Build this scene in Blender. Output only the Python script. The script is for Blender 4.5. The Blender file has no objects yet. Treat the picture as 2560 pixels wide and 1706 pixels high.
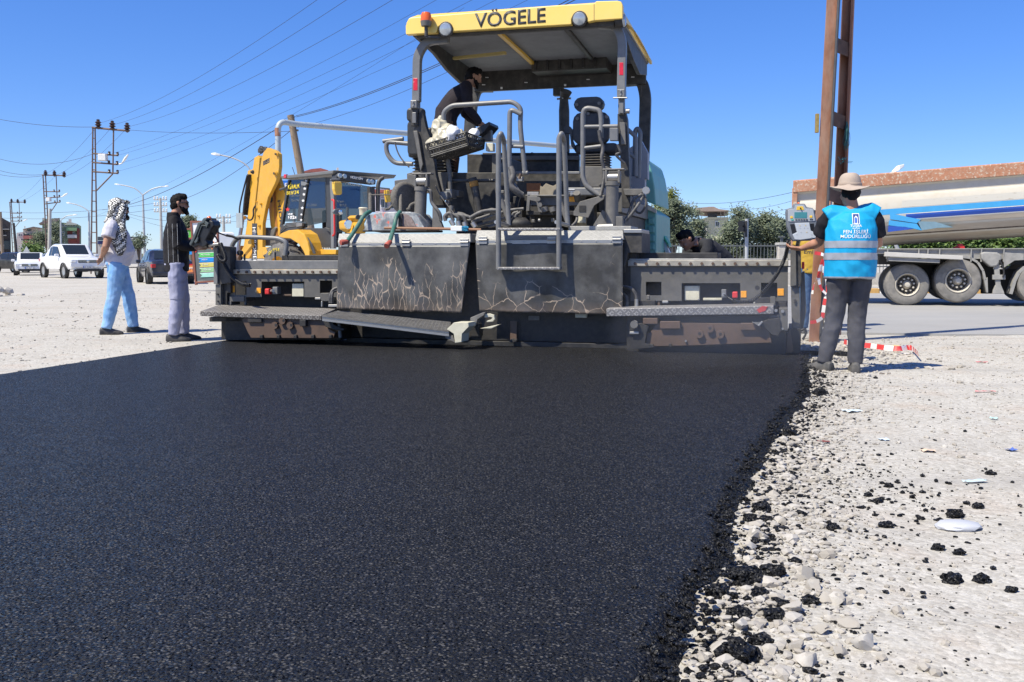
import bpy, bmesh, math, random
from mathutils import Vector, Matrix, noise
R = math.radians
random.seed(7)
scn = bpy.context.scene
COL = scn.collection

# ------------------------------------------------------------------ camera
GZ = -.055                                  # loose gravel lies below the top of the new mat
F, CAMH, PITCH = 2489.0, 1.05, math.atan(208 / 2489.0)
cam_d = bpy.data.cameras.new('camera'); cam = bpy.data.objects.new('camera', cam_d); COL.objects.link(cam)
cam_d.lens = 35.0; cam_d.sensor_width = 36.0; cam_d.clip_start = 0.1; cam_d.clip_end = 6000
cam.location = (0, 0, CAMH); cam.rotation_euler = (math.pi / 2 - PITCH, 0, 0)
scn.camera = cam

# ------------------------------------------------------------------ sky, sun, exposure
SUN_EL, SUN_AZ = R(54), R(55)          # shadows fall towards (sin az, cos az)
world = bpy.data.worlds.new('World'); scn.world = world; world.use_nodes = True
wn = world.node_tree.nodes; wl = world.node_tree.links
bg = wn['Background']
sky = wn.new('ShaderNodeTexSky'); sky.sky_type = 'NISHITA'; sky.sun_disc = False
sky.sun_elevation = SUN_EL; sky.sun_rotation = SUN_AZ + math.pi
sky.altitude = 1700; sky.air_density = 1.0; sky.dust_density = 1.0; sky.ozone_density = 10.0
hs = wn.new('ShaderNodeHueSaturation'); hs.inputs['Saturation'].default_value = 1.28; hs.inputs['Hue'].default_value = .5167; hs.inputs['Value'].default_value = 1.42
gm = wn.new('ShaderNodeGamma'); gm.inputs['Gamma'].default_value = .75     # evens out the sky's range as the camera did
wl.new(sky.outputs[0], gm.inputs['Color']); wl.new(gm.outputs[0], hs.inputs['Color']); wl.new(hs.outputs[0], bg.inputs['Color'])
bg.inputs['Strength'].default_value = 0.14
sun_d = bpy.data.lights.new('sun', 'SUN'); sun_d.energy = 5.0; sun_d.angle = R(0.53); sun_d.color = (1.0, 0.94, 0.79)
sun = bpy.data.objects.new('sun', sun_d); COL.objects.link(sun)
ld = Vector((math.sin(SUN_AZ) * math.cos(SUN_EL), math.cos(SUN_AZ) * math.cos(SUN_EL), -math.sin(SUN_EL)))
sun.rotation_euler = ld.to_track_quat('-Z', 'Y').to_euler(); sun.location = (-20, -14, 40)
vs = scn.view_settings
vs.view_transform = 'Standard'; vs.look = 'None'; vs.gamma = 1.0; vs.exposure = 0.45; vs.use_curve_mapping = False
scn.render.engine = 'CYCLES'
scn.cycles.use_denoising = True
scn.cycles.max_bounces = 6
scn.cycles.transparent_max_bounces = 12
scn.cycles.volume_bounces = 0

# ------------------------------------------------------------------ measuring: photo pixel (2560 x 1706) -> metres
_cs, _sn = math.cos(PITCH), math.sin(PITCH)
def ray(px, py):
    x, v = (px - 1280) / F, (853 - py) / F
    return Vector((x, _cs + v * _sn, -_sn + v * _cs))
CAM = Vector((0, 0, CAMH))
def at(px, py, Y):                      # the point seen there at distance Y
    d = ray(px, py); return CAM + d * (Y / d.y)
def gp(px, py, z=0.0):                  # the ground point seen there
    d = ray(px, py); return CAM + d * ((z - CAMH) / d.z)
class Frame:                            # a thing's own axes: U to its right, V away, z up
    def __init__(s, O, yaw):
        s.O = Vector(O); s.yaw = yaw
        s.U = Vector((math.cos(yaw), -math.sin(yaw), 0)); s.V = Vector((math.sin(yaw), math.cos(yaw), 0))
    def __call__(s, px, py, v):         # local point on the plane V = v
        d = ray(px, py); t = (v - (CAM - s.O).dot(s.V)) / d.dot(s.V)
        p = CAM + d * t - s.O
        return Vector((p.dot(s.U), v, p.z))
    def onu(s, px, py, u):              # local point on the plane U = u
        d = ray(px, py); t = (u - (CAM - s.O).dot(s.U)) / d.dot(s.U)
        p = CAM + d * t - s.O
        return Vector((u, p.dot(s.V), p.z))
    def w(s, p):
        return s.O + s.U * p[0] + s.V * p[1] + Vector((0, 0, p[2]))
def crop(x0, y0, k): return lambda x, y: (x0 + k * x, y0 + k * y)

# ------------------------------------------------------------------ materials
MATS = {}
def nodes_of(m):
    m.use_nodes = True
    nt = m.node_tree; return nt, nt.nodes, nt.links
def mat(name, col, rough=.6, metal=0.0, var=.12, vs=6.0, dust=None, dscale=9.0, spots=None, sscale=30.0, bump=0.0, bscale=60.0, top=0.0, spec=.5, coat=0.0, stretch=None):
    """colour with slow variation; dust = (colour, amount), spots = (colour, threshold), top = settled dust on faces that look up"""
    if name in MATS: return MATS[name]
    m = bpy.data.materials.new(name); nt, N, Lk = nodes_of(m)
    b = N['Principled BSDF']; b.inputs['Metallic'].default_value = metal; b.inputs['Roughness'].default_value = rough
    b.inputs['Specular IOR Level'].default_value = spec; b.inputs['Coat Weight'].default_value = coat
    tc = N.new('ShaderNodeTexCoord'); co = tc.outputs['Object']
    if stretch:
        mp = N.new('ShaderNodeMapping'); mp.inputs['Scale'].default_value = stretch
        Lk.new(co, mp.inputs['Vector']); co = mp.outputs[0]
    def noisef(scale, detail=5):
        n = N.new('ShaderNodeTexNoise'); n.inputs['Scale'].default_value = scale; n.inputs['Detail'].default_value = detail
        n.inputs['Roughness'].default_value = .65
        Lk.new(co, n.inputs['Vector']); return n.outputs['Fac']
    def ramp(f, a, c, va=0, vc=1):
        r = N.new('ShaderNodeMapRange'); r.inputs[1].default_value = a; r.inputs[2].default_value = c
        r.inputs[3].default_value = va; r.inputs[4].default_value = vc
        Lk.new(f, r.inputs[0]); return r.outputs[0]
    def mix(f, A, B):
        x = N.new('ShaderNodeMix'); x.data_type = 'RGBA'
        if hasattr(f, 'is_linked'): Lk.new(f, x.inputs[0])
        else: x.inputs[0].default_value = f
        for i, s in ((6, A), (7, B)):
            if isinstance(s, tuple): x.inputs[i].default_value = s + (1,)
            else: Lk.new(s, x.inputs[i])
        return x.outputs[2]
    lo = tuple(max(0, c * (1 - var)) for c in col); hi = tuple(min(1, c * (1 + var)) for c in col)
    c = mix(ramp(noisef(vs), .3, .7), lo, hi)
    if dust:
        c = mix(ramp(noisef(dscale, 8), .42, .75, 0, dust[1]), c, dust[0])
    if spots:
        c = mix(ramp(noisef(sscale, 3), spots[1], spots[1] + .05), c, spots[0])
    if top > 0:
        g = N.new('ShaderNodeNewGeometry'); sx = N.new('ShaderNodeSeparateXYZ'); Lk.new(g.outputs['Normal'], sx.inputs[0])
        up = ramp(sx.outputs[2], .25, .9, 0, top)
        mu = N.new('ShaderNodeMath'); mu.operation = 'MULTIPLY'; Lk.new(up, mu.inputs[0]); Lk.new(ramp(noisef(14, 6), .25, .65, .35, 1), mu.inputs[1])
        c = mix(mu.outputs[0], c, (.42, .39, .35))
        rr = mix(mu.outputs[0], (rough,) * 3, (.9,) * 3); Lk.new(rr, b.inputs['Roughness'])
    Lk.new(c, b.inputs['Base Color'])
    if bump:
        bp = N.new('ShaderNodeBump'); bp.inputs['Strength'].default_value = bump; bp.inputs['Distance'].default_value = .01
        Lk.new(noisef(bscale, 6), bp.inputs['Height']); Lk.new(bp.outputs[0], b.inputs['Normal'])
    MATS[name] = m; return m
def glass(name, col=(.02, .03, .035), rough=.06, alpha=1.0):
    if name in MATS: return MATS[name]
    m = bpy.data.materials.new(name); nt, N, Lk = nodes_of(m); b = N['Principled BSDF']
    b.inputs['Base Color'].default_value = col + (1,); b.inputs['Roughness'].default_value = rough
    b.inputs['Specular IOR Level'].default_value = .6; b.inputs['Alpha'].default_value = alpha
    MATS[name] = m; return m

# ------------------------------------------------------------------ mesh builder
def ortho(d):
    d = d.normalized(); a = Vector((0, 0, 1)) if abs(d.z) < .9 else Vector((1, 0, 0))
    x = d.cross(a).normalized(); return x, d.cross(x).normalized()
class MB:
    def __init__(s): s.v, s.f = [], []
    def add(s, vs, fs):
        o = len(s.v); s.v += [Vector(p) for p in vs]; s.f += [tuple(i + o for i in f) for f in fs]; return s
    def hexa(s, a, b):                  # two quads (4 points each, same winding) joined
        return s.add(list(a) + list(b), [(3, 2, 1, 0), (4, 5, 6, 7), (0, 1, 5, 4), (1, 2, 6, 5), (2, 3, 7, 6), (3, 0, 4, 7)])
    def box(s, lo, hi):
        x0, y0, z0 = lo; x1, y1, z1 = hi
        return s.hexa([(x0, y0, z0), (x1, y0, z0), (x1, y1, z0), (x0, y1, z0)], [(x0, y0, z1), (x1, y0, z1), (x1, y1, z1), (x0, y1, z1)])
    def obox(s, c, size, M=None):       # box about c, turned by M
        c = Vector(c); h = Vector(size) / 2; M = M or Matrix.Identity(3)
        q = [c + M @ Vector((x * h.x, y * h.y, z * h.z)) for z in (-1, 1) for x, y in ((-1, -1), (1, -1), (1, 1), (-1, 1))]
        return s.hexa(q[:4], q[4:])
    def prism(s, poly, off):            # polygon of points pushed along off
        off = Vector(off); n = len(poly); p = [Vector(q) for q in poly]
        return s.add(p + [q + off for q in p], [tuple(range(n))[::-1], tuple(range(n, 2 * n))] + [(i, (i + 1) % n, n + (i + 1) % n, n + i) for i in range(n)])
    def rings(s, rings, caps=True, closed=True):
        n = len(rings[0]); o = len(s.v)
        for r in rings: s.v += [Vector(p) for p in r]
        for k in range(len(rings) - 1):
            for i in range(n if closed else n - 1):
                a, b = o + k * n + i, o + k * n + (i + 1) % n
                s.f.append((a, b, b + n, a + n))
        if caps and closed:
            s.f.append(tuple(range(o, o + n))[::-1]); e = o + (len(rings) - 1) * n; s.f.append(tuple(range(e, e + n)))
        return s
    def tube(s, pts, r, n=8, close=False):
        pts = [Vector(p) for p in pts]; rr = r if isinstance(r, (list, tuple)) else [r] * len(pts)
        out = []; x = None
        for i, p in enumerate(pts):
            if close: d = pts[(i + 1) % len(pts)] - pts[i - 1]
            else: d = pts[min(i + 1, len(pts) - 1)] - pts[max(i - 1, 0)]
            if d.length < 1e-9: d = Vector((0, 0, 1))
            d.normalize()
            if x is None: x, y = ortho(d)
            else:
                x = (x - d * x.dot(d)); x = x.normalized() if x.length > 1e-6 else ortho(d)[0]; y = d.cross(x)
            out.append([p + x * rr[i] * math.cos(2 * math.pi * k / n) + y * rr[i] * math.sin(2 * math.pi * k / n) for k in range(n)])
        if close: out.append(out[0])
        return s.rings(out, caps=not close)
    def cyl(s, a, b, r, r2=None, n=16):
        return s.tube([a, b], [r, r if r2 is None else r2], n)
    def lathe(s, prof, c=(0, 0, 0), axis=(0, 0, 1), n=24, caps=True):    # prof: (radius, along)
        ax = Vector(axis).normalized(); x, y = ortho(ax); c = Vector(c)
        return s.rings([[c + ax * h + (x * math.cos(2 * math.pi * k / n) + y * math.sin(2 * math.pi * k / n)) * max(r, 1e-4) for k in range(n)] for r, h in prof], caps)
    def ball(s, c, r, n=10, sc=(1, 1, 1)):
        c = Vector(c); rg = []
        for j in range(n // 2 + 1):
            t = math.pi * j / (n // 2); z, q = -math.cos(t), max(math.sin(t), .02)
            rg.append([c + Vector((math.cos(2 * math.pi * k / n) * q * r * sc[0], math.sin(2 * math.pi * k / n) * q * r * sc[1], z * r * sc[2])) for k in range(n)])
        return s.rings(rg)
    def grid(s, fn, nu, nv):            # fn(a, b) with a, b in 0..1
        o = len(s.v)
        for j in range(nv + 1):
            for i in range(nu + 1): s.v.append(Vector(fn(i / nu, j / nv)))
        for j in range(nv):
            for i in range(nu):
                a = o + j * (nu + 1) + i; s.f.append((a, a + 1, a + nu + 2, a + nu + 1))
        return s
    def mesh(s, name, recalc=True):
        me = bpy.data.meshes.new(name); me.from_pydata([tuple(p) for p in s.v], [], s.f)
        if recalc:
            bm = bmesh.new(); bm.from_mesh(me); bmesh.ops.recalc_face_normals(bm, faces=bm.faces); bm.to_mesh(me); bm.free()
        me.update(); return me
    def build(s, name, m, parent=None, smooth=None, bevel=0, loc=None, recalc=True):
        me = s.mesh(name, recalc); me.materials.append(m)
        return link(name, me, parent, smooth, bevel, loc)
def link(name, me, parent=None, smooth=None, bevel=0, loc=None):
    o = bpy.data.objects.new(name, me); COL.objects.link(o)
    if parent: o.parent = parent
    if loc is not None: o.location = loc
    if bevel:
        b = o.modifiers.new('b', 'BEVEL'); b.width = bevel; b.segments = 2; b.limit_method = 'ANGLE'; b.angle_limit = R(40)
    if smooth is not None:
        me.shade_smooth()
        if smooth < 180:
            me.set_sharp_from_angle(angle=R(smooth))
    return o
def tag(o, label=None, cat=None, group=None, kind=None):
    if label: o['label'] = label
    if cat: o['category'] = cat
    if group: o['group'] = group
    if kind: o['kind'] = kind
    return o
def empty(name, loc=(0, 0, 0), rz=0.0, label=None, cat=None, group=None):
    o = bpy.data.objects.new(name, None); COL.objects.link(o); o.location = loc; o.rotation_euler.z = rz; o.empty_display_size = .1
    return tag(o, label, cat, group)
def frame_empty(name, fr, label, cat, group=None): return empty(name, fr.O, -fr.yaw, label, cat, group)
def copy_tree(o, parent=None):
    c = o.copy(); COL.objects.link(c); c.parent = parent
    for ch in list(o.children): copy_tree(ch, c)
    return c
def text(name, s, m, parent, org, right, up, h, extrude=.002, bold=0.0, align='LEFT', shear=0.0, xs=1.0, space=1.0):
    cu = bpy.data.curves.new(name, 'FONT'); cu.body = s; cu.size = 1.0; cu.align_x = align; cu.offset = bold; cu.shear = shear; cu.space_character = space
    cu.resolution_u = 3
    to = bpy.data.objects.new('t', cu); COL.objects.link(to)
    dg = bpy.context.evaluated_depsgraph_get(); dg.update()
    me = bpy.data.meshes.new_from_object(to.evaluated_get(dg)); bpy.data.objects.remove(to); bpy.data.curves.remove(cu)
    me.name = name; rt, u = Vector(right).normalized(), Vector(up).normalized(); n = rt.cross(u); org = Vector(org); k = h / .70
    bm = bmesh.new(); bm.from_mesh(me)
    if extrude:
        r = bmesh.ops.extrude_face_region(bm, geom=bm.faces[:])
        for v in (g for g in r['geom'] if isinstance(g, bmesh.types.BMVert)): v.co.z = extrude / k
    for v in bm.verts: v.co = org + rt * v.co.x * k * xs + u * v.co.y * k + n * v.co.z * k
    bmesh.ops.recalc_face_normals(bm, faces=bm.faces); bm.to_mesh(me); bm.free()
    me.materials.clear(); me.materials.append(m)
    return link(name, me, parent)
def arc(c, a, b, t0, t1, n=8):           # points of an arc: c + a cos + b sin
    c, a, b = Vector(c), Vector(a), Vector(b)
    return [c + a * math.cos(t0 + (t1 - t0) * i / n) + b * math.sin(t0 + (t1 - t0) * i / n) for i in range(n + 1)]
def rounded(pts, r=.06, n=5):            # polyline with rounded corners
    pts = [Vector(p) for p in pts]; out = [pts[0]]
    for i in range(1, len(pts) - 1):
        p, a, b = pts[i], pts[i - 1] - pts[i], pts[i + 1] - pts[i]
        k = min(r, a.length * .45, b.length * .45); A, B = p + a.normalized() * k, p + b.normalized() * k
        for j in range(n + 1):
            t = j / n; out.append(A * (1 - t) ** 2 + p * 2 * t * (1 - t) + B * t * t)
    return out + [pts[-1]]
def spline(pts, n=8):                    # Catmull-Rom through the points
    pts = [Vector(p) for p in pts]; q = [pts[0]] + pts + [pts[-1]]; out = []
    for i in range(1, len(q) - 2):
        a, b, c, d = q[i - 1:i + 3]
        for j in range(n):
            t = j / n
            out.append(.5 * ((2 * b) + (c - a) * t + (2 * a - 5 * b + 4 * c - d) * t * t + (3 * b - a - 3 * c + d) * t ** 3))
    return out + [pts[-1]]
def coil(pts, r, wire, turns, n=5, per=10):     # a coiled cable along a path
    P = spline(pts, 24); L = [0]
    for i in range(1, len(P)): L.append(L[-1] + (P[i] - P[i - 1]).length)
    out = []; tot = L[-1]; k = 0; N = turns * per; x = None
    for i in range(N + 1):
        s = tot * i / N
        while k < len(L) - 2 and L[k + 1] < s: k += 1
        t = (s - L[k]) / max(1e-9, L[k + 1] - L[k]); p = P[k].lerp(P[k + 1], t); d = (P[k + 1] - P[k]).normalized()
        if x is None: x = ortho(d)[0]
        x = (x - d * x.dot(d)).normalized(); y = d.cross(x); a = 2 * math.pi * i / per
        out.append(p + (x * math.cos(a) + y * math.sin(a)) * r)
    return MB().tube(out, wire, n)
# ------------------------------------------------------------------ shared materials
DUST = (.40, .36, .31)
m_grey = mat('machine_grey', (.120, .115, .108), .5, .0, .14, 5, dust=(DUST, .22), bump=.05, top=.40)
m_dgrey = mat('machine_dark', (.033, .031, .029), .55, 0, .2, 5, dust=(DUST, .16), top=.35)
m_rail = mat('rail_grey', (.160, .162, .165), .42, .1, .12, 7, dust=(DUST, .22), top=.25)
m_black = mat('black_rubber', (.016, .016, .018), .6, 0, .2, 8, dust=(DUST, .10), top=.2)
m_blackp = mat('black_plastic', (.014, .014, .016), .38, 0, .1, 8)
m_hose = mat('hose_rubber', (.045, .045, .048), .6, 0, .2, 12, dust=((.30, .28, .26), .5), top=.4)
m_steel = mat('bare_steel', (.42, .41, .39), .42, .75, .15, 9, dust=((.25, .22, .19), .5))
m_brownsteel = mat('hot_screed_steel', (.135, .085, .058), .55, .1, .22, 5, dust=((.02, .018, .016), .7), dscale=5, bump=.15, bscale=40)
m_tar = mat('tar_caked_steel', (.018, .017, .017), .6, 0, .3, 18, dust=((.07, .06, .05), .5), dscale=16, bump=.4, bscale=50)
m_white = mat('white_paint', (.75, .75, .74), .45, 0, .05, 6)
m_yellow = mat('machine_yellow', (.78, .47, .05), .42, 0, .06, 4, dust=((.6, .48, .3), .25), top=.12)
m_canopy = mat('canopy_yellow', (.88, .62, .15), .40, 0, .05, 2.0, dust=((.62, .50, .30), .18), dscale=4)
m_red = mat('red_paint', (.62, .03, .03), .45, 0, .1, 8)
m_orange = mat('orange_label', (.85, .36, .02), .5, 0, .1, 20)
m_lens = mat('beacon_orange', (.75, .13, .02), .18, 0, .1, 8, spec=.7)
m_lampglass = mat('lamp_glass', (.40, .43, .45), .15, .4, .1, 20, spec=.7)
m_chrome = mat('chrome', (.7, .7, .7), .15, 1, .05, 8)
m_letter = mat('lettering_dark', (.05, .05, .055), .5)
m_lwhite = mat('lettering_white', (.8, .8, .8), .5)
m_cream = mat('cream_cover', (.62, .59, .46), .5, 0, .08, 12, dust=((.35, .30, .2), .4))
m_wire = mat('wire_dark', (.03, .03, .032), .6)
def chequer(name, base, k=60, metal=.3, relief=.5, dirt=.35, rough=.5, rub=.0):     # raised tread plate: short bars crossing at right angles
    m = mat(name, base, rough, metal, .12, 5, dust=((.20, .19, .18), dirt), dscale=4, top=.2)
    nt, N, Lk = nodes_of(m); b = N['Principled BSDF']
    tc = N.new('ShaderNodeTexCoord'); sx = N.new('ShaderNodeSeparateXYZ'); Lk.new(tc.outputs['Object'], sx.inputs[0])
    def mth(op, a, c):
        n = N.new('ShaderNodeMath'); n.operation = op
        for i, s in enumerate((a, c)):
            if s is None: continue
            if isinstance(s, (int, float)): n.inputs[i].default_value = s
            else: Lk.new(s, n.inputs[i])
        return n.outputs[0]
    yz = mth('ADD', sx.outputs[1], sx.outputs[2])
    a, c = mth('ADD', sx.outputs[0], yz), mth('SUBTRACT', sx.outputs[0], yz)
    sa, sc = mth('SINE', mth('MULTIPLY', a, k * 2.2), None), mth('SINE', mth('MULTIPLY', c, k * 2.2), None)
    la, lc = mth('SINE', mth('MULTIPLY', a, k * 1.1), None), mth('SINE', mth('MULTIPLY', c, k * 1.1), None)
    h = mth('MAXIMUM', mth('MULTIPLY', mth('GREATER_THAN', sa, .55), mth('GREATER_THAN', lc, 0)), mth('MULTIPLY', mth('GREATER_THAN', sc, .55), mth('LESS_THAN', la, 0)))
    bp = N.new('ShaderNodeBump'); bp.inputs['Strength'].default_value = relief; bp.inputs['Distance'].default_value = .004
    Lk.new(h, bp.inputs['Height'])
    if rub:                                    # raised bars paler: boot wear, and relief highlights put into the colour
        old = b.inputs['Base Color'].links[0].from_socket; x = N.new('ShaderNodeMix'); x.data_type = 'RGBA'; Lk.new(mth('MULTIPLY', h, rub), x.inputs[0]); Lk.new(old, x.inputs[6]); x.inputs[7].default_value = (.55, .53, .50, 1); Lk.new(x.outputs[2], b.inputs['Base Color'])
    Lk.new(bp.outputs[0], b.inputs['Normal'])
    return m
m_tread = chequer('tread_plate_pale', (.33, .325, .305), 62, .1, .9, .25)
m_treadr = chequer('tread_plate_rubbed', (.20, .19, .19), 62, .3, 1.0, .5, .45, .6)
m_treadd = chequer('tread_plate_dark', (.10, .088, .08), 62, .2, 1.0, .5, .55, .4)
# ------------------------------------------------------------------ the asphalt paver
c1 = crop(0, 240, .42105); c6 = crop(1900, 340, .39544)
c2 = crop(520, 240, .4209); c3 = crop(980, 0, .3316); c4 = crop(900, 300, .38259); c5 = crop(1500, 520, .2551); c7 = crop(500, 580, .31874)
a1 = crop(1000, 180, .19133); a2 = crop(940, 380, .14032); a3 = crop(1200, 360, .15309); a4 = crop(1380, 180, .26786); c8 = crop(1160, 720, .187)
P = Frame((0.05, 11.8, 0), R(15.5))
pv = frame_empty('asphalt_paver', P, 'large grey asphalt paver with a yellow canopy laying the black mat', 'paver')
def pb(name, m, c, x0, y0, x1, y1, v0, v1, parent=pv, bevel=.006):        # box from a rectangle seen on the plane v0
    A, B = P(*c(x0, y1), v0), P(*c(x1, y0), v0)
    C, D = P(*c(x0, y0), v0), P(*c(x1, y1), v0)
    off = Vector((0, v1 - v0, 0))
    return MB().hexa([A, D, B, C], [A + off, D + off, B + off, C + off]).build(name, m, parent, None, bevel)
def pp(name, m, c, pts, v0, v1, parent=pv, bevel=.004):                    # outline seen on the plane v0, given thickness
    return MB().prism([P(*c(x, y), v0) for x, y in pts], (0, v1 - v0, 0)).build(name, m, parent, None, bevel)
def pt(name, m, c, pts, v, r, parent=pv, rnd=.08, n=10):                   # tube
    q = [P(*c(p[0], p[1]), p[2] if len(p) > 2 else v) for p in pts]
    return MB().tube(rounded(q, rnd) if rnd else q, r, n).build(name, m, parent, 50)
def ps(name, m, c, pts, v, r, parent=pv, n=7):                             # smooth hose
    q = [P(*c(p[0], p[1]), p[2] if len(p) > 2 else v) for p in pts]
    return MB().tube(spline(q, 7), r, n).build(name, m, parent, 60)
def bolt(c, x, y, v, r=.016, m=None, parent=pv, name='bolt', h=.02):
    p = P(*c(x, y), v); return MB().lathe([(0, -h), (r, -h), (r, 0)], p, (0, 1, 0), 8).build(name, m or m_steel, parent)
def rbox(name, m, lo, hi, parent=pv, bevel=.01):
    return MB().box(lo, hi).build(name, m, parent, None, bevel)

# --- canopy
UL, UR, V0, V1 = -1.525, 1.172, .40, 3.02
def can_sec(v):
    t = (v - V0) / (V1 - V0); zt = 4.03 - .10 * t; zb = 3.815 - .03 * t + .10 * math.sin(t * math.pi) ; zu = zt - .06
    return [(UL, v, zb), (UL, v, zt - .12), (UL + .05, v, zt - .03), (UL + .16, v, zt), (UR - .16, v, zt + .0), (UR - .05, v, zt - .02), (UR, v, zt - .10), (UR, v, zb),
            (UR - .03, v, zb), (UR - .05, v, zu - .06), (UL + .05, v, zu - .06), (UL + .03, v, zb)]
roof = MB().rings([can_sec(V0 + (V1 - V0) * i / 10) for i in range(11)]).build('canopy', m_canopy, pv, 40, .006)
fas = [(105, 262), (108, 175), (125, 142), (150, 132), (700, 88), (1200, 45), (1528, 26), (1538, 10), (1700, 6), (1728, 14), (1738, 40), (1738, 142), (1525, 156), (1475, 168), (1465, 130), (1440, 108), (1400, 103), (1370, 115), (1352, 145), (1352, 185), (445, 238), (440, 205), (415, 186), (370, 188), (345, 205), (335, 248)]
fo = pp('rear_fascia', m_canopy, c3, fas, V0 - .05, V0 + .04, roof, .008)
pb('fascia_seam', m_letter, c3, 1522, 30, 1525, 155, V0 - .052, V0 - .04, roof, 0)
q0, q1 = P(*c3(627, 208), V0 - .052), P(*c3(1160, 166), V0 - .052)
tx = text('lettering', 'VÖGELE', m_letter, roof, q0, q1 - q0, (0, 0, 1), .165, .004, .012, xs=1.0)
w = max(v.co.x for v in tx.data.vertices) - min(v.co.x for v in tx.data.vertices); k = (q1 - q0).length / w
for v in tx.data.vertices: v.co = q0 + (v.co - q0).project(q1 - q0) * k + ((v.co - q0) - (v.co - q0).project(q1 - q0))
def roof_lamp(x, y, nm='work_lamp'):
    p = P(*c3(x, y), V0 - .06)
    o = MB().lathe([(.02, .12), (.07, .10), (.09, .03), (.092, 0), (.085, -.012)], p, (0, 1, .12), 20).build(nm, m_dgrey, pv, 40)
    MB().lathe([(.086, .0), (.07, .022), (.0, .034)], p + Vector((0, -.0, 0)), (0, -1, -.12), 20).build('lens', m_lampglass, o, 40)
roof_lamp(405, 222); roof_lamp(1413, 143)
p = P(*c3(1742, 155), V0 + .06)
o = MB().lathe([(.02, .1), (.07, .09), (.085, 0)], p, (-1, 0, -.1), 18).build('work_lamp', m_dgrey, pv, 40); MB().lathe([(.08, 0), (.06, .03), (0, .04)], p, (1, 0, .0), 18).build('lens', m_lampglass, o, 40)
# underside: panels, ribs and beams
zc = 3.90
m_under = mat('canopy_underside', (.24, .25, .27), .7, 0, .12, 3, dust=((.16, .16, .17), .4)); zc = 3.79
MB().hexa([(UL + .05, V0 + .05, 3.88), (UR - .05, V0 + .05, 3.88), (UR - .05, V1 - .02, 3.785), (UL + .05, V1 - .02, 3.785)], [(UL + .05, V0 + .05, 3.90), (UR - .05, V0 + .05, 3.90), (UR - .05, V1 - .02, 3.805), (UL + .05, V1 - .02, 3.805)]).build('ceiling_panel', m_under, pv)
for x0, x1, mm in ((760, 990, m_yellow), (1275, 1465, m_dgrey)):
    A, B = P(*c3(x0, 288), V0 + .1), P(*c3(x1, 540), V1 - .3)
    MB().hexa([(A.x - .03, V0 + .1, 3.83), (A.x + .03, V0 + .1, 3.83), (A.x + .03, V1 - .2, 3.745), (A.x - .03, V1 - .2, 3.745)], [(A.x - .03, V0 + .1, 3.875), (A.x + .03, V0 + .1, 3.875), (A.x + .03, V1 - .2, 3.785), (A.x - .03, V1 - .2, 3.785)]).build('ceiling_rib', mm, pv, None, .008)
MB().obox((-.95, 1.6, zc - .045), (.8, .06, .04), Matrix.Rotation(R(-12), 3, 'Z')).build('ceiling_rib', mat('worn_yellow', (.42, .33, .12), .6), pv, None, .006)
rbox('rear_beam', m_dgrey, (UL + .12, V0 + .045, 3.76), (UR - .1, V0 + .12, 3.86))
rbox('heater_grille', m_dgrey, (-.45, 2.45, 3.66), (.62, 2.9, 3.84))
for i in range(6): rbox('grille_bar', m_black, (-.40 + i * .17, 2.42, 3.68), (-.37 + i * .17, 2.449, 3.82), bevel=0)
for sgn, u in ((-1, UL + .05), (1, UR - .11)):
    MB().prism([(u, .5, 3.86), (u, .5, 3.80), (u, 1.2, 3.72), (u, 1.7, 3.60), (u, 2.3, 3.52), (u, 2.95, 3.62), (u, 2.95, 3.86)], (.05, 0, 0)).build('side_skirt', m_dgrey, pv, None, .006)
# beacon
b0 = P(*c3(257, 155), V0 - .12)
bc = MB().cyl(b0 + Vector((0, 0, -.19)), b0 + Vector((0, 0, -.05)), .022, n=10).cyl(b0 + Vector((0, 0, -.2)), b0 + Vector((.14, .1, -.2)), .018).build('beacon_stand', m_dgrey, pv, 40)
MB().lathe([(.0, -.075), (.06, -.07), (.068, -.03), (.07, -.01)], b0, n=18).build('beacon_base', m_grey, bc, 40)
MB().lathe([(.068, -.01), (.066, .05), (.052, .09), (.0, .105)], b0, n=18).build('beacon_lens', m_lens, bc, 50)
# rear posts (upper square tube bent into the roof)
def sqtube(name, pts, a, b, m, rnd=.14, parent=pv):
    q = rounded(pts, rnd, 6) if rnd else [Vector(p) for p in pts]; rg = []
    for i, p in enumerate(q):
        d = (q[min(i + 1, len(q) - 1)] - q[max(i - 1, 0)]).normalized(); y = Vector((0, 1, 0)); x = y.cross(d).normalized()
        y = d.cross(x); rg.append([p + x * sx * a / 2 + y * sy * b / 2 for sx, sy in ((-1, -1), (1, -1), (1, 1), (-1, 1))])
    return MB().rings(rg).build(name, m, parent, None, .008)
VP = .62
sqtube('roof_post', [P(*c3(430, 296), VP), P(*c3(262, 312), VP), P(*c3(192, 420), VP), P(*c3(186, 770), VP)], .10, .09, m_rail, .16)
sqtube('roof_post', [P(*c3(1555, 185), VP), P(*c3(1690, 195), VP), P(*c3(1738, 300), VP), P(*c3(1730, 690), VP)], .10, .09, m_rail, .16)
m_refl = mat('reflector_red', (.6, .02, .04), .3, 0, .2, 30, spots=((.75, .6, .6), .62), sscale=18)
pb('reflector', m_refl, c3, 160, 590, 192, 682, VP - .048, VP - .043); pb('reflector', m_refl, c3, 1714, 472, 1744, 568, VP - .048, VP - .043)
for x0, x1, y0 in ((136, 186, 755), (1695, 1754, 672)):
    cl = pb('post_clamp', m_rail, c3, x0, y0, x1, y0 + 62, VP - .07, VP + .07, bevel=.01)
    bolt(c3, (x0 + x1) / 2, y0 + 15, VP - .07, .01, parent=cl); bolt(c3, (x0 + x1) / 2, y0 + 45, VP - .07, .01, parent=cl)
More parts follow.
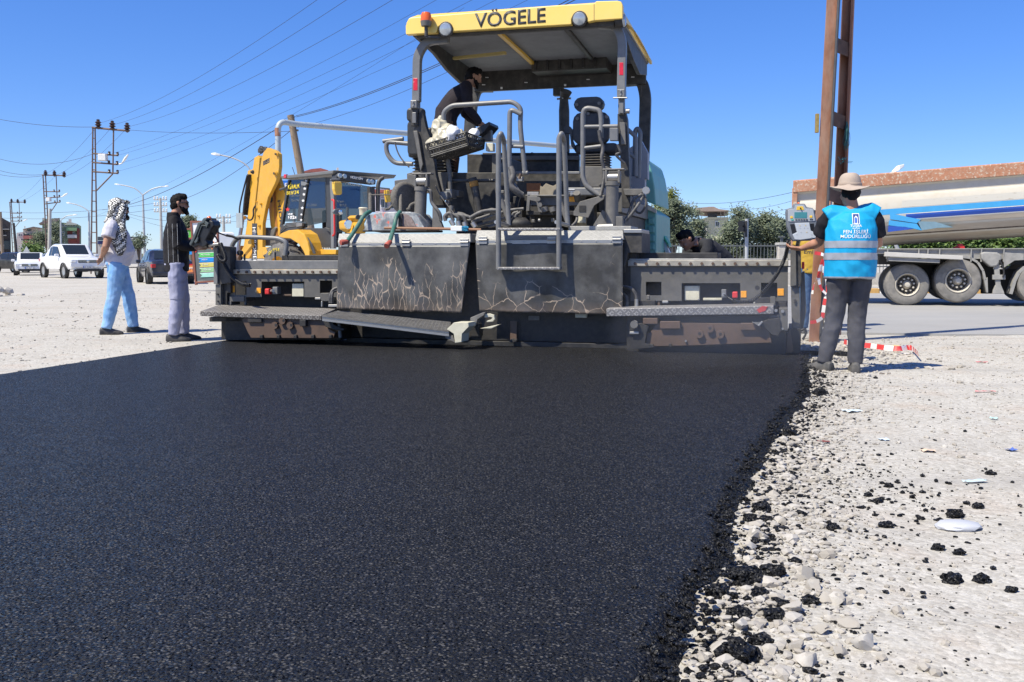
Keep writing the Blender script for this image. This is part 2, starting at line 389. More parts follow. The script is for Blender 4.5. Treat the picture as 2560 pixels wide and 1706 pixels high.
pb('clamp_handle', m_steel, c3, 1665, 733, 1775, 743, VP - .09, VP - .07)
pb('post_sleeve', m_dgrey, c3, 140, 815, 192, 950, VP - .03, VP + .05); pb('post_sleeve', m_grey, c3, 1705, 740, 1750, 865, VP - .03, VP + .05)
pb('sleeve_insert', m_rail, c3, 152, 848, 180, 930, VP - .06, VP - .031); pb('sleeve_insert', m_rail, c3, 1712, 770, 1744, 855, VP - .06, VP - .031)
# lower arms of the roof frame
pp('roof_arm', m_dgrey, c3, [(158, 992), (205, 850), (228, 830), (255, 960), (300, 1080), (330, 1320), (395, 1568), (318, 1568), (262, 1420), (222, 1350)], VP, VP + .10)
pp('roof_arm_flange', m_grey, c3, [(162, 990), (190, 988), (232, 1240), (215, 1290)], VP - .05, VP - .002)
pp('roof_arm', m_dgrey, c3, [(1700, 860), (1760, 850), (1772, 900), (1790, 1300), (1798, 1568), (1735, 1568), (1722, 1200), (1700, 1000)], VP, VP + .12)
pp('roof_arm_flange', m_grey, c3, [(1715, 925), (1755, 925), (1762, 1090), (1725, 1090)], VP - .05, VP - .002)
sd = P(*c3(1760, 840), VP); MB().cyl(sd, sd + Vector((.05, 0, 0)), .03).build('pivot_bolt', m_steel, pv, 40)
# front hoop
hb = MB().box((-1.45, V1 - .1, 3.50), (1.10, V1 - .04, 3.80)).build('front_beam', m_dgrey, pv, None, .01)
for x, y, s in ((825, 665, 8), (1305, 643, 8)): pb('beam_eyelet', m_lwhite, c3, x - s, y - s, x + s, y + s, V1 - .106, V1 - .1, hb, 0)
for x, y in ((715, 585), (690, 640), (1010, 623), (1478, 600), (1815, 582)): pb('beam_slot', m_lwhite, c3, x - 12, y - 3, x + 12, y + 3, V1 - .106, V1 - .1, hb, 0)
sqtube('front_post', [P(*c3(760, 655), V1), P(*c3(640, 655), V1), P(*c3(602, 780), V1), P(*c3(585, 1000), V1), P(*c3(575, 1140), V1)], .16, .10, m_dgrey, .2)
sqtube('front_post', [P(*c3(1760, 612), V1), P(*c3(1880, 600), V1), P(*c3(1912, 720), V1), P(*c3(1905, 1000), V1), P(*c3(1895, 1240), V1)], .16, .10, m_dgrey, .2)
pb('front_bracket', m_dgrey, c3, 1213, 660, 1290, 722, V1 - .2, V1 - .1)
MB().tube([P(*c3(1878, 645 + 9 * i), 2.9) + Vector((.004 * (-1) ** i, 0, 0)) for i in range(10)], .008, 5).build('hanging_chain', m_dgrey, pv)
# exhaust pipe
ex = P(*c3(1300, 1150), 2.5); et = P(*c3(1297, 745), 2.5); ef = P(*c3(1312, 690), 2.45)
MB().tube([ex, ex.lerp(et, .78), et, ef], [.075, .075, .06, .085], 16).build('exhaust_pipe', m_dgrey, pv, 40)
MB().tube([et + Vector((-.005, -.07, 0)), et + Vector((0, .0, .0))], [.012, .012]).cyl(et + Vector((-.1, 0, 0)), et + Vector((.1, 0, 0)), .014).build('pipe_clamp', m_steel, pv)

# --- tractor body below the operator's platform
body = rbox('tractor_body', m_dgrey, (-1.12, 1.1, .45), (1.02, 5.0, 1.62))
for u0, u1 in ((-1.3, -.95), (.72, 1.02)):
    tr = MB().prism([(u0, 1.5, .02), (u0, 4.3, .02), (u0, 4.65, .3), (u0, 4.3, .7), (u0, 1.5, .7), (u0, 1.15, .3)], (u1 - u0, 0, 0)).build('crawler_track', m_black, pv, None, .03)
rbox('platform_floor', m_grey, (-1.5, 1.3, 1.88), (1.05, 2.95, 1.93), bevel=.004)
pb('platform_bulkhead', m_dgrey, c4, 800, 215, 1430, 500, 2.9, 2.98)
pb('hood_rail', m_grey, c4, 838, 235, 1432, 262, 2.82, 2.899); pb('hood_top', m_dgrey, c4, 860, 218, 1120, 236, 2.9, 3.4)
pp('hood_latch', m_dgrey, c4, [(1103, 236), (1118, 212), (1128, 212), (1130, 236)], 2.9, 3.0); pb('hood_latch', m_dgrey, c4, 1354, 214, 1370, 236, 2.9, 3.0)
pb('cross_rail', m_rail, c4, 985, 337, 1435, 354, 1.0, 1.06); pb('lower_bulkhead', m_dgrey, c4, 560, 345, 1450, 640, 1.12, 1.2)
pb('platform_side_panel', m_grey, c4, 862, 222, 900, 372, 1.15, 2.8); pb('control_desk', m_dgrey, c4, 700, 225, 866, 440, 1.4, 1.9)
pb('warning_panel', mat('worn_orange', (.33, .13, .05), .7, 0, .2, 20), c4, 1088, 414, 1180, 466, 1.10, 1.118)
pb('notice_plate', mat('scuffed_notice', (.28, .28, .30), .6, 0, .2, 30), c4, 1092, 470, 1168, 495, 1.10, 1.118)
pp('cardboard_scrap', mat('cardboard', (.30, .26, .20), .9, 0, .15, 15), c4, [(1172, 492), (1178, 430), (1190, 440), (1215, 414), (1240, 425), (1262, 432), (1290, 415), (1305, 420), (1300, 496)], 1.05, 1.1)
# cross beam under the platform
pb('cross_beam', m_grey, c4, 1090, 498, 1445, 560, .62, .9); bl = pb('beam_top_lip', m_grey, c4, 1080, 490, 1445, 500, .55, .9)
pb('orange_label', m_orange, c4, 1365, 502, 1428, 535, .612, .618)
pb('lower_beam', m_tar, c4, 1085, 595, 1400, 622, .5, .9)
for x in (1010, 1090): pass
pp('beam_bracket', m_grey, c4, [(1092, 496), (1158, 500), (1182, 560), (1190, 608), (1165, 600), (1152, 535), (1110, 525), (1105, 595), (1085, 596)], .45, .5)
for x, y in ((1167, 518), (1178, 556)): bolt(c4, x, y, .45, .028, m_grey)
for x in (1205, 1255): pt('hose_coupling', m_grey, c4, [(x, 570), (x + 8, 600)], .45, .04, rnd=0)
cb = pb('terminal_box', m_rail, c4, 1350, 442, 1592, 494, .55, .75, bevel=.012)
pb('terminal_strip', m_white, c4, 1353, 452, 1402, 470, .545, .549, cb, 0)
for i in range(6): bolt(c4, 1358 + i * 8, 461, .545, .008, m_letter, cb, 'terminal', .006)
for x in (1360, 1385): bolt(c4, x, 482, .55, .018, m_steel, cb, 'socket')
pt('pipe_stub', m_dgrey, c4, [(1415, 478, .42), (1425, 525, .5)], .5, .045, rnd=0)
pp('bracket_plate', m_grey, c4, [(1395, 600), (1435, 535), (1540, 505), (1600, 490), (1590, 520), (1530, 560), (1490, 640), (1395, 625)], .40, .43)
pb('bracket_window', m_black, c4, 1432, 560, 1475, 600, .392, .398, bevel=0)
pb('valve_block', m_cream, c4, 1420, 625, 1455, 672, .5, .7); ps('hose', m_hose, c4, [(1418, 620, .45), (1415, 660, .4), (1385, 695, .35)], .4, .018)
# right-hand seat
def cushion(name, m, c, x0, y0, x1, y1, v0, v1, r=.08, parent=pv):
    A, B = P(*c(x0, y1), v0), P(*c(x1, y0), v0); lo, hi = Vector((A.x, v0, A.z)), Vector((B.x, v1, B.z))
    pts = []
    for cx, cz, t0 in ((hi.x - r, hi.z - r, 0), (lo.x + r, hi.z - r, 90), (lo.x + r, lo.z + r, 180), (hi.x - r, lo.z + r, 270)):
        pts += [(cx + r * math.cos(R(t0 + t)), v0, cz + r * math.sin(R(t0 + t))) for t in (0, 30, 60, 90)]
    return MB().prism(pts, (0, v1 - v0, 0)).build(name, m, parent, None, .025)
m_seat = mat('seat_vinyl', (.022, .023, .026), .5, 0, .2, 10, dust=((.12, .12, .12), .3), top=.2)
st = cushion('driver_seat', m_seat, a4, 190, 366, 533, 682, 1.2, 1.32, .11)
cushion('headrest', m_seat, a4, 203, 228, 480, 372, 1.16, 1.28, .09, st)
for x, y in ((232, 308), (441, 295), (238, 437), (338, 390), (510, 420)): bolt(a4, x, y, 1.16 if y < 370 else 1.2, .022, m_grey, st, 'seat_bolt')
cushion('seat_cushion', m_seat, a4, 205, 660, 610, 760, 1.25, 1.75, .05, st)
pp('armrest', m_seat, a4, [(115, 510), (160, 505), (195, 545), (190, 640), (215, 700), (205, 728), (178, 690), (165, 580), (118, 570)], 1.22, 1.3, st)
def bellows(c, x0, x1, y0, y1, v, n=5):
    A, B = P(*c(x0, y1), v), P(*c(x1, y0), v); mb = MB(); h = (B.z - A.z) / n; cx, w = (A.x + B.x) / 2, (B.x - A.x) / 2; rg = []
    for i in range(n):
        for dz, k in ((.15, .86), (.5, 1.0), (.85, .86)):
            z = A.z + (i + dz) * h; rg.append([(cx + sx * w * k, v + .25 + sy * .25 * k, z) for sx, sy in ((-1, -1), (1, -1), (1, 1), (-1, 1))])
    return mb.rings(rg).build('seat_bellows', m_dgrey, pv, None, .004)
bellows(a4, 262, 500, 755, 885, 1.15)
pb('seat_box', m_grey, a4, 260, 882, 470, 1075, 1.1, 1.6); pp('seat_side_plate', m_grey, a4, [(470, 885), (510, 880), (570, 918), (655, 915), (660, 940), (540, 945), (500, 1050), (470, 1060)], 1.05, 1.08)
# left-hand seat, swung out sideways
sl = cushion('driver_seat', m_seat, c3, 112, 905, 228, 1175, .9, 1.05, .06); cushion('headrest', m_seat, c3, 106, 808, 230, 918, .88, 1.02, .05, sl)
cushion('armrest', m_seat, c3, 225, 960, 300, 1050, .95, 1.05, .03, sl); cushion('seat_cushion', m_seat, c3, 118, 1130, 330, 1188, .95, 1.35, .03, sl)
bellows(c3, 148, 405, 1180, 1305, 1.05)
pp('seat_pod', m_grey, c3, [(112, 1310), (150, 1300), (420, 1300), (405, 1440), (190, 1448), (20, 1430), (18, 1365), (112, 1355)], 1.0, 1.35)
pp('pod_fin', m_grey, c3, [(18, 1362), (115, 1350), (118, 1312), (200, 1330), (210, 1450), (60, 1430)], .92, .97)
# rails
RV = .55
pt('handrail', m_rail, c3, [(388, 1000), (388, 845), (450, 797), (910, 768), (972, 815), (966, 950), (985, 1120), (1002, 1305)], RV, .030, rnd=.16)
pt('handrail', m_rail, c3, [(975, 1480), (905, 1375), (884, 1290), (888, 820), (975, 862)], RV - .05, .030, rnd=.08)
pt('rail_rung', m_rail, c3, [(886, 1104), (990, 1108)], RV - .02, .022, rnd=0); pt('rail_rung', m_rail, c3, [(986, 1305), (1024, 1305)], RV, .028, rnd=0)
pt('handrail', m_rail, c3, [(1580, 1482), (1468, 1408), (1438, 1340), (1440, 808), (1568, 832), (1578, 900), (1575, 1040)], RV, .030, rnd=.1)
for pts in ([(1450, 957), (1702, 952)], [(1450, 1118), (1580, 1102)]): pt('rail_rung', m_rail, c3, pts, RV, .023, rnd=0)
pt('side_rail', m_rail, c3, [(1778, 978), (1838, 1032), (1836, 1330)], 1.5, .028, rnd=.03); pt('side_rail', m_rail, c3, [(1828, 1330), (1834, 985), (1852, 968), (1872, 1000), (1858, 1345)], 1.8, .030, rnd=.06)
pt('side_rail', m_rail, c3, [(1780, 1150), (1838, 1195)], 1.5, .028, rnd=0)
pt('side_rail', m_rail, c2, [(1040, 270), (1160, 254)], 1.3, .030, rnd=0); pt('side_rail', m_rail, c2, [(1200, 285), (1058, 272), (1060, 340), (1105, 400), (1215, 405)], 1.3, .032, rnd=.1)
ps('rail_strap', m_hose, c2, [(1110, 275), (1125, 330), (1150, 375), (1195, 425)], 1.22, .010)
pt('platform_post', m_grey, a2, [(1265, 80), (1310, 330), (1330, 860)], .7, .028, rnd=.05)
pt('cross_tube', m_dgrey, a2, [(1325, 520), (2130, 512)], .75, .022, rnd=0)
hp = [P(*a2(1715, 470), .7), P(*a2(1760, 640), .7), P(*a2(1850, 1100), .7)]
MB().tube(hp, [.055, .05, .045], 14).build('suction_pipe', m_dgrey, pv, 40)
MB().tube([hp[0].lerp(hp[1], .35), hp[0].lerp(hp[1], .9)], .057, 14).build('pipe_band', mat('dull_orange', (.42, .2, .04), .7), pv, 40)
pb('lamp_box', m_cream, a1, 1120, 930, 1215, 1035, .75, .85); ps('hose', m_hose, c3, [(1700, 1090, .5), (1720, 1150, .5), (1690, 1170, .5), (1750, 1230, .55)], .5, .016)
pb('junction_box', m_rail, c3, 1640, 965, 1702, 1062, .48, .55)
# electric cable twisted round the right-hand rail
ps('taped_cable', m_hose, c3, [(1560, 985, .5), (1570, 1050, .5), (1590, 1110, .52), (1580, 1200, .5), (1600, 1290, .5), (1590, 1400, .45), (1570, 1480, .4)], .5, .022)
# lifting cylinders
def ram(c, x0, y0, x1, y1, v, ex_, ey):
    t, b = P(*c(x0, y0), v), P(*c(x1, y1), v)
    o = MB().lathe([(.0, 0), (.085, 0), (.085, -.05), (.075, -.055), (.075, -(t - b).length)], t, t - b, 20).build('lift_cylinder', m_grey, pv, 40)
    e = P(*c(ex_, ey), v); MB().cyl(e - Vector((.06, 0, 0)), e + Vector((.06, 0, 0)), .05).build('cylinder_eye', m_steel, o, 40)
    MB().box((e.x - .09, v - .05, e.z - .07), (e.x - .06, v + .05, e.z + .08)).box((e.x + .06, v - .05, e.z - .07), (e.x + .09, v + .05, e.z + .08)).box((e.x - .12, v - .05, e.z + .08), (e.x + .14, v + .06, e.z + .10)).build('clevis', m_grey, o, None, .008)
ram(c4, 400, 438, 392, 655, .35, 405, 402); ram(a4, 566, 1022, 555, 1450, .3, 570, 985)
ps('hose', m_hose, c4, [(435, 455, .35), (462, 470, .33), (470, 540, .32), (520, 610, .3), (530, 660, .3)], .3, .022)
ps('hose', m_hose, a2, [(1060, 600, .5), (1150, 780, .45), (1280, 960, .4), (1390, 1100, .35)], .4, .006)
pp('gusset', m_grey, a2, [(1000, 1350), (1005, 950), (1060, 1000), (1190, 1350)], .3, .36); pp('gusset', m_grey, a4, [(380, 1440), (470, 1290), (500, 1310), (495, 1440)], .32, .38)
pb('pivot_block', m_grey, a4, 595, 1350, 660, 1450, .25, .4); pt('pin', m_steel, a4, [(420, 1448), (570, 1444)], .1, .035, rnd=0)
# arm with tow hook on the right, and its hoses
pp('side_arm', m_grey, a4, [(665, 1092), (832, 1092), (870, 1085), (900, 1110), (832, 1130), (790, 1152), (680, 1150)], .55, .68)
bolt(a4, 882, 1108, .53, .045, m_steel, name='arm_knob', h=.05)
ps('hose', m_hose, a4, [(835, 1145, .5), (770, 1185, .45), (735, 1260, .42), (700, 1360, .4), (640, 1450, .3)], .4, .017)
ps('hose', m_hose, a4, [(848, 1140, .5), (840, 1180, .5), (770, 1290, .42), (690, 1390, .4)], .4, .018); ps('hose', m_hose, a4, [(860, 1150, .6), (880, 1230, .6), (830, 1315, .6), (775, 1290, .6), (775, 1220, .6)], .5, .014)
# pale side cover and mint hopper wing in front
pp('side_cover', mat('cover_lilac_grey', (.30, .31, .34), .5, 0, .1, 4, dust=(DUST, .2)), c4, [(1720, 210), (1838, 135), (1880, 215), (1880, 390), (1862, 382), (1860, 560), (1762, 520), (1740, 290)], 2.2, 2.35)
m_mint = mat('mint_paint', (.16, .42, .36), .5, 0, .08, 4, dust=((.35, .33, .3), .25), top=.2)
MB().hexa([(-1.0, 3.4, .55), (.98, 3.4, .55), (.98, 5.9, .55), (-1.0, 5.9, .55)], [(-1.02, 3.4, 1.75), (1.0, 3.4, 1.75), (1.0, 5.9, 1.6), (-1.02, 5.9, 1.6)]).build('hopper', m_mint, pv, None, .03)
rbox('hood', m_dgrey, (-1.0, 2.99, 1.5), (.9, 4.0, 2.30), bevel=.05); rbox('side_frame', m_grey, (.86, 1.2, 1.62), (1.06, 3.6, 1.87))
hw = pp('hopper_wing', m_mint, c4, [(1872, 250), (1888, 275), (1908, 340), (1926, 440), (1934, 555), (1862, 530)], 3.9, 5.6, bevel=.03)
pp('hopper_side', m_mint, c4, [(1740, 540), (1762, 525), (1858, 556), (1936, 610), (1936, 870), (1735, 880)], 3.6, 5.4, hw, .02)
for i in range(4): pb('louvre_panel', m_mint, c4, 1882, 640 + i * 56, 1922, 682 + i * 56, 3.57, 3.62, hw, .012)
pp('hopper_stripe', m_cream, c4, [(1760, 505), (1866, 545), (1936, 585), (1936, 612), (1860, 578), (1760, 532)], 3.55, 3.6, hw, .003)
# clutter of hoses between deck and body
rnd = random.Random(3)
hoses = [[(560, 660), (555, 630), (590, 612), (610, 660)], [(600, 618), (640, 640), (645, 690)], [(610, 622), (670, 630), (700, 690)], [(640, 622), (720, 640), (760, 700)], [(560, 640), (600, 615), (680, 622), (750, 690)],
         [(720, 640), (800, 600), (900, 590)], [(730, 668), (830, 640), (960, 595), (1070, 580)], [(770, 690), (880, 660), (1000, 630)], [(760, 700), (860, 690), (900, 665)], [(1005, 650), (1000, 615), (1035, 602)], [(1020, 660), (1020, 625), (1050, 605)],
         [(720, 655), (790, 610), (860, 585), (890, 600)], [(840, 700), (920, 680), (990, 655)], [(690, 660), (760, 648), (850, 620)]]
for i, h in enumerate(hoses):
    ps('hydraulic_hose', m_hose, c4, [(x, y, .25 + .05 * (i % 5)) for x, y in h], .3, .024 if i < 6 else .018)
for x, y, x2, y2 in ((592, 655, 612, 690), (640, 662, 648, 692), (735, 672, 755, 702), (680, 668, 690, 700)): pt('hose_ferrule', m_steel, c4, [(x, y), (x2, y2)], .22, .030, rnd=0)
tl = P(*c4(1040, 680), .2); mb = MB().ball(tl, .17, 14, (1, .7, .45))
for v in mb.v: v += (v - tl) * .25 * noise.noise(v * 14)
mb.build('tar_lump', m_tar, pv, 60)
for x0, y0, x1, y1, v, mm in ((905, 470, 945, 560, .8, m_grey), (950, 540, 985, 600, .6, m_grey), (560, 452, 600, 510, .6, m_rail), (605, 460, 645, 500, .75, m_grey), (1000, 500, 1050, 600, .9, m_black), (1110, 625, 1390, 700, .75, m_tar), (800, 590, 1060, 705, .7, m_tar), (520, 470, 570, 520, .5, m_rail), (1480, 520, 1530, 690, .8, m_dgrey), (1560, 420, 1600, 600, .8, m_dgrey)):
    pb('frame_block', mm, c4, x0, y0, x1, y1, v, v + .2)
for x, y, s, v in ((655, 640, 14, .4), (960, 505, 12, .4), (945, 540, 16, .5), (930, 470, 10, .6), (1130, 660, 10, .5), (1170, 655, 8, .5), (1260, 655, 12, .5), (1290, 640, 9, .45), (570, 540, 12, .5), (590, 580, 10, .45)):
    pb('fitting', m_grey if s > 9 else m_steel, c4, x - s, y - s, x + s, y + s, v, v + .07)
pt('strut', m_grey, c4, [(920, 520), (985, 690)], .3, .03, rnd=0); pt('strut', m_grey, c4, [(1310, 540), (1355, 660)], .1, .03, rnd=0); pt('strut', m_grey, c4, [(590, 640), (600, 560)], .4, .03, rnd=0)
# cable coil behind the ladder
cc = P(*c4(925, 415), .6)
for i in range(3): MB().tube([cc + Vector((.07 * math.cos(t) * (1 + .1 * i), .04 * i, .30 * math.sin(t))) for t in [2 * math.pi * k / 24 for k in range(24)]], .016, 6, True).build('cable_loop', m_hose, pv, 60)
ps('fat_hose', m_hose, c4, [(985, 310, .5), (1000, 360, .48), (985, 420, .45), (1010, 460, .45), (1060, 492, .5)], .5, .04)
vl = pb('tap_valve', m_steel, c4, 1005, 372, 1060, 402, .5, .6); pt('tap_lever', m_brownsteel, c4, [(1040, 385), (1052, 352)], .45, .018, vl, rnd=0)

# --- screed: middle
mid = rbox('screed_body', m_tar, (-2.15, .02, .06), (1.42, .95, 1.22)); rbox('screed_sole', m_black, (-2.2, .0, .0), (1.45, .9, .055), bevel=.004)
def deck(x0, x1, yt, yb, ys, c):
    A, B = P(*c(x0, yb), -.20), P(*c(x1, yb), -.20); T0, T1 = P(*c(x0 + 12, yt), -.10), P(*c(x1 - 4, yt), -.10)
    o = MB().prism([A, T0, T0 + Vector((0, .75, .02)), A + Vector((0, .85, .02))], (0, 0, 0)) if False else MB()
    z = Vector((0, .9, .0))
    o.hexa([A, B, B + z, A + z], [T0, T1, T1 + z - Vector((0, .1, 0)), T0 + z - Vector((0, .1, 0))])
    d = o.build('deck_plate', m_tread, pv, None, .006)
    lo = P(*c(x0, ys), -.205); hi = P(*c(x1, yb + 3), -.205)
    s = MB().box((A.x + .01, -.205, lo.z), (B.x - .01, -.19, A.z - .005)).build('clamp_strip', m_steel, d, None, .002)
    n = int((B.x - A.x) / .17)
    for i in range(n): MB().lathe([(.009, 0), (.009, .006), (0, .008)], (A.x + .08 + i * .17, -.205, (lo.z + A.z) / 2), (0, -1, 0), 8).build('rivet', m_steel, d)
    for k in (.03, .5, .93):
        hx = A.x + (B.x - A.x) * k; MB().box((hx, -.225, A.z - .05), (hx + .10, -.201, A.z + .035)).cyl((hx, -.225, A.z - .004), (hx + .10, -.225, A.z - .004), .012).build('hinge', m_steel, d, None, .003)
    return d
dl = deck(1078, 2122, 14, 84, 112, c7); dr = deck(752, 1722, 722, 784, 812, c4)
pb('deck_step', m_tread, c4, 1362, 694, 1772, 722, .05, .6)
pp('deck_end', m_dgrey, c4, [(1722, 716), (1785, 722), (1842, 735), (1842, 870), (1750, 868), (1722, 1000)], -.1, .6); pb('deck_end_lid', m_steel, c4, 1722, 714, 1842, 740, -.12, .5)
# rubber curtains
def crack_mat(name, seed, amount, vert, sx=16, wd=.045):
    m = mat(name, (.046, .044, .041), .42, 0, .35, 3, dust=((.17, .168, .163), .85), dscale=2.6, bump=.1, bscale=25)
    nt, N, Lk = nodes_of(m); b = N['Principled BSDF']; old = b.inputs['Base Color'].links[0].from_socket
    tc = N.new('ShaderNodeTexCoord'); mp = N.new('ShaderNodeMapping'); mp.inputs['Location'].default_value = (seed, 0, seed * .3); mp.inputs['Scale'].default_value = (sx, .01, vert)
    nz = N.new('ShaderNodeTexNoise'); nz.inputs['Scale'].default_value = 9; nz.inputs['Detail'].default_value = 6
    Lk.new(tc.outputs['Object'], nz.inputs['Vector'])
    ad = N.new('ShaderNodeMix'); ad.data_type = 'RGBA'; ad.blend_type = 'LINEAR_LIGHT'; ad.inputs[0].default_value = .045
    Lk.new(tc.outputs['Object'], ad.inputs[6]); Lk.new(nz.outputs['Color'], ad.inputs[7]); Lk.new(ad.outputs[2], mp.inputs['Vector'])
    vo = N.new('ShaderNodeTexVoronoi'); vo.feature = 'DISTANCE_TO_EDGE'; vo.inputs['Scale'].default_value = 1.0; Lk.new(mp.outputs[0], vo.inputs['Vector'])
    cr = N.new('ShaderNodeMapRange'); cr.inputs[1].default_value = .006; cr.inputs[2].default_value = wd; cr.inputs[3].default_value = 1; cr.inputs[4].default_value = 0
    Lk.new(vo.outputs['Distance'], cr.inputs[0])
    mk = N.new('ShaderNodeTexNoise'); mk.inputs['Scale'].default_value = 3.2; mk.inputs['Detail'].default_value = 3; Lk.new(tc.outputs['Object'], mk.inputs['Vector'])
    sz = N.new('ShaderNodeSeparateXYZ'); Lk.new(tc.outputs['Object'], sz.inputs[0])
    hz = N.new('ShaderNodeMapRange'); hz.inputs[1].default_value = .42; hz.inputs[2].default_value = 1.15; hz.inputs[3].default_value = .30; hz.inputs[4].default_value = -.14; Lk.new(sz.outputs[2], hz.inputs[0])
    sm = N.new('ShaderNodeMath'); Lk.new(mk.outputs['Fac'], sm.inputs[0]); Lk.new(hz.outputs[0], sm.inputs[1])
    th = N.new('ShaderNodeMapRange'); th.inputs[1].default_value = amount; th.inputs[2].default_value = amount + .06; Lk.new(sm.outputs[0], th.inputs[0])
    mu = N.new('ShaderNodeMath'); mu.operation = 'MULTIPLY'; Lk.new(cr.outputs[0], mu.inputs[0]); Lk.new(th.outputs[0], mu.inputs[1])
    mx = N.new('ShaderNodeMix'); mx.data_type = 'RGBA'; Lk.new(mu.outputs[0], mx.inputs[0]); Lk.new(old, mx.inputs[6]); mx.inputs[7].default_value = (.42, .33, .25, 1)
    # tan dust worn in along the hem
    hm = N.new('ShaderNodeMapRange'); hm.inputs[1].default_value = .38; hm.inputs[2].default_value = .60; hm.inputs[3].default_value = .75; hm.inputs[4].default_value = -.2; Lk.new(sz.outputs[2], hm.inputs[0])
    n2 = N.new('ShaderNodeTexNoise'); n2.inputs['Scale'].default_value = 22; n2.inputs['Detail'].default_value = 8; Lk.new(tc.outputs['Object'], n2.inputs['Vector'])
    m2 = N.new('ShaderNodeMath'); m2.operation = 'MULTIPLY'; m2.use_clamp = True; Lk.new(hm.outputs[0], m2.inputs[0]); Lk.new(n2.outputs['Fac'], m2.inputs[1])
    x2 = N.new('ShaderNodeMix'); x2.data_type = 'RGBA'; Lk.new(m2.outputs[0], x2.inputs[0]); Lk.new(mx.outputs[2], x2.inputs[6]); x2.inputs[7].default_value = (.22, .15, .10, 1)
    Lk.new(x2.outputs[2], b.inputs['Base Color']); return m
def curtain(c, tl_, tr_, bl_, br_, m, seed, torn):
    A, B, C, D = (P(*c(*q), -.21) for q in (tl_, tr_, bl_, br_))
    def fn(a, b):
        p = A.lerp(B, a).lerp(C.lerp(D, a), 1 - b) if False else (C.lerp(D, a)).lerp(A.lerp(B, a), b)
        k = (1 - b) ** 1.2
        y = -.21 + .055 * (noise.noise(Vector((p.x * 2.2 + seed, b * 1.1, seed))) * (.3 + k)) + .020 * noise.noise(Vector((p.x * 6 + seed, b * 3 + a * 5, 3))) * (.2 + k)
        y += .035 * math.exp(-((a - .96) / .06) ** 2) * k
        dz = 0
        if b == 0: dz = torn * noise.noise(Vector((p.x * 9, seed, 1))) + torn * .6 * noise.noise(Vector((p.x * 30, seed, 2)))
        return Vector((p.x, y, p.z + dz))
    o = MB().grid(fn, 70, 34).build('rubber_curtain', m, pv, 180)
    so = o.modifiers.new('s', 'SOLIDIFY'); so.thickness = .008; return o
curtain(c7, (1086, 108), (2118, 106), (1082, 602), (2045, 636), crack_mat('curtain_cracked', 2.3, .53, 4.0), 1.7, .012)
curtain(c4, (756, 806), (1718, 806), (775, 1250), (1714, 1276), crack_mat('curtain_scuffed', 4.4, .60, 5.0, 5.0, .018), 5.2, .004)
# ladder
LV = -.33
for x, xb in ((905, 968), (1300, 1352)):
    pt('ladder_rail', m_rail, c4, [(x, 975), (x, 118), (x + 16, 88), (x + 34, 130, LV + .3), (xb, 590, LV + .42), (xb + 6, 690, LV + .42)], LV, .030, rnd=.07)
pb('ladder_tread', m_treadr, c4, 895, 962, 1306, 980, LV - .03, LV + .10); pb('ladder_tread', m_treadr, c4, 900, 706, 1306, 724, LV - .03, LV + .14)
for x in (905, 1300): pt('ladder_clamp', m_steel, c4, [(x - 18, 668, LV), (x + 60, 690, LV + .4)], LV, .022, rnd=0)
# below the curtains
pb('drop_plate', m_brownsteel, c8, 615, 445, 705, 700, -.05, -.03); pb('hinge_lug', m_cream, c8, 1485, 345, 1640, 400, -.1, -.05); pb('small_bar', m_grey, c8, 858, 378, 1005, 436, -.02, .0)
hk = pp('latch_hook', m_cream, c8, [(270, 350), (340, 345), (400, 365), (412, 420), (385, 452), (300, 460), (300, 440), (360, 425), (380, 400), (350, 390), (275, 400)], -.3, -.26)
pp('latch_bracket', m_grey, c8, [(85, 400), (250, 330), (285, 322), (260, 370), (180, 420), (165, 480), (110, 520), (80, 470)], -.34, -.24); pp('latch_blade', m_cream, c8, [(205, 545), (480, 486), (430, 515), (360, 545)], -.3, -.2)
pp('latch_leg', m_tar, c8, [(60, 480), (190, 480), (205, 650), (60, 690)], -.25, -.1)
pp('tar_drip', m_tar, c8, [(590, 715), (640, 680), (705, 690), (700, 720), (640, 735)], -.1, -.04)

# --- screed: right-hand extension
def opening_plate(name, m, c, x0, y0, x1, y1, holes, v0, v1):        # plate built round its openings
    xs = sorted({x0, x1} | {h[0] for h in holes} | {h[2] for h in holes}); ys = sorted({y0, y1} | {h[1] for h in holes} | {min(h[3], y1) for h in holes})
    mb = MB(); off = Vector((0, v1 - v0, 0)); pts = {(x, y): P(*c(x, y), v0) for x in xs for y in ys}
    for i in range(len(xs) - 1):
        for j in range(len(ys) - 1):
            mx_, my_ = (xs[i] + xs[i + 1]) / 2, (ys[j] + ys[j + 1]) / 2
            if any(h[0] < mx_ < h[2] and h[1] < my_ < h[3] for h in holes): continue
            q = [pts[(xs[i], ys[j + 1])], pts[(xs[i + 1], ys[j + 1])], pts[(xs[i + 1], ys[j])], pts[(xs[i], ys[j])]]
            mb.hexa(q, [p + off for p in q])
    bm = bmesh.new(); me = mb.mesh(name); bm.from_mesh(me); bmesh.ops.remove_doubles(bm, verts=bm.verts, dist=1e-4)
    seen = {}
    for f in bm.faces: seen.setdefault(tuple(sorted(v.index for v in f.verts)), []).append(f)
    bmesh.ops.delete(bm, geom=[f for fs in seen.values() if len(fs) > 1 for f in fs], context='FACES_ONLY')
    bmesh.ops.recalc_face_normals(bm, faces=bm.faces); bm.to_mesh(me); bm.free(); me.materials.append(m)
    return link(name, me, pv)
m_wing = mat('screed_grey', (.098, .094, .087), .5, 0, .15, 4, dust=((.22, .20, .17), .3), bump=.05)
m_bar = mat('bolt_bar_steel', (.40, .37, .31), .5, .3, .2, 10, dust=((.12, .10, .08), .6), dscale=6)
wr = pb('screed_extension', m_tar, c5, 300, 590, 1840, 1400, .30, .95, bevel=.01)
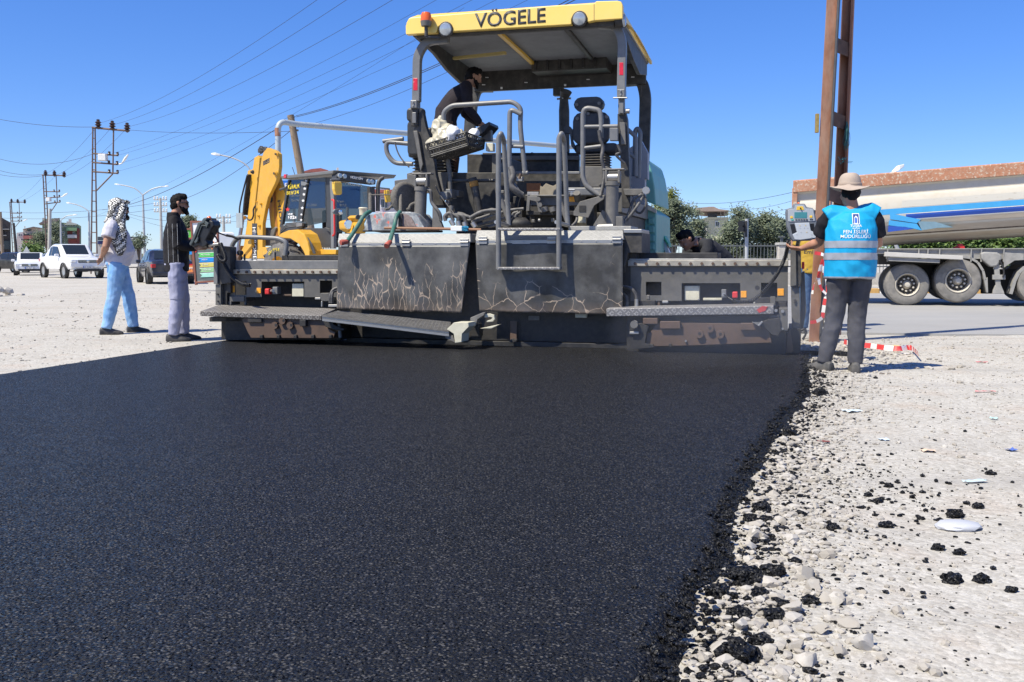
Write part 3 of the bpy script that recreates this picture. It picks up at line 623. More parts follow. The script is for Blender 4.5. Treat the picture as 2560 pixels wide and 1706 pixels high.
opening_plate('rear_plate', m_wing, c5, 300, 572, 1842, 912, [(450, 725, 602, 858), (800, 738, 1375, 930), (1578, 735, 1737, 880)], .01, .025)
bar = pb('bolt_bar', m_bar, c5, 272, 512, 1845, 572, -.03, .1); pb('bar_ledge', m_steel, c5, 285, 498, 1850, 513, -.01, .3); pb('top_board', m_black, c5, 285, 440, 1150, 496, .25, .9)
for i in range(13): bolt(c5, 345 + i * 108.9, 547, -.03, .017, m_brownsteel, bar)
pb('cover_box', m_cream, c5, 828, 765, 975, 908, .06, .14, bevel=.008); pb('rod', m_cream, c5, 1010, 882, 1195, 908, .1, .14)
for x, y in ((838, 775), (965, 775), (838, 898), (965, 898)): bolt(c5, x, y, .06, .008, name='cover_screw', h=.004)
cn = pb('plug_socket', m_rail, c5, 1190, 800, 1238, 882, .0, .1); pt('plug', m_steel, c5, [(1213, 850, -.0), (1213, 850, -.07)], 0, .02, cn, rnd=0)
pb('stop_button', m_red, c5, 1296, 822, 1350, 886, .0, .08, bevel=.012); pb('orange_label', m_orange, c5, 1380, 815, 1436, 880, .002, .008); pb('orange_label', m_orange, c5, 1740, 792, 1802, 862, .002, .008)
bolt(c5, 1541, 783, .009, .026, m_black, name='plug_hole', h=.001)
for x0, y0, x1, y1 in ((395, 905, 540, 965), (1520, 880, 1680, 940), (1640, 920, 1830, 980)): pb('bracket', m_tar, c5, x0, y0, x1, y1, -.02, .2)
pb('spring_strip', m_steel, c5, 610, 910, 668, 936, .0, .05); pb('spring_strip', m_steel, c5, 1502, 922, 1562, 948, .0, .05)
pb('bracket_pin', m_grey, c5, 455, 855, 485, 900, .0, .05); pb('post_strip', m_brownsteel, c5, 565, 912, 590, 972, .02, .05)
ps('hose', m_hose, c5, [(225, 775, -.05), (300, 790, -.08), (350, 850, -.08), (358, 900, -.08)], -.05, .020); ps('hose', m_hose, c5, [(225, 845, 0), (260, 880, -.02), (265, 930, -.02)], 0, .022)
pt('hose_ferrule', m_steel, c5, [(358, 895), (358, 970)], -.08, .024, rnd=0); pt('hose_ferrule', m_grey, c5, [(265, 925), (263, 975)], -.02, .024, rnd=0)
sr = MB()
A, B, C, D = P(*c5(62, 988), -.36), P(*c5(1702, 958), -.36), P(*c5(1702, 1042), -.36), P(*c5(62, 1066), -.36)
off = Vector((0, .32, .012)); sr.hexa([D, C, B, A], [p + off for p in (D, C, B, A)]); wk = sr.build('walkway_step', m_treadr, pv, None, .008)
pp('red_patch', mat('rubbed_red', (.45, .05, .05), .6, 0, .3, 30), c5, [(1535, 1000), (1590, 962), (1645, 968), (1620, 1010), (1560, 1030)], -.365, -.36, wk, 0)
# under the step: brown moulding plate
pp('smoothing_plate', m_brownsteel, c5, [(360, 1240), (490, 1225), (560, 1130), (800, 1125), (1640, 1140), (1660, 1200), (1682, 1322), (900, 1350), (540, 1358), (360, 1340)], -.31, -.2)
pb('rear_shade_plate', m_tar, c5, 260, 1060, 1820, 1440, -.22, .2)
for x0, y0, x1, y1 in ((588, 1112, 786, 1186), (1378, 1130, 1575, 1200)): pb('heater_box', m_brownsteel, c5, x0, y0, x1, y1, -.355, -.28)
for x, y in ((1078, 1182), (976, 1236), (1179, 1240)):
    o = bolt(c5, x, y, -.31, .045, m_brownsteel, name='boss', h=.04); bolt(c5, x, y - 2, -.35, .018, m_black, o, 'boss_socket', .001)
bolt(c5, 842, 1305, -.31, .012); bolt(c5, 690, 1345, -.31, .018, m_tar)
pb('plate_cap', m_brownsteel, c5, 420, 1080, 565, 1140, -.35, -.2); pb('edge_angle', m_brownsteel, c5, 258, 1085, 278, 1170, -.05, .0)
pp('crank', m_tar, c5, [(290, 1150), (400, 1130), (470, 1160), (440, 1330), (520, 1340), (530, 1370), (300, 1390), (330, 1250), (285, 1240)], -.36, -.28)
bolt(c5, 340, 1140, -.38, .045, m_grey, name='crank_knob', h=.05); pb('crank_arm', m_steel, c5, 290, 1213, 380, 1240, -.40, -.36)
pp('bracket_arm', m_steel, c5, [(1490, 1115), (1550, 1150), (1585, 1108), (1600, 1120), (1560, 1162), (1488, 1122)], -.40, -.36)
pp('side_shift', m_tar, c5, [(1585, 1115), (1660, 1090), (1760, 1080), (1775, 1200), (1740, 1260), (1680, 1240), (1620, 1180), (1570, 1160)], -.37, -.2)
pb('side_tube', m_wing, c5, 1755, 985, 1840, 1205, -.34, .1); pb('perforated_strip', m_wing, c5, 1660, 1052, 1750, 1080, -.30, -.2)
bolt(c5, 1790, 1013, -.34, .018); bolt(c5, 1725, 1006, -.36, .018); bolt(c5, 1790, 1185, -.34, .012)
# right-hand end plate
ep = pp('end_gate', m_dgrey, c5, [(1868, 372), (1935, 395), (1968, 420), (1975, 700), (1960, 775), (1875, 785), (1866, 770)], -.10, .05)
pp('gate_channel', m_wing, c5, [(1872, 372), (1920, 378), (1925, 760), (1872, 770)], -.13, -.101, ep)
pp('gate_plate', m_wing, c5, [(1870, 790), (1955, 780), (1965, 1190), (1882, 1200)], -.08, .1); pp('gate_side', m_wing, c5, [(1968, 640), (2005, 620), (2022, 1010), (1990, 1190), (1966, 1195)], .0, .4)
for x, y in ((1912, 905), (1910, 925), (1905, 1180)): bolt(c5, x, y, -.08, .012, m_black)
pp('gate_foot', m_tar, c5, [(1822, 1290), (1848, 1230), (1850, 1190), (1972, 1180), (1965, 1420), (1905, 1430), (1815, 1430)], -.1, .9)
pp('gate_shoe', m_brownsteel, c5, [(1840, 1220), (1862, 1190), (1895, 1400), (1870, 1425), (1815, 1425), (1830, 1300)], -.16, -.11)
pb('red_tag', m_red, c5, 1978, 530, 2004, 600, -.04, .0); ps('gate_chain', m_tar, c5, [(1970, 1200), (2010, 1190), (2015, 1240), (1985, 1290)], -.1, .012)
pb('post_foot', m_wing, c5, 1668, 870, 1720, 960, -.1, -.04)

# --- screed: left-hand extension
wl_ = pb('screed_extension', m_tar, c7, 215, 300, 1085, 830, .30, .95, bevel=.01)
opening_plate('rear_plate', m_wing, c7, 215, 330, 1088, 512, [(275, 385, 365, 495), (482, 390, 818, 530), (940, 382, 1036, 480)], .01, .025)
lb = pb('bolt_bar', m_bar, c7, 248, 296, 1090, 331, -.03, .1)
for i in range(13): bolt(c7, 302 + i * 64.8, 315, -.03, .017, m_brownsteel, lb)
pb('top_box', m_rail, c7, 235, 225, 1090, 294, .02, .3); pb('top_board', m_black, c7, 640, 183, 1090, 224, .3, .9)
pb('stop_button', m_red, c7, 506, 445, 541, 491, .0, .08, bevel=.012); cn = pb('plug_socket', m_rail, c7, 568, 432, 606, 490, .0, .1); pt('plug', m_steel, c7, [(560, 463, .0), (575, 463, -.06)], 0, .02, cn, rnd=0)
pb('cover_box', m_cream, c7, 721, 406, 813, 509, .06, .14, bevel=.008); pb('rod', m_brownsteel, c7, 648, 488, 720, 505, .1, .14)
pb('orange_label', m_orange, c7, 244, 422, 271, 474, .002, .008); pb('orange_label', m_orange, c7, 444, 440, 476, 482, .002, .008); bolt(c7, 384, 416, .009, .026, m_black, name='plug_hole', h=.001)
for x0, y0, x1, y1 in ((228, 505, 345, 548), (948, 480, 1012, 545), (170, 545, 245, 575)): pb('bracket', m_wing, c7, x0, y0, x1, y1, -.02, .2)
pb('post_strip', m_wing, c7, 345, 510, 358, 575, .0, .04); pb('post_strip', m_steel, c7, 948, 545, 960, 590, .0, .04); pb('spring_strip', m_steel, c7, 900, 515, 945, 532, .0, .04)
for k in (0, 1): ps('hose', m_hose, c7, [(1082, 440 + 18 * k, -.05), (1045, 455 + 14 * k, -.08), (1022 + 14 * k, 500, -.1), (1020 + 14 * k, 560, -.1)], -.05, .019)
pb('hose_bracket', m_steel, c7, 1005, 570, 1085, 590, -.12, -.06)
A, B = P(*c7(0, 622), -.50), P(*c7(952, 655), -.50); C, D = P(*c7(1072, 600), -.08), P(*c7(142, 574), -.08); dn = Vector((0, 0, -.062))
MB().hexa([A + dn, B + dn, C + dn, D + dn], [A, B, C, D]).build('walkway_step', m_treadd, pv, None, .008)
pb('step_arm', m_tar, c7, 72, 668, 330, 705, -.3, -.1)
# perforated folding step hanging down to the right
A, B, C, D = P(*c7(958, 662), -.62), P(*c7(1952, 782), -.62), P(*c7(1965, 716), -.2), P(*c7(1078, 626), -.2)
m_grate = mat('grating_steel', (.17, .16, .145), .6, .2, .2, 10, dust=((.07, .06, .05), .6), dscale=18)
gs = MB()
nx, ny = 34, 9
for i in range(nx + 1): a, b = A.lerp(B, i / nx), D.lerp(C, i / nx); gs.obox((a + b) / 2, ((b - a).length, .009, .02), Matrix((b - a, (b - a).cross(Vector((0, 0, 1))), Vector((0, 0, 1)))).transposed().to_3x3().normalized())
for j in range(ny + 1): a, b = A.lerp(D, j / ny), B.lerp(C, j / ny); gs.obox((a + b) / 2 + Vector((0, 0, .004)), ((b - a).length, .016, .02), Matrix((b - a, (b - a).cross(Vector((0, 0, 1))) * -1, Vector((0, 0, 1)))).transposed().to_3x3().normalized())
bm_ = gs.build('folding_step', m_grate, pv); bm_['label'] = 'perforated steel folding step'
dn = Vector((0, 0, -.055)); MB().hexa([A + dn, B + dn, B + dn + Vector((0, .015, 0)), A + dn + Vector((0, .015, 0))], [A, B, B + Vector((0, .015, 0)), A + Vector((0, .015, 0))]).build('step_edge', m_steel, bm_)
t = P(*c7(1955, 760), -.55); MB().hexa([A + dn * .5, B + dn * .5, C + dn * .5, D + dn * .5], [A + dn * .42, B + dn * .42, C + dn * .42, D + dn * .42]).build('step_pan', m_tar, bm_)
wb = pp('step_end_block', m_cream, c7, [(1935, 765), (1990, 712), (2104, 712), (2108, 745), (2055, 800), (2050, 865), (2000, 872), (1990, 800)], -.62, -.35)
pp('block_foot', m_grey, c7, [(1918, 810), (1985, 815), (2000, 870), (1960, 852), (1925, 835)], -.6, -.5)
# brown plate under the left step
pp('smoothing_plate', m_brownsteel, c7, [(330, 690), (350, 672), (960, 680), (985, 745), (1060, 790), (1045, 835), (400, 832), (375, 790)], -.46, -.3); pb('rear_shade_plate', m_tar, c7, 200, 650, 1100, 850, -.3, .2)
for x, y in ((595, 733), (655, 697), (715, 733)):
    o = bolt(c7, x, y, -.46, .045, m_brownsteel, name='boss', h=.04); bolt(c7, x, y - 1, -.50, .018, m_black, o, 'boss_socket', .001)
pb('heater_box', m_tar, c7, 372, 672, 482, 712, -.49, -.4); pb('heater_box', m_tar, c7, 780, 690, 828, 742, -.52, -.4)
for x in (478, 612, 745, 882, 1020): pb('sole_clamp', m_tar, c7, x - 12, 808, x + 12, 836, -.49, -.44)
pp('side_shift', m_tar, c7, [(955, 680), (1010, 690), (1060, 735), (1130, 760), (1125, 775), (1060, 770), (985, 745)], -.50, -.4); pt('crank_rod', m_grey, c7, [(1090, 700), (1100, 830)], -.46, .02, rnd=0)
# left-hand end plate
ep = pp('end_gate', m_dgrey, c7, [(105, 115), (130, 108), (236, 118), (240, 400), (160, 412), (108, 408)], -.10, .05); pb('gate_channel', m_rail, c7, 105, 115, 136, 408, -.13, -.1, ep)
pb('gate_plate', m_wing, c7, 120, 412, 163, 574, -.10, -.04); pb('gate_slide', m_tar, c7, 165, 400, 212, 570, -.05, .05); pb('gate_foot', m_tar, c7, 166, 690, 216, 842, -.1, .5)
for x, y in ((142, 490), (145, 545)): bolt(c7, x, y, -.1, .012, m_black)
pb('gate_tail', m_dgrey, c7, 208, 300, 240, 480, -.05, .05); pt('gate_strut', m_steel, c7, [(222, 225), (190, 520)], .1, .02, rnd=0)
pt('wing_rail', m_rail, c7, [(238, 228), (250, 100), (300, 40), (420, 42), (620, 52), (682, 85), (668, 182)], .05, .030, rnd=.14)
for x in (323, 685): bolt(c7, x, 165, .1, .035, m_black, name='lever_knob', h=.05); pt('lever', m_dgrey, c7, [(x, 170), (x + 3, 222)], .12, .010, rnd=0)
for x, y0 in ((590, 160), (350, 175)): pt('lever', m_dgrey, c7, [(x, y0), (x, 224)], .15, .012, rnd=0)

# green and white hopper flap beyond the mint side
d7 = crop(1600, 460, .17)
fl = pp('hopper_flap', m_lwhite, d7, [(240, 690), (300, 750), (380, 860), (430, 1000), (470, 1060), (400, 1060), (240, 720)], 4.6, 4.9); pp('flap_edge', mat('flap_green', (.06, .36, .20), .5), d7, [(243, 650), (280, 680), (360, 770), (420, 880), (430, 930), (340, 790), (243, 690)], 4.55, 4.9, fl)
for k in range(5): pp('flap_brace', m_grey, d7, [(400 + 14 * k, 900 + 30 * k), (412 + 14 * k, 900 + 30 * k), (432 + 14 * k, 940 + 30 * k), (420 + 14 * k, 940 + 30 * k)], 4.5, 4.55, fl)
# ------------------------------------------------------------------ ground, road, fresh mat
def struct(o): return tag(o, kind='structure')
def lib(m): return nodes_of(m)
def nn(N, t, **kw):
    n = N.new(t)
    for k, v in kw.items(): n.inputs[k.replace('_', ' ')].default_value = v
    return n
m_grav = bpy.data.materials.new('crushed_limestone'); nt, N, Lk = lib(m_grav); b = N['Principled BSDF']; b.inputs['Roughness'].default_value = .95; b.inputs['Specular IOR Level'].default_value = .15
tc = N.new('ShaderNodeTexCoord'); co = tc.outputs['Object']
def noi(s, d=6, r=.6):
    n = nn(N, 'ShaderNodeTexNoise', Scale=s, Detail=d, Roughness=r); Lk.new(co, n.inputs['Vector']); return n.outputs['Fac']
def mr(f, a, c, d=0, e=1):
    n = N.new('ShaderNodeMapRange'); [setattr(n.inputs[i], 'default_value', v) for i, v in ((1, a), (2, c), (3, d), (4, e))]; Lk.new(f, n.inputs[0]); return n.outputs[0]
def mixc(f, A, B, bt='MIX'):
    x = N.new('ShaderNodeMix'); x.data_type = 'RGBA'; x.blend_type = bt
    Lk.new(f, x.inputs[0]) if hasattr(f, 'is_linked') else setattr(x.inputs[0], 'default_value', f)
    for i, s in ((6, A), (7, B)):
        if isinstance(s, tuple): x.inputs[i].default_value = s + (1,)
        else: Lk.new(s, x.inputs[i])
    return x.outputs[2]
c = mixc(mr(noi(.35, 5), .35, .65), (.385, .358, .308), (.45, .425, .378)); c = mixc(mr(noi(1.7, 6), .52, .72, 0, .75), c, (.39, .315, .25))
c = mixc(mr(noi(9, 8, .7), .35, .7, 0, .6), c, (.49, .47, .43)); v1 = nn(N, 'ShaderNodeTexVoronoi', Scale=38); Lk.new(co, v1.inputs['Vector'])
v2 = nn(N, 'ShaderNodeTexVoronoi', Scale=110); Lk.new(co, v2.inputs['Vector'])
for vv, k_ in ((v1, .22), (v2, .22)):
    sp = N.new('ShaderNodeSeparateColor'); Lk.new(vv.outputs['Color'], sp.inputs[0]); cb_ = N.new('ShaderNodeCombineColor'); [Lk.new(sp.outputs[0], cb_.inputs[i]) for i in range(3)]; c = mixc(k_, c, cb_.outputs[0], 'SOFT_LIGHT')
c = mixc(mr(noi(60, 5, .8), .60, .70, 0, .45), c, (.20, .18, .16)); c = mixc(mr(noi(24, 3, .5), .69, .72, 0, .75), c, (.10, .09, .08)); c = mixc(mr(noi(75, 2, .5), .70, .73, 0, .7), c, (.09, .085, .08))
# faint wheel-track streaks of darker dust
mp = N.new('ShaderNodeMapping'); mp.inputs['Scale'].default_value = (.10, 1.6, 1); Lk.new(co, mp.inputs[0]); st = nn(N, 'ShaderNodeTexNoise', Scale=1.0, Detail=6); Lk.new(mp.outputs[0], st.inputs['Vector'])
c = mixc(mr(st.outputs['Fac'], .55, .68, 0, .35), c, (.30, .285, .265)); Lk.new(c, b.inputs['Base Color'])
h1 = N.new('ShaderNodeMath'); h1.operation = 'MULTIPLY_ADD'; Lk.new(v1.outputs['Distance'], h1.inputs[0]); h1.inputs[1].default_value = -.8; Lk.new(noi(25, 8, .75), h1.inputs[2])
bp = nn(N, 'ShaderNodeBump', Strength=.5, Distance=.010); Lk.new(h1.outputs[0], bp.inputs['Height']); Lk.new(bp.outputs[0], b.inputs['Normal'])
def gz(x, y):                               # gentle humps
    d = math.hypot(x, y)
    return GZ + (.020 * noise.noise(Vector((x * .9, y * .9, 0))) + .012 * noise.noise(Vector((x * 2.7, y * 2.7, 4))) + .006 * noise.noise(Vector((x * 8, y * 8, 9))) if d < 40 else 0)
mb = MB(); xs = [-9 + .12 * i for i in range(151)]; ys = [-3 + .12 * i for i in range(166)]
def outer(seq, lo, hi, k): return [lo] + [v for v in seq] + [hi]
X = [-4000, -600, -120, -60, -40, -28, -20, -14, -11] + xs + [11, 14, 20, 28, 40, 60, 120, 600, 4000]; Y = [-400, -60, -20, -8] + ys + [18.5, 20, 22, 26, 32, 40, 60, 120, 600, 6000]
for y in Y:
    for x in X: mb.v.append(Vector((x, y, gz(x, y) if -12 < x < 12 and -6 < y < 18 else GZ)))
nx = len(X)
for j in range(len(Y) - 1):
    for i in range(nx - 1): a = j * nx + i; mb.f.append((a, a + 1, a + nx + 1, a + nx))
struct(mb.build('ground', m_grav, None, 180, recalc=False))
# old road behind, on the right
m_road = mat('old_road', (.30, .295, .285), .9, 0, .10, .8, dust=((.38, .36, .33), .6), dscale=.7, bump=.25, bscale=70, stretch=(.4, 1, 1))
rd = [(3.9, 14.6), (6.2, 14.1), (12, 13.6), (40, 11), (400, -20), (400, 6), (60, 30), (24, 34.5), (12, 37), (5, 42), (2, 60), (-4, 60), (-1, 40), (1.0, 26), (2.6, 17.5)]
struct(MB().prism([(x, y, GZ + .028) for x, y in rd], (0, 0, -.12)).build('road', m_road, None))
# --- fresh asphalt
m_asp = bpy.data.materials.new('hot_asphalt'); nt, N, Lk = lib(m_asp); b = N['Principled BSDF']; tc = N.new('ShaderNodeTexCoord'); co = tc.outputs['Object']
va = nn(N, 'ShaderNodeTexVoronoi', Scale=170); Lk.new(co, va.inputs['Vector']); vb = nn(N, 'ShaderNodeTexVoronoi', Scale=80); Lk.new(co, vb.inputs['Vector'])
bw = N.new('ShaderNodeSeparateColor'); Lk.new(va.outputs['Color'], bw.inputs[0])
c = mixc(mr(bw.outputs[0], .0, 1.0), (.0035, .0036, .0040), (.015, .015, .016)); c = mixc(mr(noi(2.2, 5), .4, .7, 0, .5), c, (.013, .014, .018)); Lk.new(c, b.inputs['Base Color'])
c = mixc(mr(bw.outputs[2], .88, .94), c, (.075, .072, .07)); Lk.new(c, b.inputs['Base Color']); Lk.new(mr(bw.outputs[1], .55, 1, .60, .20), b.inputs['Roughness']); b.inputs['Specular IOR Level'].default_value = .24  # scattered pale cells put the mat's glints into its base colour
def tilt(vo, k):                            # every stone faces its own way
    s = N.new('ShaderNodeVectorMath'); s.operation = 'SUBTRACT'; Lk.new(vo.outputs['Color'], s.inputs[0]); s.inputs[1].default_value = (.5, .5, .5)
    m_ = N.new('ShaderNodeVectorMath'); m_.operation = 'SCALE'; Lk.new(s.outputs[0], m_.inputs[0]); m_.inputs['Scale'].default_value = k; return m_.outputs[0]
gN = N.new('ShaderNodeNewGeometry'); a1_ = N.new('ShaderNodeVectorMath'); Lk.new(gN.outputs['Normal'], a1_.inputs[0]); Lk.new(tilt(va, 1.5), a1_.inputs[1])
a2_ = N.new('ShaderNodeVectorMath'); Lk.new(a1_.outputs[0], a2_.inputs[0]); Lk.new(tilt(vb, .5), a2_.inputs[1]); nv = N.new('ShaderNodeVectorMath'); nv.operation = 'NORMALIZE'; Lk.new(a2_.outputs[0], nv.inputs[0])
h2 = N.new('ShaderNodeMath'); h2.operation = 'MULTIPLY_ADD'; Lk.new(vb.outputs['Distance'], h2.inputs[0]); h2.inputs[1].default_value = -1.0; Lk.new(noi(14, 6), h2.inputs[2])
bp = nn(N, 'ShaderNodeBump', Strength=.9, Distance=.012); Lk.new(h2.outputs[0], bp.inputs['Height']); Lk.new(nv.outputs[0], bp.inputs['Normal']); Lk.new(bp.outputs[0], b.inputs['Normal'])
g8 = crop(1600, 900, .5139)
edge = [gp(*g8(x, y)) for x, y in ((215, 1568), (240, 1460), (262, 1380), (300, 1290), (330, 1200), (368, 1110), (405, 1040), (455, 1000), (490, 930), (515, 850), (508, 760), (540, 650), (575, 570), (620, 490), (650, 420), (690, 365), (735, 300), (762, 240), (815, 205), (850, 140), (855, 60), (850, 0))]
edge = [(e.y, e.x) for e in edge]; edge.sort(); edge = [(-9.0, edge[0][1] - (edge[0][0] + 9) * .345)] + edge + [(16.0, edge[-1][1] + (16 - edge[-1][0]) * .27)]
def ex_r(y):
    for (y0, x0), (y1, x1) in zip(edge, edge[1:]):
        if y0 <= y <= y1: return x0 + (x1 - x0) * (y - y0) / (y1 - y0)
    return edge[-1][1]
def ex_l(y): return -4.72 + (y - 9.17) * .262
def yend(x): return P.O.y - (x - P.O.x) * math.tan(P.yaw) + .35
mb = MB(); rows = 420; cols = [0, .004, .01, .02, .04] + [.04 + .90 * i / 36 for i in range(1, 37)] + [.955, .965, .973, .98, .986, .991, .995, 1.0]
for j in range(rows + 1):
    t = j / rows; t = -9 + (12.95 + 9) * (1 - (1 - t) ** 1.6) if False else t
    yb = -8 + t * 21.6
    for s in cols:
        y = min(yb, 13.4); xl, xr = ex_l(y), ex_r(y) + .035 * noise.noise(Vector((y * 7, 1, 0))) + .022 * noise.noise(Vector((y * 19, 2, 0))) + .012 * noise.noise(Vector((y * 47, 3, 0)))
        x = xl + (xr - xl) * s; ye = yend(x); y2 = min(y, ye)
        dr, dl = xr - x, x - xl; k = min(1, dr / .16, dl / .10); k = k * k * (3 - 2 * k)
        rough_ = .010 * noise.noise(Vector((x * 22, y * 22, 0))) + .006 * noise.noise(Vector((x * 55, y * 55, 5)))
        z = (GZ - .035) + (.035 - GZ) * (.25 + .75 * k) * (1 if k > 0 else 0) + rough_ * (1.6 - k) * (1 if dr < .5 else .25)
        if k <= 0: z = GZ - .045
        mb.v.append(Vector((x, y2, z)))
n = len(cols)
for j in range(rows):
    for i in range(n - 1): a = j * n + i; mb.f.append((a, a + 1, a + n + 1, a + n))
struct(mb.build('asphalt_mat', m_asp, None, 180, recalc=False))
# --- loose stones and crumbs
ICO = None
def ico():
    bm = bmesh.new(); bmesh.ops.create_icosphere(bm, subdivisions=1, radius=1); v = [x.co.copy() for x in bm.verts]; f = [tuple(q.index for q in t.verts) for t in bm.faces]; bm.free(); return v, f
iv, if_ = ico()
def stone(mb, c, r, rnd, flat=.6):
    o = len(mb.v); M = Matrix.Rotation(rnd.uniform(0, 6.3), 3, 'Z'); sx, sy, sz = r * rnd.uniform(.7, 1.3), r * rnd.uniform(.6, 1.1), r * flat * rnd.uniform(.6, 1.1); s = rnd.uniform(0, 99)
    for p in iv:
        k = 1 + .45 * noise.noise(p * 1.6 + Vector((s, s, 0))); mb.v.append(c + M @ Vector((p.x * sx * k, p.y * sy * k, p.z * sz * k)))
    mb.f += [tuple(i + o for i in q) for q in if_]
rs = random.Random(11)
m_stone = bpy.data.materials.new('limestone_chips'); nt, N, Lk = lib(m_stone); b = N['Principled BSDF']; b.inputs['Roughness'].default_value = .9; b.inputs['Specular IOR Level'].default_value = .2; gg = N.new('ShaderNodeNewGeometry'); tc = N.new('ShaderNodeTexCoord'); co = tc.outputs['Object']
c = mixc(gg.outputs['Random Per Island'], (.30, .275, .235), (.47, .445, .405)); c = mixc(mr(noi(50, 6), .4, .7, 0, .4), c, (.34, .29, .24)); Lk.new(c, b.inputs['Base Color'])
m_crumb = m_asp
def inside_mat(x, y): return ex_l(y) - .02 < x < ex_r(y) - .02 and y < yend(x)
peb, dens = MB(), 0
def scatter(n, fn, flat=.6, mb=None, lift=.25):
    for _ in range(n):
        q = fn()
        if q is None: continue
        x, y, r = q
        if inside_mat(x, y): continue
        stone(mb, Vector((x, y, gz(x, y) + r * lift)), r, rs, flat)
def near_edge(ymin, ymax, spread, rmin, rmax):
    def f():
        y = ymin + (ymax - ymin) * rs.random() ** 1.5; x = ex_r(y) + abs(rs.gauss(0, spread)) - .03; return x, y, rmin + (rmax - rmin) * rs.random() ** 3
    return f
def field(x0, x1, y0, y1, rmin, rmax, power=1.6):
    def f(): y = y0 + (y1 - y0) * rs.random() ** power; return rs.uniform(x0, x1) * (y / y1 if False else 1), y, rmin + (rmax - rmin) * rs.random() ** 4
    return f
scatter(9500, near_edge(1.8, 11, .26, .003, .020), mb=peb); scatter(700, near_edge(1.8, 6.0, .20, .008, .034), mb=peb)
scatter(6000, field(.3, 4.2, 1.8, 9, .0025, .011), mb=peb); scatter(3000, field(2.5, 6.5, 5, 14, .005, .022, 1), mb=peb)
scatter(2600, field(-9, -3.5, 9.5, 24, .005, .022, 1.3), mb=peb); scatter(600, field(-14, -4, 16, 40, .012, .05, 1), mb=peb)
def berm(): x, y = rs.gauss(3.75, .45), rs.gauss(11.9, .9); return x, y, .008 + .04 * rs.random() ** 3
scatter(1200, berm, mb=peb); peb_o = peb.build('limestone_chippings', m_stone, None, recalc=False); tag(peb_o, 'pale loose limestone chippings strewn over the ground', 'gravel', None, 'stuff')
cr = MB(); scatter(2600, near_edge(1.8, 11, .13, .004, .020), .7, cr, .35); scatter(1500, near_edge(1.8, 6, .42, .003, .013), .7, cr, .35)
def crumb_patch(): x, y = rs.gauss(1.75, .25), rs.gauss(4.6, .45); return x, y, .003 + .014 * rs.random() ** 4
scatter(420, crumb_patch, .7, cr, .35); scatter(260, field(1, 3.4, 3, 9, .003, .014), .7, cr, .35)
for _ in range(2300):                        # crumbs bedded in the ragged edge itself
    y = 1.8 + 9.5 * rs.random() ** 1.4; x = ex_r(y) - .10 + rs.gauss(0, .055); r = .004 + .015 * rs.random() ** 3; stone(cr, Vector((x, y, GZ + .035 + .02 * rs.random())), r, rs, .75)
tag(cr.build('asphalt_crumbs', m_crumb, None, recalc=False), 'black asphalt crumbs scattered along the ragged edge of the mat', 'crumbs', None, 'stuff')
ORD = {}
def ordinal(n): return '%d%s' % (n, 'th' if 10 <= n % 100 <= 20 else {1: 'st', 2: 'nd', 3: 'rd'}.get(n % 10, 'th'))
def lump(name, m, px, py, r, label, cat, group=None, flat=.7, amp=.35, f=3.0):
    q = gp(px, py, GZ); s = rs.uniform(0, 50); bm = bmesh.new(); bmesh.ops.create_icosphere(bm, subdivisions=3, radius=1)
    for v in bm.verts:
        p = v.co.copy(); k = 1 + amp * noise.noise(p * f * .5 + Vector((s, 0, 0))) + amp * .5 * noise.noise(p * f * 1.6 + Vector((0, s, 0))) + amp * .3 * noise.noise(p * f * 4 + Vector((0, 0, s))); v.co = Vector((p.x * k * r * 1.15, p.y * k * r * .9, p.z * k * r * flat))
    if m is m_stone:                         # broken faces: shave the lump with planes
        for _ in range(13):
            d = Vector((rs.gauss(0, 1), rs.gauss(0, 1), rs.gauss(0, .8))).normalized(); lim = rs.uniform(.45, .85) * r * (flat if abs(d.z) > .6 else 1)
            for v in bm.verts:
                e = v.co.dot(d) - lim
                if e > 0: v.co -= d * e
    me = bpy.data.meshes.new(name); bm.to_mesh(me); bm.free(); me.materials.append(m); me.shade_smooth(); me.set_sharp_from_angle(angle=R(24))
    o = link(name, me, None, None, 0, (q.x, q.y, gz(q.x, q.y) + r * flat * .45)); return tag(o, label, cat, group)
for x, y, r in ((500, 1090, .055), (640, 1050, .04), (475, 1460, .05), (580, 1390, .03), (475, 1255, .030), (650, 1262, .028), (380, 1165, .035), (585, 1160, .026), (755, 985, .022), (830, 1190, .026), (1515, 1072, .030), (1662, 1070, .026), (1530, 755, .032), (1645, 715, .022), (1705, 553, .022), (1195, 800, .026), (942, 838, .024), (1212, 615, .020), (1110, 658, .018), (1155, 683, .018), (590, 735, .035), (540, 790, .03), (1145, 92, .018), (1450, 915, .022), (1552, 940, .02), (1805, 1112, .018), (705, 1220, .022), (440, 1390, .022), (610, 790, .024), (780, 760, .020), (880, 170, .05), (720, 375, .045), (885, 90, .035), (1365, 760, .015)):
    lump('asphalt_clump', m_crumb, *g8(x, y), r, '', 'clump', 'black asphalt clumps beside the mat', .75, .45, 4)
for x, y, r in ((555, 870, .045), (800, 1060, .05), (745, 1235, .04), (840, 1115, .04), (870, 1335, .035), (1085, 1420, .05), (755, 1420, .035), (805, 1490, .04), (400, 1430, .05), (960, 1185, .035), (915, 1180, .035), (620, 1105, .04), (600, 880, .035), (1025, 1310, .035), (915, 1275, .030), (855, 715, .025), (545, 920, .04), (490, 1310, .04), (340, 1230, .04), (970, 1450, .025), (1280, 712, .018), (860, 590, .03)):
    lump('limestone_rock', m_stone, *g8(x, y), r, '', 'rock', 'pale rocks along the mat edge', .6, .5, 2.2)
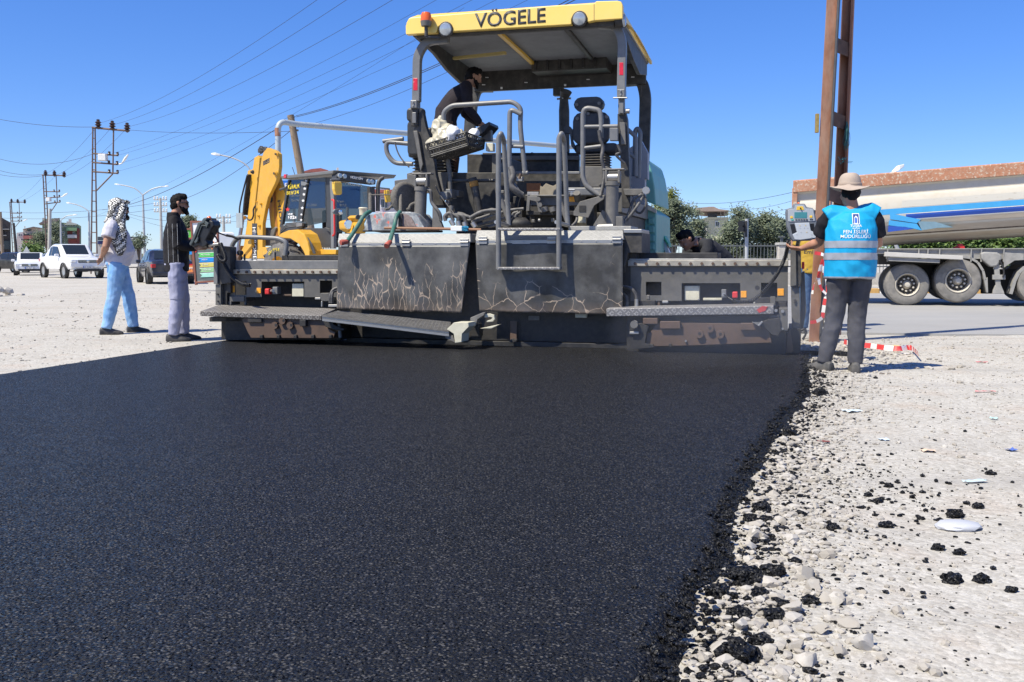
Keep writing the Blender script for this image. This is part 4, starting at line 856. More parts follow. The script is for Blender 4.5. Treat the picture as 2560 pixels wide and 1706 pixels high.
for nm_, ph in (('asphalt_clump', 'black asphalt clump on the pale gravel, %s nearest the camera'), ('limestone_rock', 'pale angular rock beside the mat edge, %s nearest the camera')):
    for i, o in enumerate(sorted((o for o in COL.objects if o.name.split('.')[0] == nm_), key=lambda o: o.location.y)): o['label'] = ph % ordinal(i + 1)
tag(lump('flat_stone', mat('pale_blue_stone', (.44, .45, .48), .6, 0, .08, 9), *g8(1540, 805), .075, 'large flat pale blue-white stone on the right-hand gravel', 'stone', None, .28, .22, 1.6))
# scraps of litter
def scrap(px, py, col, w, h, label, ang=0.0):
    q = gp(px, py, GZ); m = mat('scrap_%d_%d_%d' % tuple(int(c * 99) for c in col), col, .6); f_ = lambda a, b: (w * (a - .5) * math.cos(ang) - h * (b - .5) * math.sin(ang), w * (a - .5) * math.sin(ang) + h * (b - .5) * math.cos(ang), .012 + .012 * noise.noise(Vector((a * 3 + px, b * 3, 0))))
    o = MB().grid(f_, 6, 4).build('litter_scrap', m, None, 60, 0, (q.x, q.y, gz(q.x, q.y))); return tag(o, label, 'litter')
for x, y, col, w, h, lab, an in ((1035, 252, (.62, .72, .80), .13, .10, 'torn pale blue paper on the gravel below the shoes', .3), (1185, 396, (.60, .72, .85), .06, .05, 'small pale blue paper scrap alone on the gravel', 0), (1630, 597, (.55, .75, .85), .12, .04, 'long white and brown wrapper on the gravel at the right', .2), (1805, 438, (.10, .16, .45), .06, .05, 'dark blue scrap near the right edge of the gravel', .2), (893, 408, (.22, .08, .07), .07, .03, 'dark red scrap near the mat edge', 0), (1722, 293, (.45, .72, .72), .05, .04, 'turquoise scrap on the right-hand gravel', 0), (1680, 162, (.65, .25, .25), .16, .03, 'thin red strip of litter far right', 0), (1665, 10, (.62, .12, .14), .12, .05, 'crumpled red scrap beyond the blue-vested man', 0), (865, 32, (.45, .68, .80), .10, .09, 'pale blue rag at the boot of the man in the hat', .2), (1400, 450, (.62, .48, .36), .07, .05, 'tan cardboard scrap in the open gravel', 0), (1192, 68, (.16, .12, .10), .11, .02, 'thin dark stick just behind the boots', .1)):
    scrap(*g8(x, y), col, w, h, lab, an)
scrap(*c6(850, 1332), (.72, .50, .22), .16, .10, 'yellow and white wrapper beside the trailing tape', .4); scrap(*c6(920, 1385), (.75, .74, .72), .14, .06, 'crumpled white paper beside the trailing tape', .1)
# earth heap at the far left
q = gp(*c1(40, 1180)); mb = MB(); rr = random.Random(4)
for i in range(60): r = rr.uniform(.05, .16); stone(mb, Vector((q.x - .9 + rr.gauss(0, .45), q.y + rr.gauss(0, .5), GZ + max(0, .22 - .2 * abs(rr.gauss(0, 1))))), r, rr, .8)
tag(mb.build('rubble_heap', m_stone, None, recalc=False), 'low heap of pale rubble at the left edge', 'rubble', None, 'stuff')
# ------------------------------------------------------------------ people
from mathutils.bvhtree import BVHTree
def skin_over(mb, name, m, parent, voxel=.010, smooth=3, wr=None, keep=1.0, recalc=True):      # one continuous surface grown over overlapping volumes
    me = mb.mesh(name, recalc); o = bpy.data.objects.new('tmp', me); COL.objects.link(o)
    r = o.modifiers.new('r', 'REMESH'); r.mode = 'VOXEL'; r.voxel_size = voxel
    s = o.modifiers.new('s', 'SMOOTH'); s.factor = .5; s.iterations = smooth
    dg = bpy.context.evaluated_depsgraph_get(); dg.update()
    out = bpy.data.meshes.new_from_object(o.evaluated_get(dg)); bpy.data.objects.remove(o); bpy.data.meshes.remove(me)
    if wr:
        nn = [v.normal.copy() for v in out.vertices]
        for v, n in zip(out.vertices, nn): v.co += n * wr(v.co)
        out.update()
    out.name = name; out.materials.clear(); out.materials.append(m); out.shade_smooth()
    ob = link(name, out, parent)
    return ob
def limb(mb, pts, rad, front=(0, 1, 0), n=14):
    pts = [Vector(p) for p in pts]; rg = []; f0 = Vector(front)
    for i, p in enumerate(pts):
        d = (pts[min(i + 1, len(pts) - 1)] - pts[max(i - 1, 0)]).normalized(); x = d.cross(f0)
        x = ortho(d)[0] if x.length < .05 else x.normalized()
        y = x.cross(d).normalized(); a, b = rad[i] if isinstance(rad[i], (tuple, list)) else (rad[i], rad[i])
        rg.append([p + x * a * math.cos(2 * math.pi * k / n) + y * b * math.sin(2 * math.pi * k / n) for k in range(n)])
    mb.rings(rg); return mb
def lerpv(a, b, t): return Vector(a).lerp(Vector(b), t)
def crease(amp, fx, fz, seed=0.0):
    def f(p): 
        a = noise.noise(Vector((p.x * fx + seed, p.y * fx, p.z * fz + p.x * 4))); b = noise.noise(Vector((p.x * fx * 2.1, p.y * fx * 2 + seed, p.z * fz * 1.7 - p.y * 9)))
        return amp * ((1 - abs(a) * 2.4) * .6 + b * .6)
    return f
def hand(mb, wrist, d, palm_n, curl=35, s=1.0, thumb=1):       # d along the palm, palm_n out of the palm, thumb side = d x palm_n * thumb
    d = Vector(d).normalized(); pn = Vector(palm_n); pn = (pn - d * pn.dot(d)).normalized(); sd = d.cross(pn).normalized() * thumb; w = Vector(wrist)
    k = w + d * .088 * s
    limb(mb, [w - d * .02, w + d * .02 * s, w + d * .06 * s, k], [(.026, .020), (.036, .018), (.041, .016), (.040, .013)], pn)
    for i, L in enumerate((.072, .080, .075, .058)):
        b = k + sd * (.030 - .020 * i) * s - d * (.004 if i in (0, 3) else 0); dd = d.copy(); pts = [b - d * .015, b]
        for j, seg in enumerate((.45, .32, .23)):
            q = Matrix.Rotation(R(curl * (.7, 1.0, .9)[j]), 3, sd * thumb) @ dd; dd = q if q.dot(pn) >= dd.dot(pn) else Matrix.Rotation(-R(curl * (.7, 1.0, .9)[j]), 3, sd * thumb) @ dd
            pts.append(pts[-1] + dd * L * s * seg)
        limb(mb, pts, [.0095, .0095, .0088, .0082, .0066], pn, 8)
    b = w + d * .025 * s + sd * .026; dd = (d * .75 + sd * .6 + pn * .35).normalized()
    limb(mb, [b - dd * .01, b + dd * .03, b + dd * .055 + pn * .006, b + dd * .075 + pn * .016 + d * .006], [.014, .013, .0105, .008], pn, 8)
def head(mb, c, fwd, up=(0, 0, 1), s=1.0):                     # c = centre of the skull
    f = Vector(fwd).normalized(); u = Vector(up); u = (u - f * u.dot(f)).normalized(); x = f.cross(u)
    rg = []
    for z, w, fr, bk in ((-.118, .030, .070, -.005), (-.105, .046, .085, .03), (-.080, .058, .092, .060), (-.045, .068, .090, .085), (0, .075, .092, .100), (.040, .076, .092, .104), (.075, .070, .080, .096), (.100, .054, .058, .074), (.117, .028, .028, .036)):
        rg.append([c + u * z * s + x * w * s * math.cos(t) + f * ((fr if math.sin(t) > 0 else bk) * s * math.sin(t)) for t in [2 * math.pi * k / 18 for k in range(18)]])
    mb.rings(rg)
    q = lambda a, b, e: c + x * a * s + f * b * s + u * e * s
    limb(mb, [q(0, .088, .028), q(0, .104, -.005), q(0, .112, -.022), q(0, .094, -.032)], [.009, .012, .016, .011], u, 8)      # nose
    limb(mb, [q(-.05, .082, .035), q(0, .092, .040), q(.05, .082, .035)], [.008, .010, .008], u, 8)                            # brow
    limb(mb, [q(-.022, .089, -.058), q(0, .098, -.057), q(.022, .089, -.058)], [.007, .010, .007], u, 8)                       # lips
    mb.ball(q(0, .080, -.100), .022 * s, 8)
    for e in (-1, 1):
        limb(mb, [q(e * .074, -.012, -.030), q(e * .084, -.016, .0), q(e * .082, -.018, .028)], [(.008, .014), (.009, .020), (.008, .016)], f, 8)
        mb.ball(q(e * .040, .068, -.035), .024 * s, 8)
    return x, f, u
def shoe(mb, ankle, toe_dir, s=1.0, big=1.0):
    d = Vector((toe_dir[0], toe_dir[1], 0)).normalized(); a = Vector(ankle); g = Vector((a.x, a.y, a.z - .085)); rg = []
    x = d.cross(Vector((0, 0, 1)))
    for t, w, h in ((-.085, .022, .05), (-.078, .034, .085), (-.03, .038, .105), (.04, .042, .090), (.10, .047, .066), (.15, .046, .052), (.185, .036, .040), (.20, .018, .026)):
        w *= big; h *= big ** .5; c = g + d * t * s * big
        rg.append([c - x * w, c + x * w, c + x * w * 1.0 + Vector((0, 0, h * .45)), c + x * w * .72 + Vector((0, 0, h * .88)), c + Vector((0, 0, h)), c - x * w * .72 + Vector((0, 0, h * .88)), c - x * w + Vector((0, 0, h * .45))])
    mb.rings(rg)
J0 = dict(hip_r=(.095, 0, .93), knee_r=(.10, .02, .50), ank_r=(.10, -.02, .085), hip_l=(-.095, 0, .93), knee_l=(-.10, .02, .50), ank_l=(-.10, -.02, .085),
          pelvis=(0, 0, .96), waist=(0, 0, 1.10), chest=(0, .0, 1.32), neck=(0, -.01, 1.52), head=(0, .02, 1.66), sh_r=(.185, -.01, 1.455), el_r=(.24, -.03, 1.16), wr_r=(.25, .04, .90), sh_l=(-.185, -.01, 1.455), el_l=(-.24, -.03, 1.16), wr_l=(-.25, .04, .90),
          toe_r=(.15, 1, 0), toe_l=(-.15, 1, 0), fwd=(0, 1, 0), up=(0, 0, 1))
def torso_pts(J, g, hem):                                      # centre line and girths from hem to collar
    pe, wa, ch, ne = (Vector(J[k]) for k in ('pelvis', 'waist', 'chest', 'neck'))
    hp = (Vector(J['hip_r']) + Vector(J['hip_l'])) / 2
    return [hp.lerp(pe, .0) - Vector((0, 0, hem)), pe, wa, wa.lerp(ch, .5), ch, ch.lerp(ne, .45), ch.lerp(ne, .78)], [(.165 + g, .115 + g), (.168 + g, .118 + g), (.155 + g, .110 + g * 1.6), (.168 + g * .8, .118 + g * 1.2), (.182 + g * .5, .122 + g * .7), (.165 + g * .3, .100 + g * .4), (.09, .075)]
def person(loc, rz, label, J, skin, shirt, trousers, shoes, hair=None, sleeve=1.0, girth=.0, hem=.02, big=1.0, vox=.009, wrS=.006, wrT=.007, hands=None, group=None, hairfn=None, belly=0.0, leg=1.0, shoe_big=1.05, scale=1.0, tuck=False):
    J = {**J0, **J}; V = {k: Vector(v) for k, v in J.items()}
    root = empty('person', loc, rz, label, 'person', group); root.scale = (scale,) * 3
    # body
    mb = MB(); x, f, u = head(mb, V['head'], V['fwd'], V['up'])
    limb(mb, [V['neck'] - Vector((0, 0, .06)), V['neck'], V['head'] - u * .06 - f * .012], [(.075, .065), (.060, .060), (.056, .058)], V['fwd'])
    P_, G_ = torso_pts(J, girth - .012, 0); limb(mb, P_, G_)
    for s in 'rl':
        sh, el, wr = V['sh_' + s], V['el_' + s], V['wr_' + s]
        limb(mb, [sh, lerpv(sh, el, .25), lerpv(sh, el, .6), el, lerpv(el, wr, .25), lerpv(el, wr, .7), wr], [.052, .054 * big, .046 * big, .039 * big, .043 * big, .032, .025])
        h = (hands or {}).get(s)
        if h: hand(mb, wr, h[0], h[1], h[2] if len(h) > 2 else 35, 1.0, -1 if s == 'r' else 1)
        else: hand(mb, wr, (wr - el).normalized(), (-1 if s == 'r' else 1, 0, 0), 25, 1.0, -1 if s == 'r' else 1)
        hi, kn, an = V['hip_' + s], V['knee_' + s], V['ank_' + s]
        limb(mb, [hi, lerpv(hi, kn, .5), kn, lerpv(kn, an, .35), an], [.078, .068, .052, .050, .036])
    skin_over(mb, 'body', skin, root, min(vox, .0075), 2)
    # shirt
    mb = MB(); P_, G_ = torso_pts(J, girth + .012, hem)
    if belly: P_[2] += Vector((0, belly, 0)); P_[3] += Vector((0, belly * .5, 0)); G_[2] = (G_[2][0] + belly * .5, G_[2][1] + belly * .7)
    limb(mb, P_, G_, n=20)
    for s in 'rl':
        sh, el, wr = V['sh_' + s], V['el_' + s], V['wr_' + s]; c = V['chest'].lerp(V['neck'], .5)
        if sleeve >= 1: pts = [lerpv(c, sh, .3), sh, lerpv(sh, el, .3), lerpv(sh, el, .7), el, lerpv(el, wr, .3), lerpv(el, wr, .7), lerpv(el, wr, .95)]; rr = [.075, .077, .072 * big, .064 * big, .060 * big, .058 * big, .049, .042]
        else: pts = [lerpv(c, sh, .3), sh, lerpv(sh, el, .3 * sleeve), lerpv(sh, el, .7 * sleeve), lerpv(sh, el, sleeve)]; rr = [.075, .078, .078 * big, .076 * big, .078 * big]
        limb(mb, pts, rr)
    so = skin_over(mb, 'shirt', shirt, root, vox, 2, crease(wrS, 7, 11, loc[0]))
    # trousers
    mb = MB(); g2 = girth + .006 if not tuck else girth + .02
    hp = (V['hip_r'] + V['hip_l']) / 2; up_ = (V['waist'] - V['pelvis']).normalized()
    limb(mb, [hp - up_ * .07, hp, V['pelvis'] + up_ * .0, V['pelvis'] + up_ * .085], [(.13, .10), (.168 + g2, .122 + g2), (.165 + g2, .118 + g2), (.150 + g2, .108 + g2)], n=18)
    for s in 'rl':
        hi, kn, an = V['hip_' + s], V['knee_' + s], V['ank_' + s]
        limb(mb, [hi + Vector((0, 0, .02)), lerpv(hi, kn, .25), lerpv(hi, kn, .65), kn, lerpv(kn, an, .4), lerpv(kn, an, .8), an + (an - kn).normalized() * .005], [.100 * leg, .102 * leg, .085 * leg, .076 * leg, .074 * leg, .066 * leg, .060 * leg])
    skin_over(mb, 'trousers', trousers, root, vox, 2, crease(wrT, 8, 9, loc[0] + 3))
    for s in 'rl':
        mb = MB(); shoe(mb, V['ank_' + s], V['toe_' + s], 1.0, shoe_big); skin_over(mb, 'shoe', shoes, root, .008, 1)
        a = V['ank_' + s]; d = Vector((V['toe_' + s].x, V['toe_' + s].y, 0)).normalized()
    if hair:
        mb = MB(); hc = V['head']; q = lambda a, b, e: hc + x * a + f * b + u * e
        for a, b, e, r in ((0, .0, .055, .082), (0, -.03, .035, .083), (0, .045, .085, .050), (.03, -.03, .0, .062), (-.03, -.03, .0, .062), (0, -.055, -.03, .055), (.028, .05, .09, .040), (-.028, .05, .09, .040), (.052, .0, .03, .028), (-.052, .0, .03, .028)): mb.ball(q(a, b, e), r, 12)
        skin_over(mb, 'hair', hair, root, .009, 1, lambda p: .004 * noise.noise(p * 55) + .004 * noise.noise(p * 22))
    return root, V, (x, f, u), so
def beard(root, V, ax, m, full=1.0):
    x, f, u = ax; hc = V['head']; mb = MB(); q = lambda a, b, e: hc + x * a + f * b + u * e
    limb(mb, [q(-.072, .0, -.02), q(-.066, .035, -.065), q(-.038, .078, -.095), q(0, .092, -.108), q(.038, .078, -.095), q(.066, .035, -.065), q(.072, .0, -.02)], [.008, .018, .026 * full, .030 * full, .027 * full, .018, .008], u, 8)
    limb(mb, [q(-.060, .035, -.045), q(-.035, .070, -.070), q(0, .084, -.085), q(.035, .070, -.070), q(.060, .035, -.045)], [.020, .026, .026, .026, .020], u, 8)
    limb(mb, [q(-.03, .088, -.062), q(-.02, .097, -.046), q(.02, .097, -.046), q(.03, .088, -.062)], [.006, .007, .007, .006], u, 8)
    skin_over(mb, 'beard', m, root, .007, 1, lambda p: .004 * noise.noise(p * 70))
def sunglasses(root, V, ax):
    x, f, u = ax; hc = V['head']; q = lambda a, b, e: hc + x * a + f * b + u * e; mb = MB()
    for s in (-1, 1):
        limb(mb, [q(s * .036, .094, .014), q(s * .036, .106, .012)], [(.028, .022), (.027, .021)], u, 12)
        mb.tube([q(s * .060, .094, .018), q(s * .078, .06, .016), q(s * .082, -.01, .008)], .005, 6)
    mb.tube([q(-.012, .104, .018), q(.012, .104, .018)], .004, 6); mb.build('sunglasses', m_blackp, root, 60)
def cloth(name, col, var=.12, dust=None, rough=.9, bump=.25): return mat(name, col, rough, 0, var, 7, dust=dust, dscale=5, bump=bump, bscale=160, spec=.2)
def on_surface(o, target, d, off=.004):                       # lay flat lettering on a curved surface
    bv = BVHTree.FromPolygons([v.co for v in target.data.vertices], [tuple(p.vertices) for p in target.data.polygons]); d = Vector(d)
    for v in o.data.vertices:
        h = bv.ray_cast(v.co - d * .4, d)
        if h[0] is not None: v.co = h[0] - d * off
def band(target, name, m, root, z0, z1, off=.004, test=None):  # a strip sewn on a garment
    me = target.data; bm = bmesh.new(); bm.from_mesh(me); bm.normal_update()
    kill = [f for f in bm.faces if not (z0 < f.calc_center_median().z < z1) or (test and not test(f.calc_center_median()))]
    bmesh.ops.delete(bm, geom=kill, context='FACES')
    for v in bm.verts: v.co += v.normal * off
    out = bpy.data.meshes.new(name); bm.to_mesh(out); bm.free(); out.materials.clear(); out.materials.append(m); out.shade_smooth()
    return link(name, out, root)
sk1 = mat('skin_tan', (.36, .19, .12), .5, 0, .1, 20, spec=.4); sk2 = mat('skin_warm', (.40, .20, .125), .5, 0, .1, 20, spec=.4)
m_hair = mat('black_hair', (.008, .007, .007), .7, 0, .3, 60, spec=.15); m_greyhair = mat('grey_hair', (.16, .155, .15), .6, 0, .4, 80)
m_shoeblk = mat('black_shoe', (.018, .018, .02), .5, 0, .2, 20, dust=((.25, .22, .19), .35)); m_bootgrey = mat('dusty_boot', (.055, .054, .052), .7, 0, .2, 20, dust=((.22, .20, .18), .45))

# 1: man in a chequered headscarf, hands behind his back
g1 = gp(300, 834, GZ)
sc_ = 1.09
m_tee = cloth('lilac_tshirt', (.50, .49, .55)); m_jean = cloth('light_jeans', (.17, .34, .60), .2, dust=((.45, .60, .80), .6))
Jm = dict(sh_r=(.20, -.06, 1.44), el_r=(.285, -.13, 1.16), wr_r=(.07, -.19, 1.03), sh_l=(-.20, -.05, 1.44), el_l=(-.28, -.13, 1.15), wr_l=(-.04, -.21, 1.01), hip_r=(.11, 0, .93), hip_l=(-.11, 0, .93),
          knee_r=(.12, -.06, .50), ank_r=(.14, -.16, .085), knee_l=(-.10, .12, .50), ank_l=(-.10, .17, .085), toe_r=(.1, 1, 0), toe_l=(-.15, 1, 0), head=(0, .05, 1.66), fwd=(-.1, 1, -.08))
r1, V1_, ax1, so1 = person(g1, R(-70), 'man in chequered headscarf, lilac T-shirt and light jeans, hands behind his back', Jm, sk1, m_tee, m_jean, m_shoeblk, None, .58, .035, .02, 1.15, belly=.025, leg=1.12, wrS=.007, hands={'r': ((-1, 0, -.35), (0, -1, 0), 30), 'l': ((1, .0, -.3), (0, -1, 0), 30)}, scale=sc_)
beard(r1, V1_, ax1, m_hair, 1.3); sunglasses(r1, V1_, ax1)
m_kef = bpy.data.materials.new('chequered_cloth'); nt, N, Lk = nodes_of(m_kef); b = N['Principled BSDF']; b.inputs['Roughness'].default_value = .95
tc = N.new('ShaderNodeTexCoord'); mp = N.new('ShaderNodeMapping'); mp.inputs['Rotation'].default_value = (.3, .5, .6); ck = N.new('ShaderNodeTexChecker'); ck.inputs['Scale'].default_value = 46
ck.inputs['Color1'].default_value = (.75, .74, .70, 1); ck.inputs['Color2'].default_value = (.02, .02, .02, 1)
nz = N.new('ShaderNodeTexNoise'); nz.inputs['Scale'].default_value = 7; ad = N.new('ShaderNodeMix'); ad.data_type = 'RGBA'; ad.blend_type = 'LINEAR_LIGHT'; ad.inputs[0].default_value = .03
Lk.new(tc.outputs['Object'], nz.inputs['Vector']); Lk.new(tc.outputs['Object'], ad.inputs[6]); Lk.new(nz.outputs['Color'], ad.inputs[7]); Lk.new(ad.outputs[2], mp.inputs['Vector']); Lk.new(mp.outputs[0], ck.inputs['Vector'])
wv = N.new('ShaderNodeTexWave'); wv.inputs['Scale'].default_value = 5.5; wv.inputs['Distortion'].default_value = 2; Lk.new(mp.outputs[0], wv.inputs['Vector'])
rp = N.new('ShaderNodeMapRange'); rp.inputs[1].default_value = .62; rp.inputs[2].default_value = .7; rp.inputs[4].default_value = .85; Lk.new(wv.outputs['Fac'], rp.inputs[0])
mx = N.new('ShaderNodeMix'); mx.data_type = 'RGBA'; Lk.new(rp.outputs[0], mx.inputs[0]); Lk.new(ck.outputs['Color'], mx.inputs[6]); mx.inputs[7].default_value = (.04, .04, .04, 1); Lk.new(mx.outputs[2], b.inputs['Base Color'])
mb = MB(); h = V1_['head']
mb.ball(h + Vector((0, -.03, .035)), .128, 16, (.92, 1.0, .93)); limb(mb, [h + Vector((0, .075, .105)), h + Vector((0, .125, .085))], [(.075, .03), (.06, .012)], (0, 0, 1))
limb(mb, [h + Vector((0, -.03, .08)), h + Vector((0, -.05, -.05)), h + Vector((0, -.075, -.15)), h + Vector((0, -.10, -.215))], [(.10, .105), (.108, .105), (.125, .105), (.165, .12)])
limb(mb, [h + Vector((.06, .055, .06)), h + Vector((.098, .03, -.06)), h + Vector((.15, .0, -.18)), h + Vector((.215, -.01, -.30)), h + Vector((.235, -.015, -.42)), h + Vector((.225, -.015, -.54)), h + Vector((.21, -.01, -.62))], [(.05, .035), (.055, .05), (.05, .075), (.03, .10), (.026, .095), (.024, .075), (.014, .035)], (0, 1, 0))
limb(mb, [h + Vector((.08, -.07, .03)), h + Vector((.12, -.09, -.1)), h + Vector((.17, -.12, -.20))], [(.04, .05), (.05, .06), (.03, .07)])
skin_over(mb, 'headscarf', m_kef, r1, .009, 3, lambda p: .011 * noise.noise(Vector((p.x * 14, p.y * 22 + p.z * 6, p.z * 5))) + .006 * noise.noise(p * 24))
# belt loop and back pocket
tr1 = [c for c in r1.children if c.name.startswith('trousers')][0]
band(tr1, 'back_pocket', m_jean, r1, .82, .98, .006, lambda p: p.y < -.04 and .015 < p.x < .15)

# 2: man in a black jacket at the left-hand controls
g2_ = gp(447, 852, GZ)
m_jack = cloth('black_jacket', (.016, .015, .017), .25, rough=.75); m_lil = cloth('lilac_work_trousers', (.30, .31, .43), .12, dust=((.42, .40, .42), .4))
Jb = dict(sh_r=(.185, -.02, 1.45), el_r=(.21, .02, 1.17), wr_r=(.13, .25, 1.13), sh_l=(-.185, .02, 1.45), el_l=(-.20, .08, 1.18), wr_l=(-.10, .36, 1.15), knee_r=(.09, .0, .50), ank_r=(.09, -.06, .085), knee_l=(-.09, .06, .50), ank_l=(-.09, .06, .085), head=(0, .05, 1.665), fwd=(0.02, 1, -.05))
r2, V2_, ax2, so2 = person(g2_, R(-72), 'man in black jacket, sunglasses and lilac-grey trousers holding the control box', Jb, sk2, m_jack, m_lil, m_shoeblk, m_hair, 1.0, .015, .08, 1.05, hands={'r': ((.0, 1, .1), (-.6, 0, .8), 45), 'l': ((.3, 1, .1), (.6, 0, .8), 45)}, leg=1.05, wrS=.008, wrT=.009, scale=1.09)
beard(r2, V2_, ax2, m_hair, .9); sunglasses(r2, V2_, ax2)
mb = MB(); n2 = V2_['neck']; limb(mb, [n2 + Vector((0, -.01, -.05)), n2 + Vector((0, -.012, .045))], [(.098, .088), (.080, .075)]); skin_over(mb, 'collar', m_jack, r2, .008, 1)
bv = BVHTree.FromPolygons([v.co for v in so2.data.vertices], [tuple(p.vertices) for p in so2.data.polygons])
for k in range(3):                                             # pale stripes sewn down the jacket
    pts = []
    for i in range(16):
        z = 1.42 - i * .031; hit = bv.ray_cast(Vector((.6, -.09 + k * .055, z)), Vector((-1, 0, 0)))
        if hit[0] is not None: pts.append(hit[0] + Vector((.002, 0, 0)))
    if len(pts) > 2: MB().tube(pts, .0012, 4).build('stripe', m_lwhite, r2)
tr2 = [c for c in r2.children if c.name.startswith('trousers')][0]
band(tr2, 'leg_pocket', m_lil, r2, .52, .72, .008, lambda p: p.x > .09)

# 3: man in hat and blue vest, seen from behind
g3 = gp(2118, 930, GZ)
m_drk = cloth('dark_tshirt', (.017, .017, .022), .2); m_gtr = cloth('grey_trousers', (.060, .060, .070), .15, dust=((.16, .15, .15), .3))
Jc = dict(sh_r=(.19, .0, 1.45), el_r=(.25, .08, 1.18), wr_r=(.12, .27, 1.12), sh_l=(-.195, .02, 1.44), el_l=(-.27, .15, 1.20), wr_l=(-.42, .30, 1.145), knee_r=(.075, .03, .50), ank_r=(.065, -.03, .085), knee_l=(-.12, .03, .50), ank_l=(-.21, -.0, .085),
          toe_l=(-.75, .8, 0), toe_r=(.05, 1, 0), head=(-.02, .02, 1.655), fwd=(-.35, 1, -.05))
r3, V3_, ax3, so3 = person(g3, R(-12), 'man in beige brimmed hat and blue vest, back turned, arm on the control panel', Jc, sk2, m_drk, m_gtr, m_bootgrey, m_hair, .72, .03, .02, 1.12, hands={'l': ((-.95, .25, .05), (.1, .3, .9), 30), 'r': ((-.2, 1, 0), (-1, 0, 0), 30)}, leg=1.05, wrT=.009, shoe_big=1.2, scale=1.045)
m_vest = cloth('blue_vest', (.012, .33, .60), .08, rough=.55)
P_, G_ = torso_pts({**J0, **Jc}, .05, .03); mb = MB()
P_[0] += Vector((0, 0, -.03)); G_ = [(.225, .185), (.230, .19), (.230, .195), (.232, .195), (.228, .185), (.21, .150), (.12, .10)]
limb(mb, P_, G_, n=24)
for s in (-1, 1): limb(mb, [V3_['chest'].lerp(V3_['neck'], .6), V3_['sh_l' if s < 0 else 'sh_r'] + Vector((-s * .02, 0, .015)), V3_['sh_l' if s < 0 else 'sh_r'] + Vector((s * .022, 0, -.01))], [.085, .092, .088])
ve = skin_over(mb, 'safety_vest', m_vest, r3, .009, 2, crease(.010, 6, 6, 4))
m_refb = mat('reflective_grey', (.34, .36, .40), .4, .2, .1, 12)
for z0, z1 in ((1.150, 1.210), (1.040, 1.100)): band(ve, 'reflective_band', m_refb, ve, z0, z1, .004)
band(ve, 'vest_hem', m_refb, ve, .86, .885, .003)
m_navy = mat('emblem_navy', (.01, .04, .22), .6); m_lw2 = mat('print_white', (.72, .76, .8), .6)
def on_vest(o): on_surface(o, ve, (0, 1, 0), .005); return o
for s, hgt, z, xs in (('TUŞBA', .022, 1.335, 1.0), ('BELEDİYESİ', .009, 1.318, .95), ('FEN İŞLERİ', .030, 1.278, 1.0), ('MÜDÜRLÜĞÜ', .030, 1.235, 1.0)):
    on_vest(text('lettering', s, m_lw2, r3, (.02, -.4, z), (1, 0, 0), (0, 0, 1), hgt, 0, .01, 'CENTER', xs=xs))
def flat(name, polys, m, root, fin):
    mb = MB(); 
    for pl in polys: mb.add(pl, [tuple(range(len(pl)))])
    o = mb.build(name, m, root); 
    bm = bmesh.new(); bm.from_mesh(o.data); bmesh.ops.subdivide_edges(bm, edges=bm.edges, cuts=2, use_grid_fill=True); bm.to_mesh(o.data); bm.free()
    return fin(o)
ex0 = .02
flat('emblem_panel', [[(ex0 - .030, -.4, 1.360), (ex0 + .034, -.4, 1.360), (ex0 + .030, -.4, 1.460), (ex0 - .032, -.4, 1.460)]], m_lw2, r3, on_vest)
on2 = lambda o: (on_surface(o, ve, (0, 1, 0), .008), o)[1]
flat('emblem_frame', [[(ex0 - .025, -.4, 1.367), (ex0 - .016, -.4, 1.367), (ex0 - .014, -.4, 1.425), (ex0 - .024, -.4, 1.453)], [(ex0 + .017, -.4, 1.367), (ex0 + .027, -.4, 1.367), (ex0 + .024, -.4, 1.453), (ex0 + .015, -.4, 1.425)], [(ex0 - .024, -.4, 1.453), (ex0 - .014, -.4, 1.425), (ex0, -.4, 1.441), (ex0 + .015, -.4, 1.425), (ex0 + .024, -.4, 1.453)]], m_navy, r3, on2)
flat('emblem_door', [[(ex0 - .009, -.4, 1.371), (ex0 + .010, -.4, 1.371), (ex0 + .010, -.4, 1.413), (ex0, -.4, 1.427), (ex0 - .009, -.4, 1.413)]], mat('emblem_blue', (.02, .12, .5), .6), r3, on2)
h = V3_['head']; mb = MB(); m_hat = cloth('beige_hat', (.42, .34, .28), .1)
hx = lambda r, z, w, t0: [h + Vector((r * math.cos(t), -.005 + r * .98 * math.sin(t), z + w * math.cos(2 * t + t0))) for t in [2 * math.pi * k / 28 for k in range(28)]]
mb.rings([hx(.02, .175, 0, 0), hx(.05, .176, 0, 0), hx(.075, .165, .004, 1), hx(.092, .13, .003, 0), hx(.100, .09, .0, 0), hx(.104, .055, 0, 0), hx(.135, .045, .006, 0), hx(.175, .040, .020, 0), hx(.182, .034, .024, 0), hx(.175, .032, .020, 0), hx(.12, .036, .004, 0), hx(.098, .045, 0, 0), hx(.092, .09, 0, 0), hx(.06, .15, 0, 0), hx(.02, .16, 0, 0)], True)
for v in mb.v: v += Vector((noise.noise(v * 12), noise.noise(v * 12 + Vector((5, 0, 0))), noise.noise(v * 12 + Vector((0, 7, 0))))) * .010
hat = mb.build('hat', m_hat, r3, 70); sb = hat.modifiers.new('s', 'SUBSURF'); sb.levels = 1; sb.render_levels = 1
MB().rings([hx(.104, .058, 0, 0), hx(.107, .062, 0, 0), hx(.104, .085, .002, 0), hx(.100, .088, .002, 0)], False).build('hat_band', cloth('hat_band_cloth', (.34, .27, .22)), hat, 60)
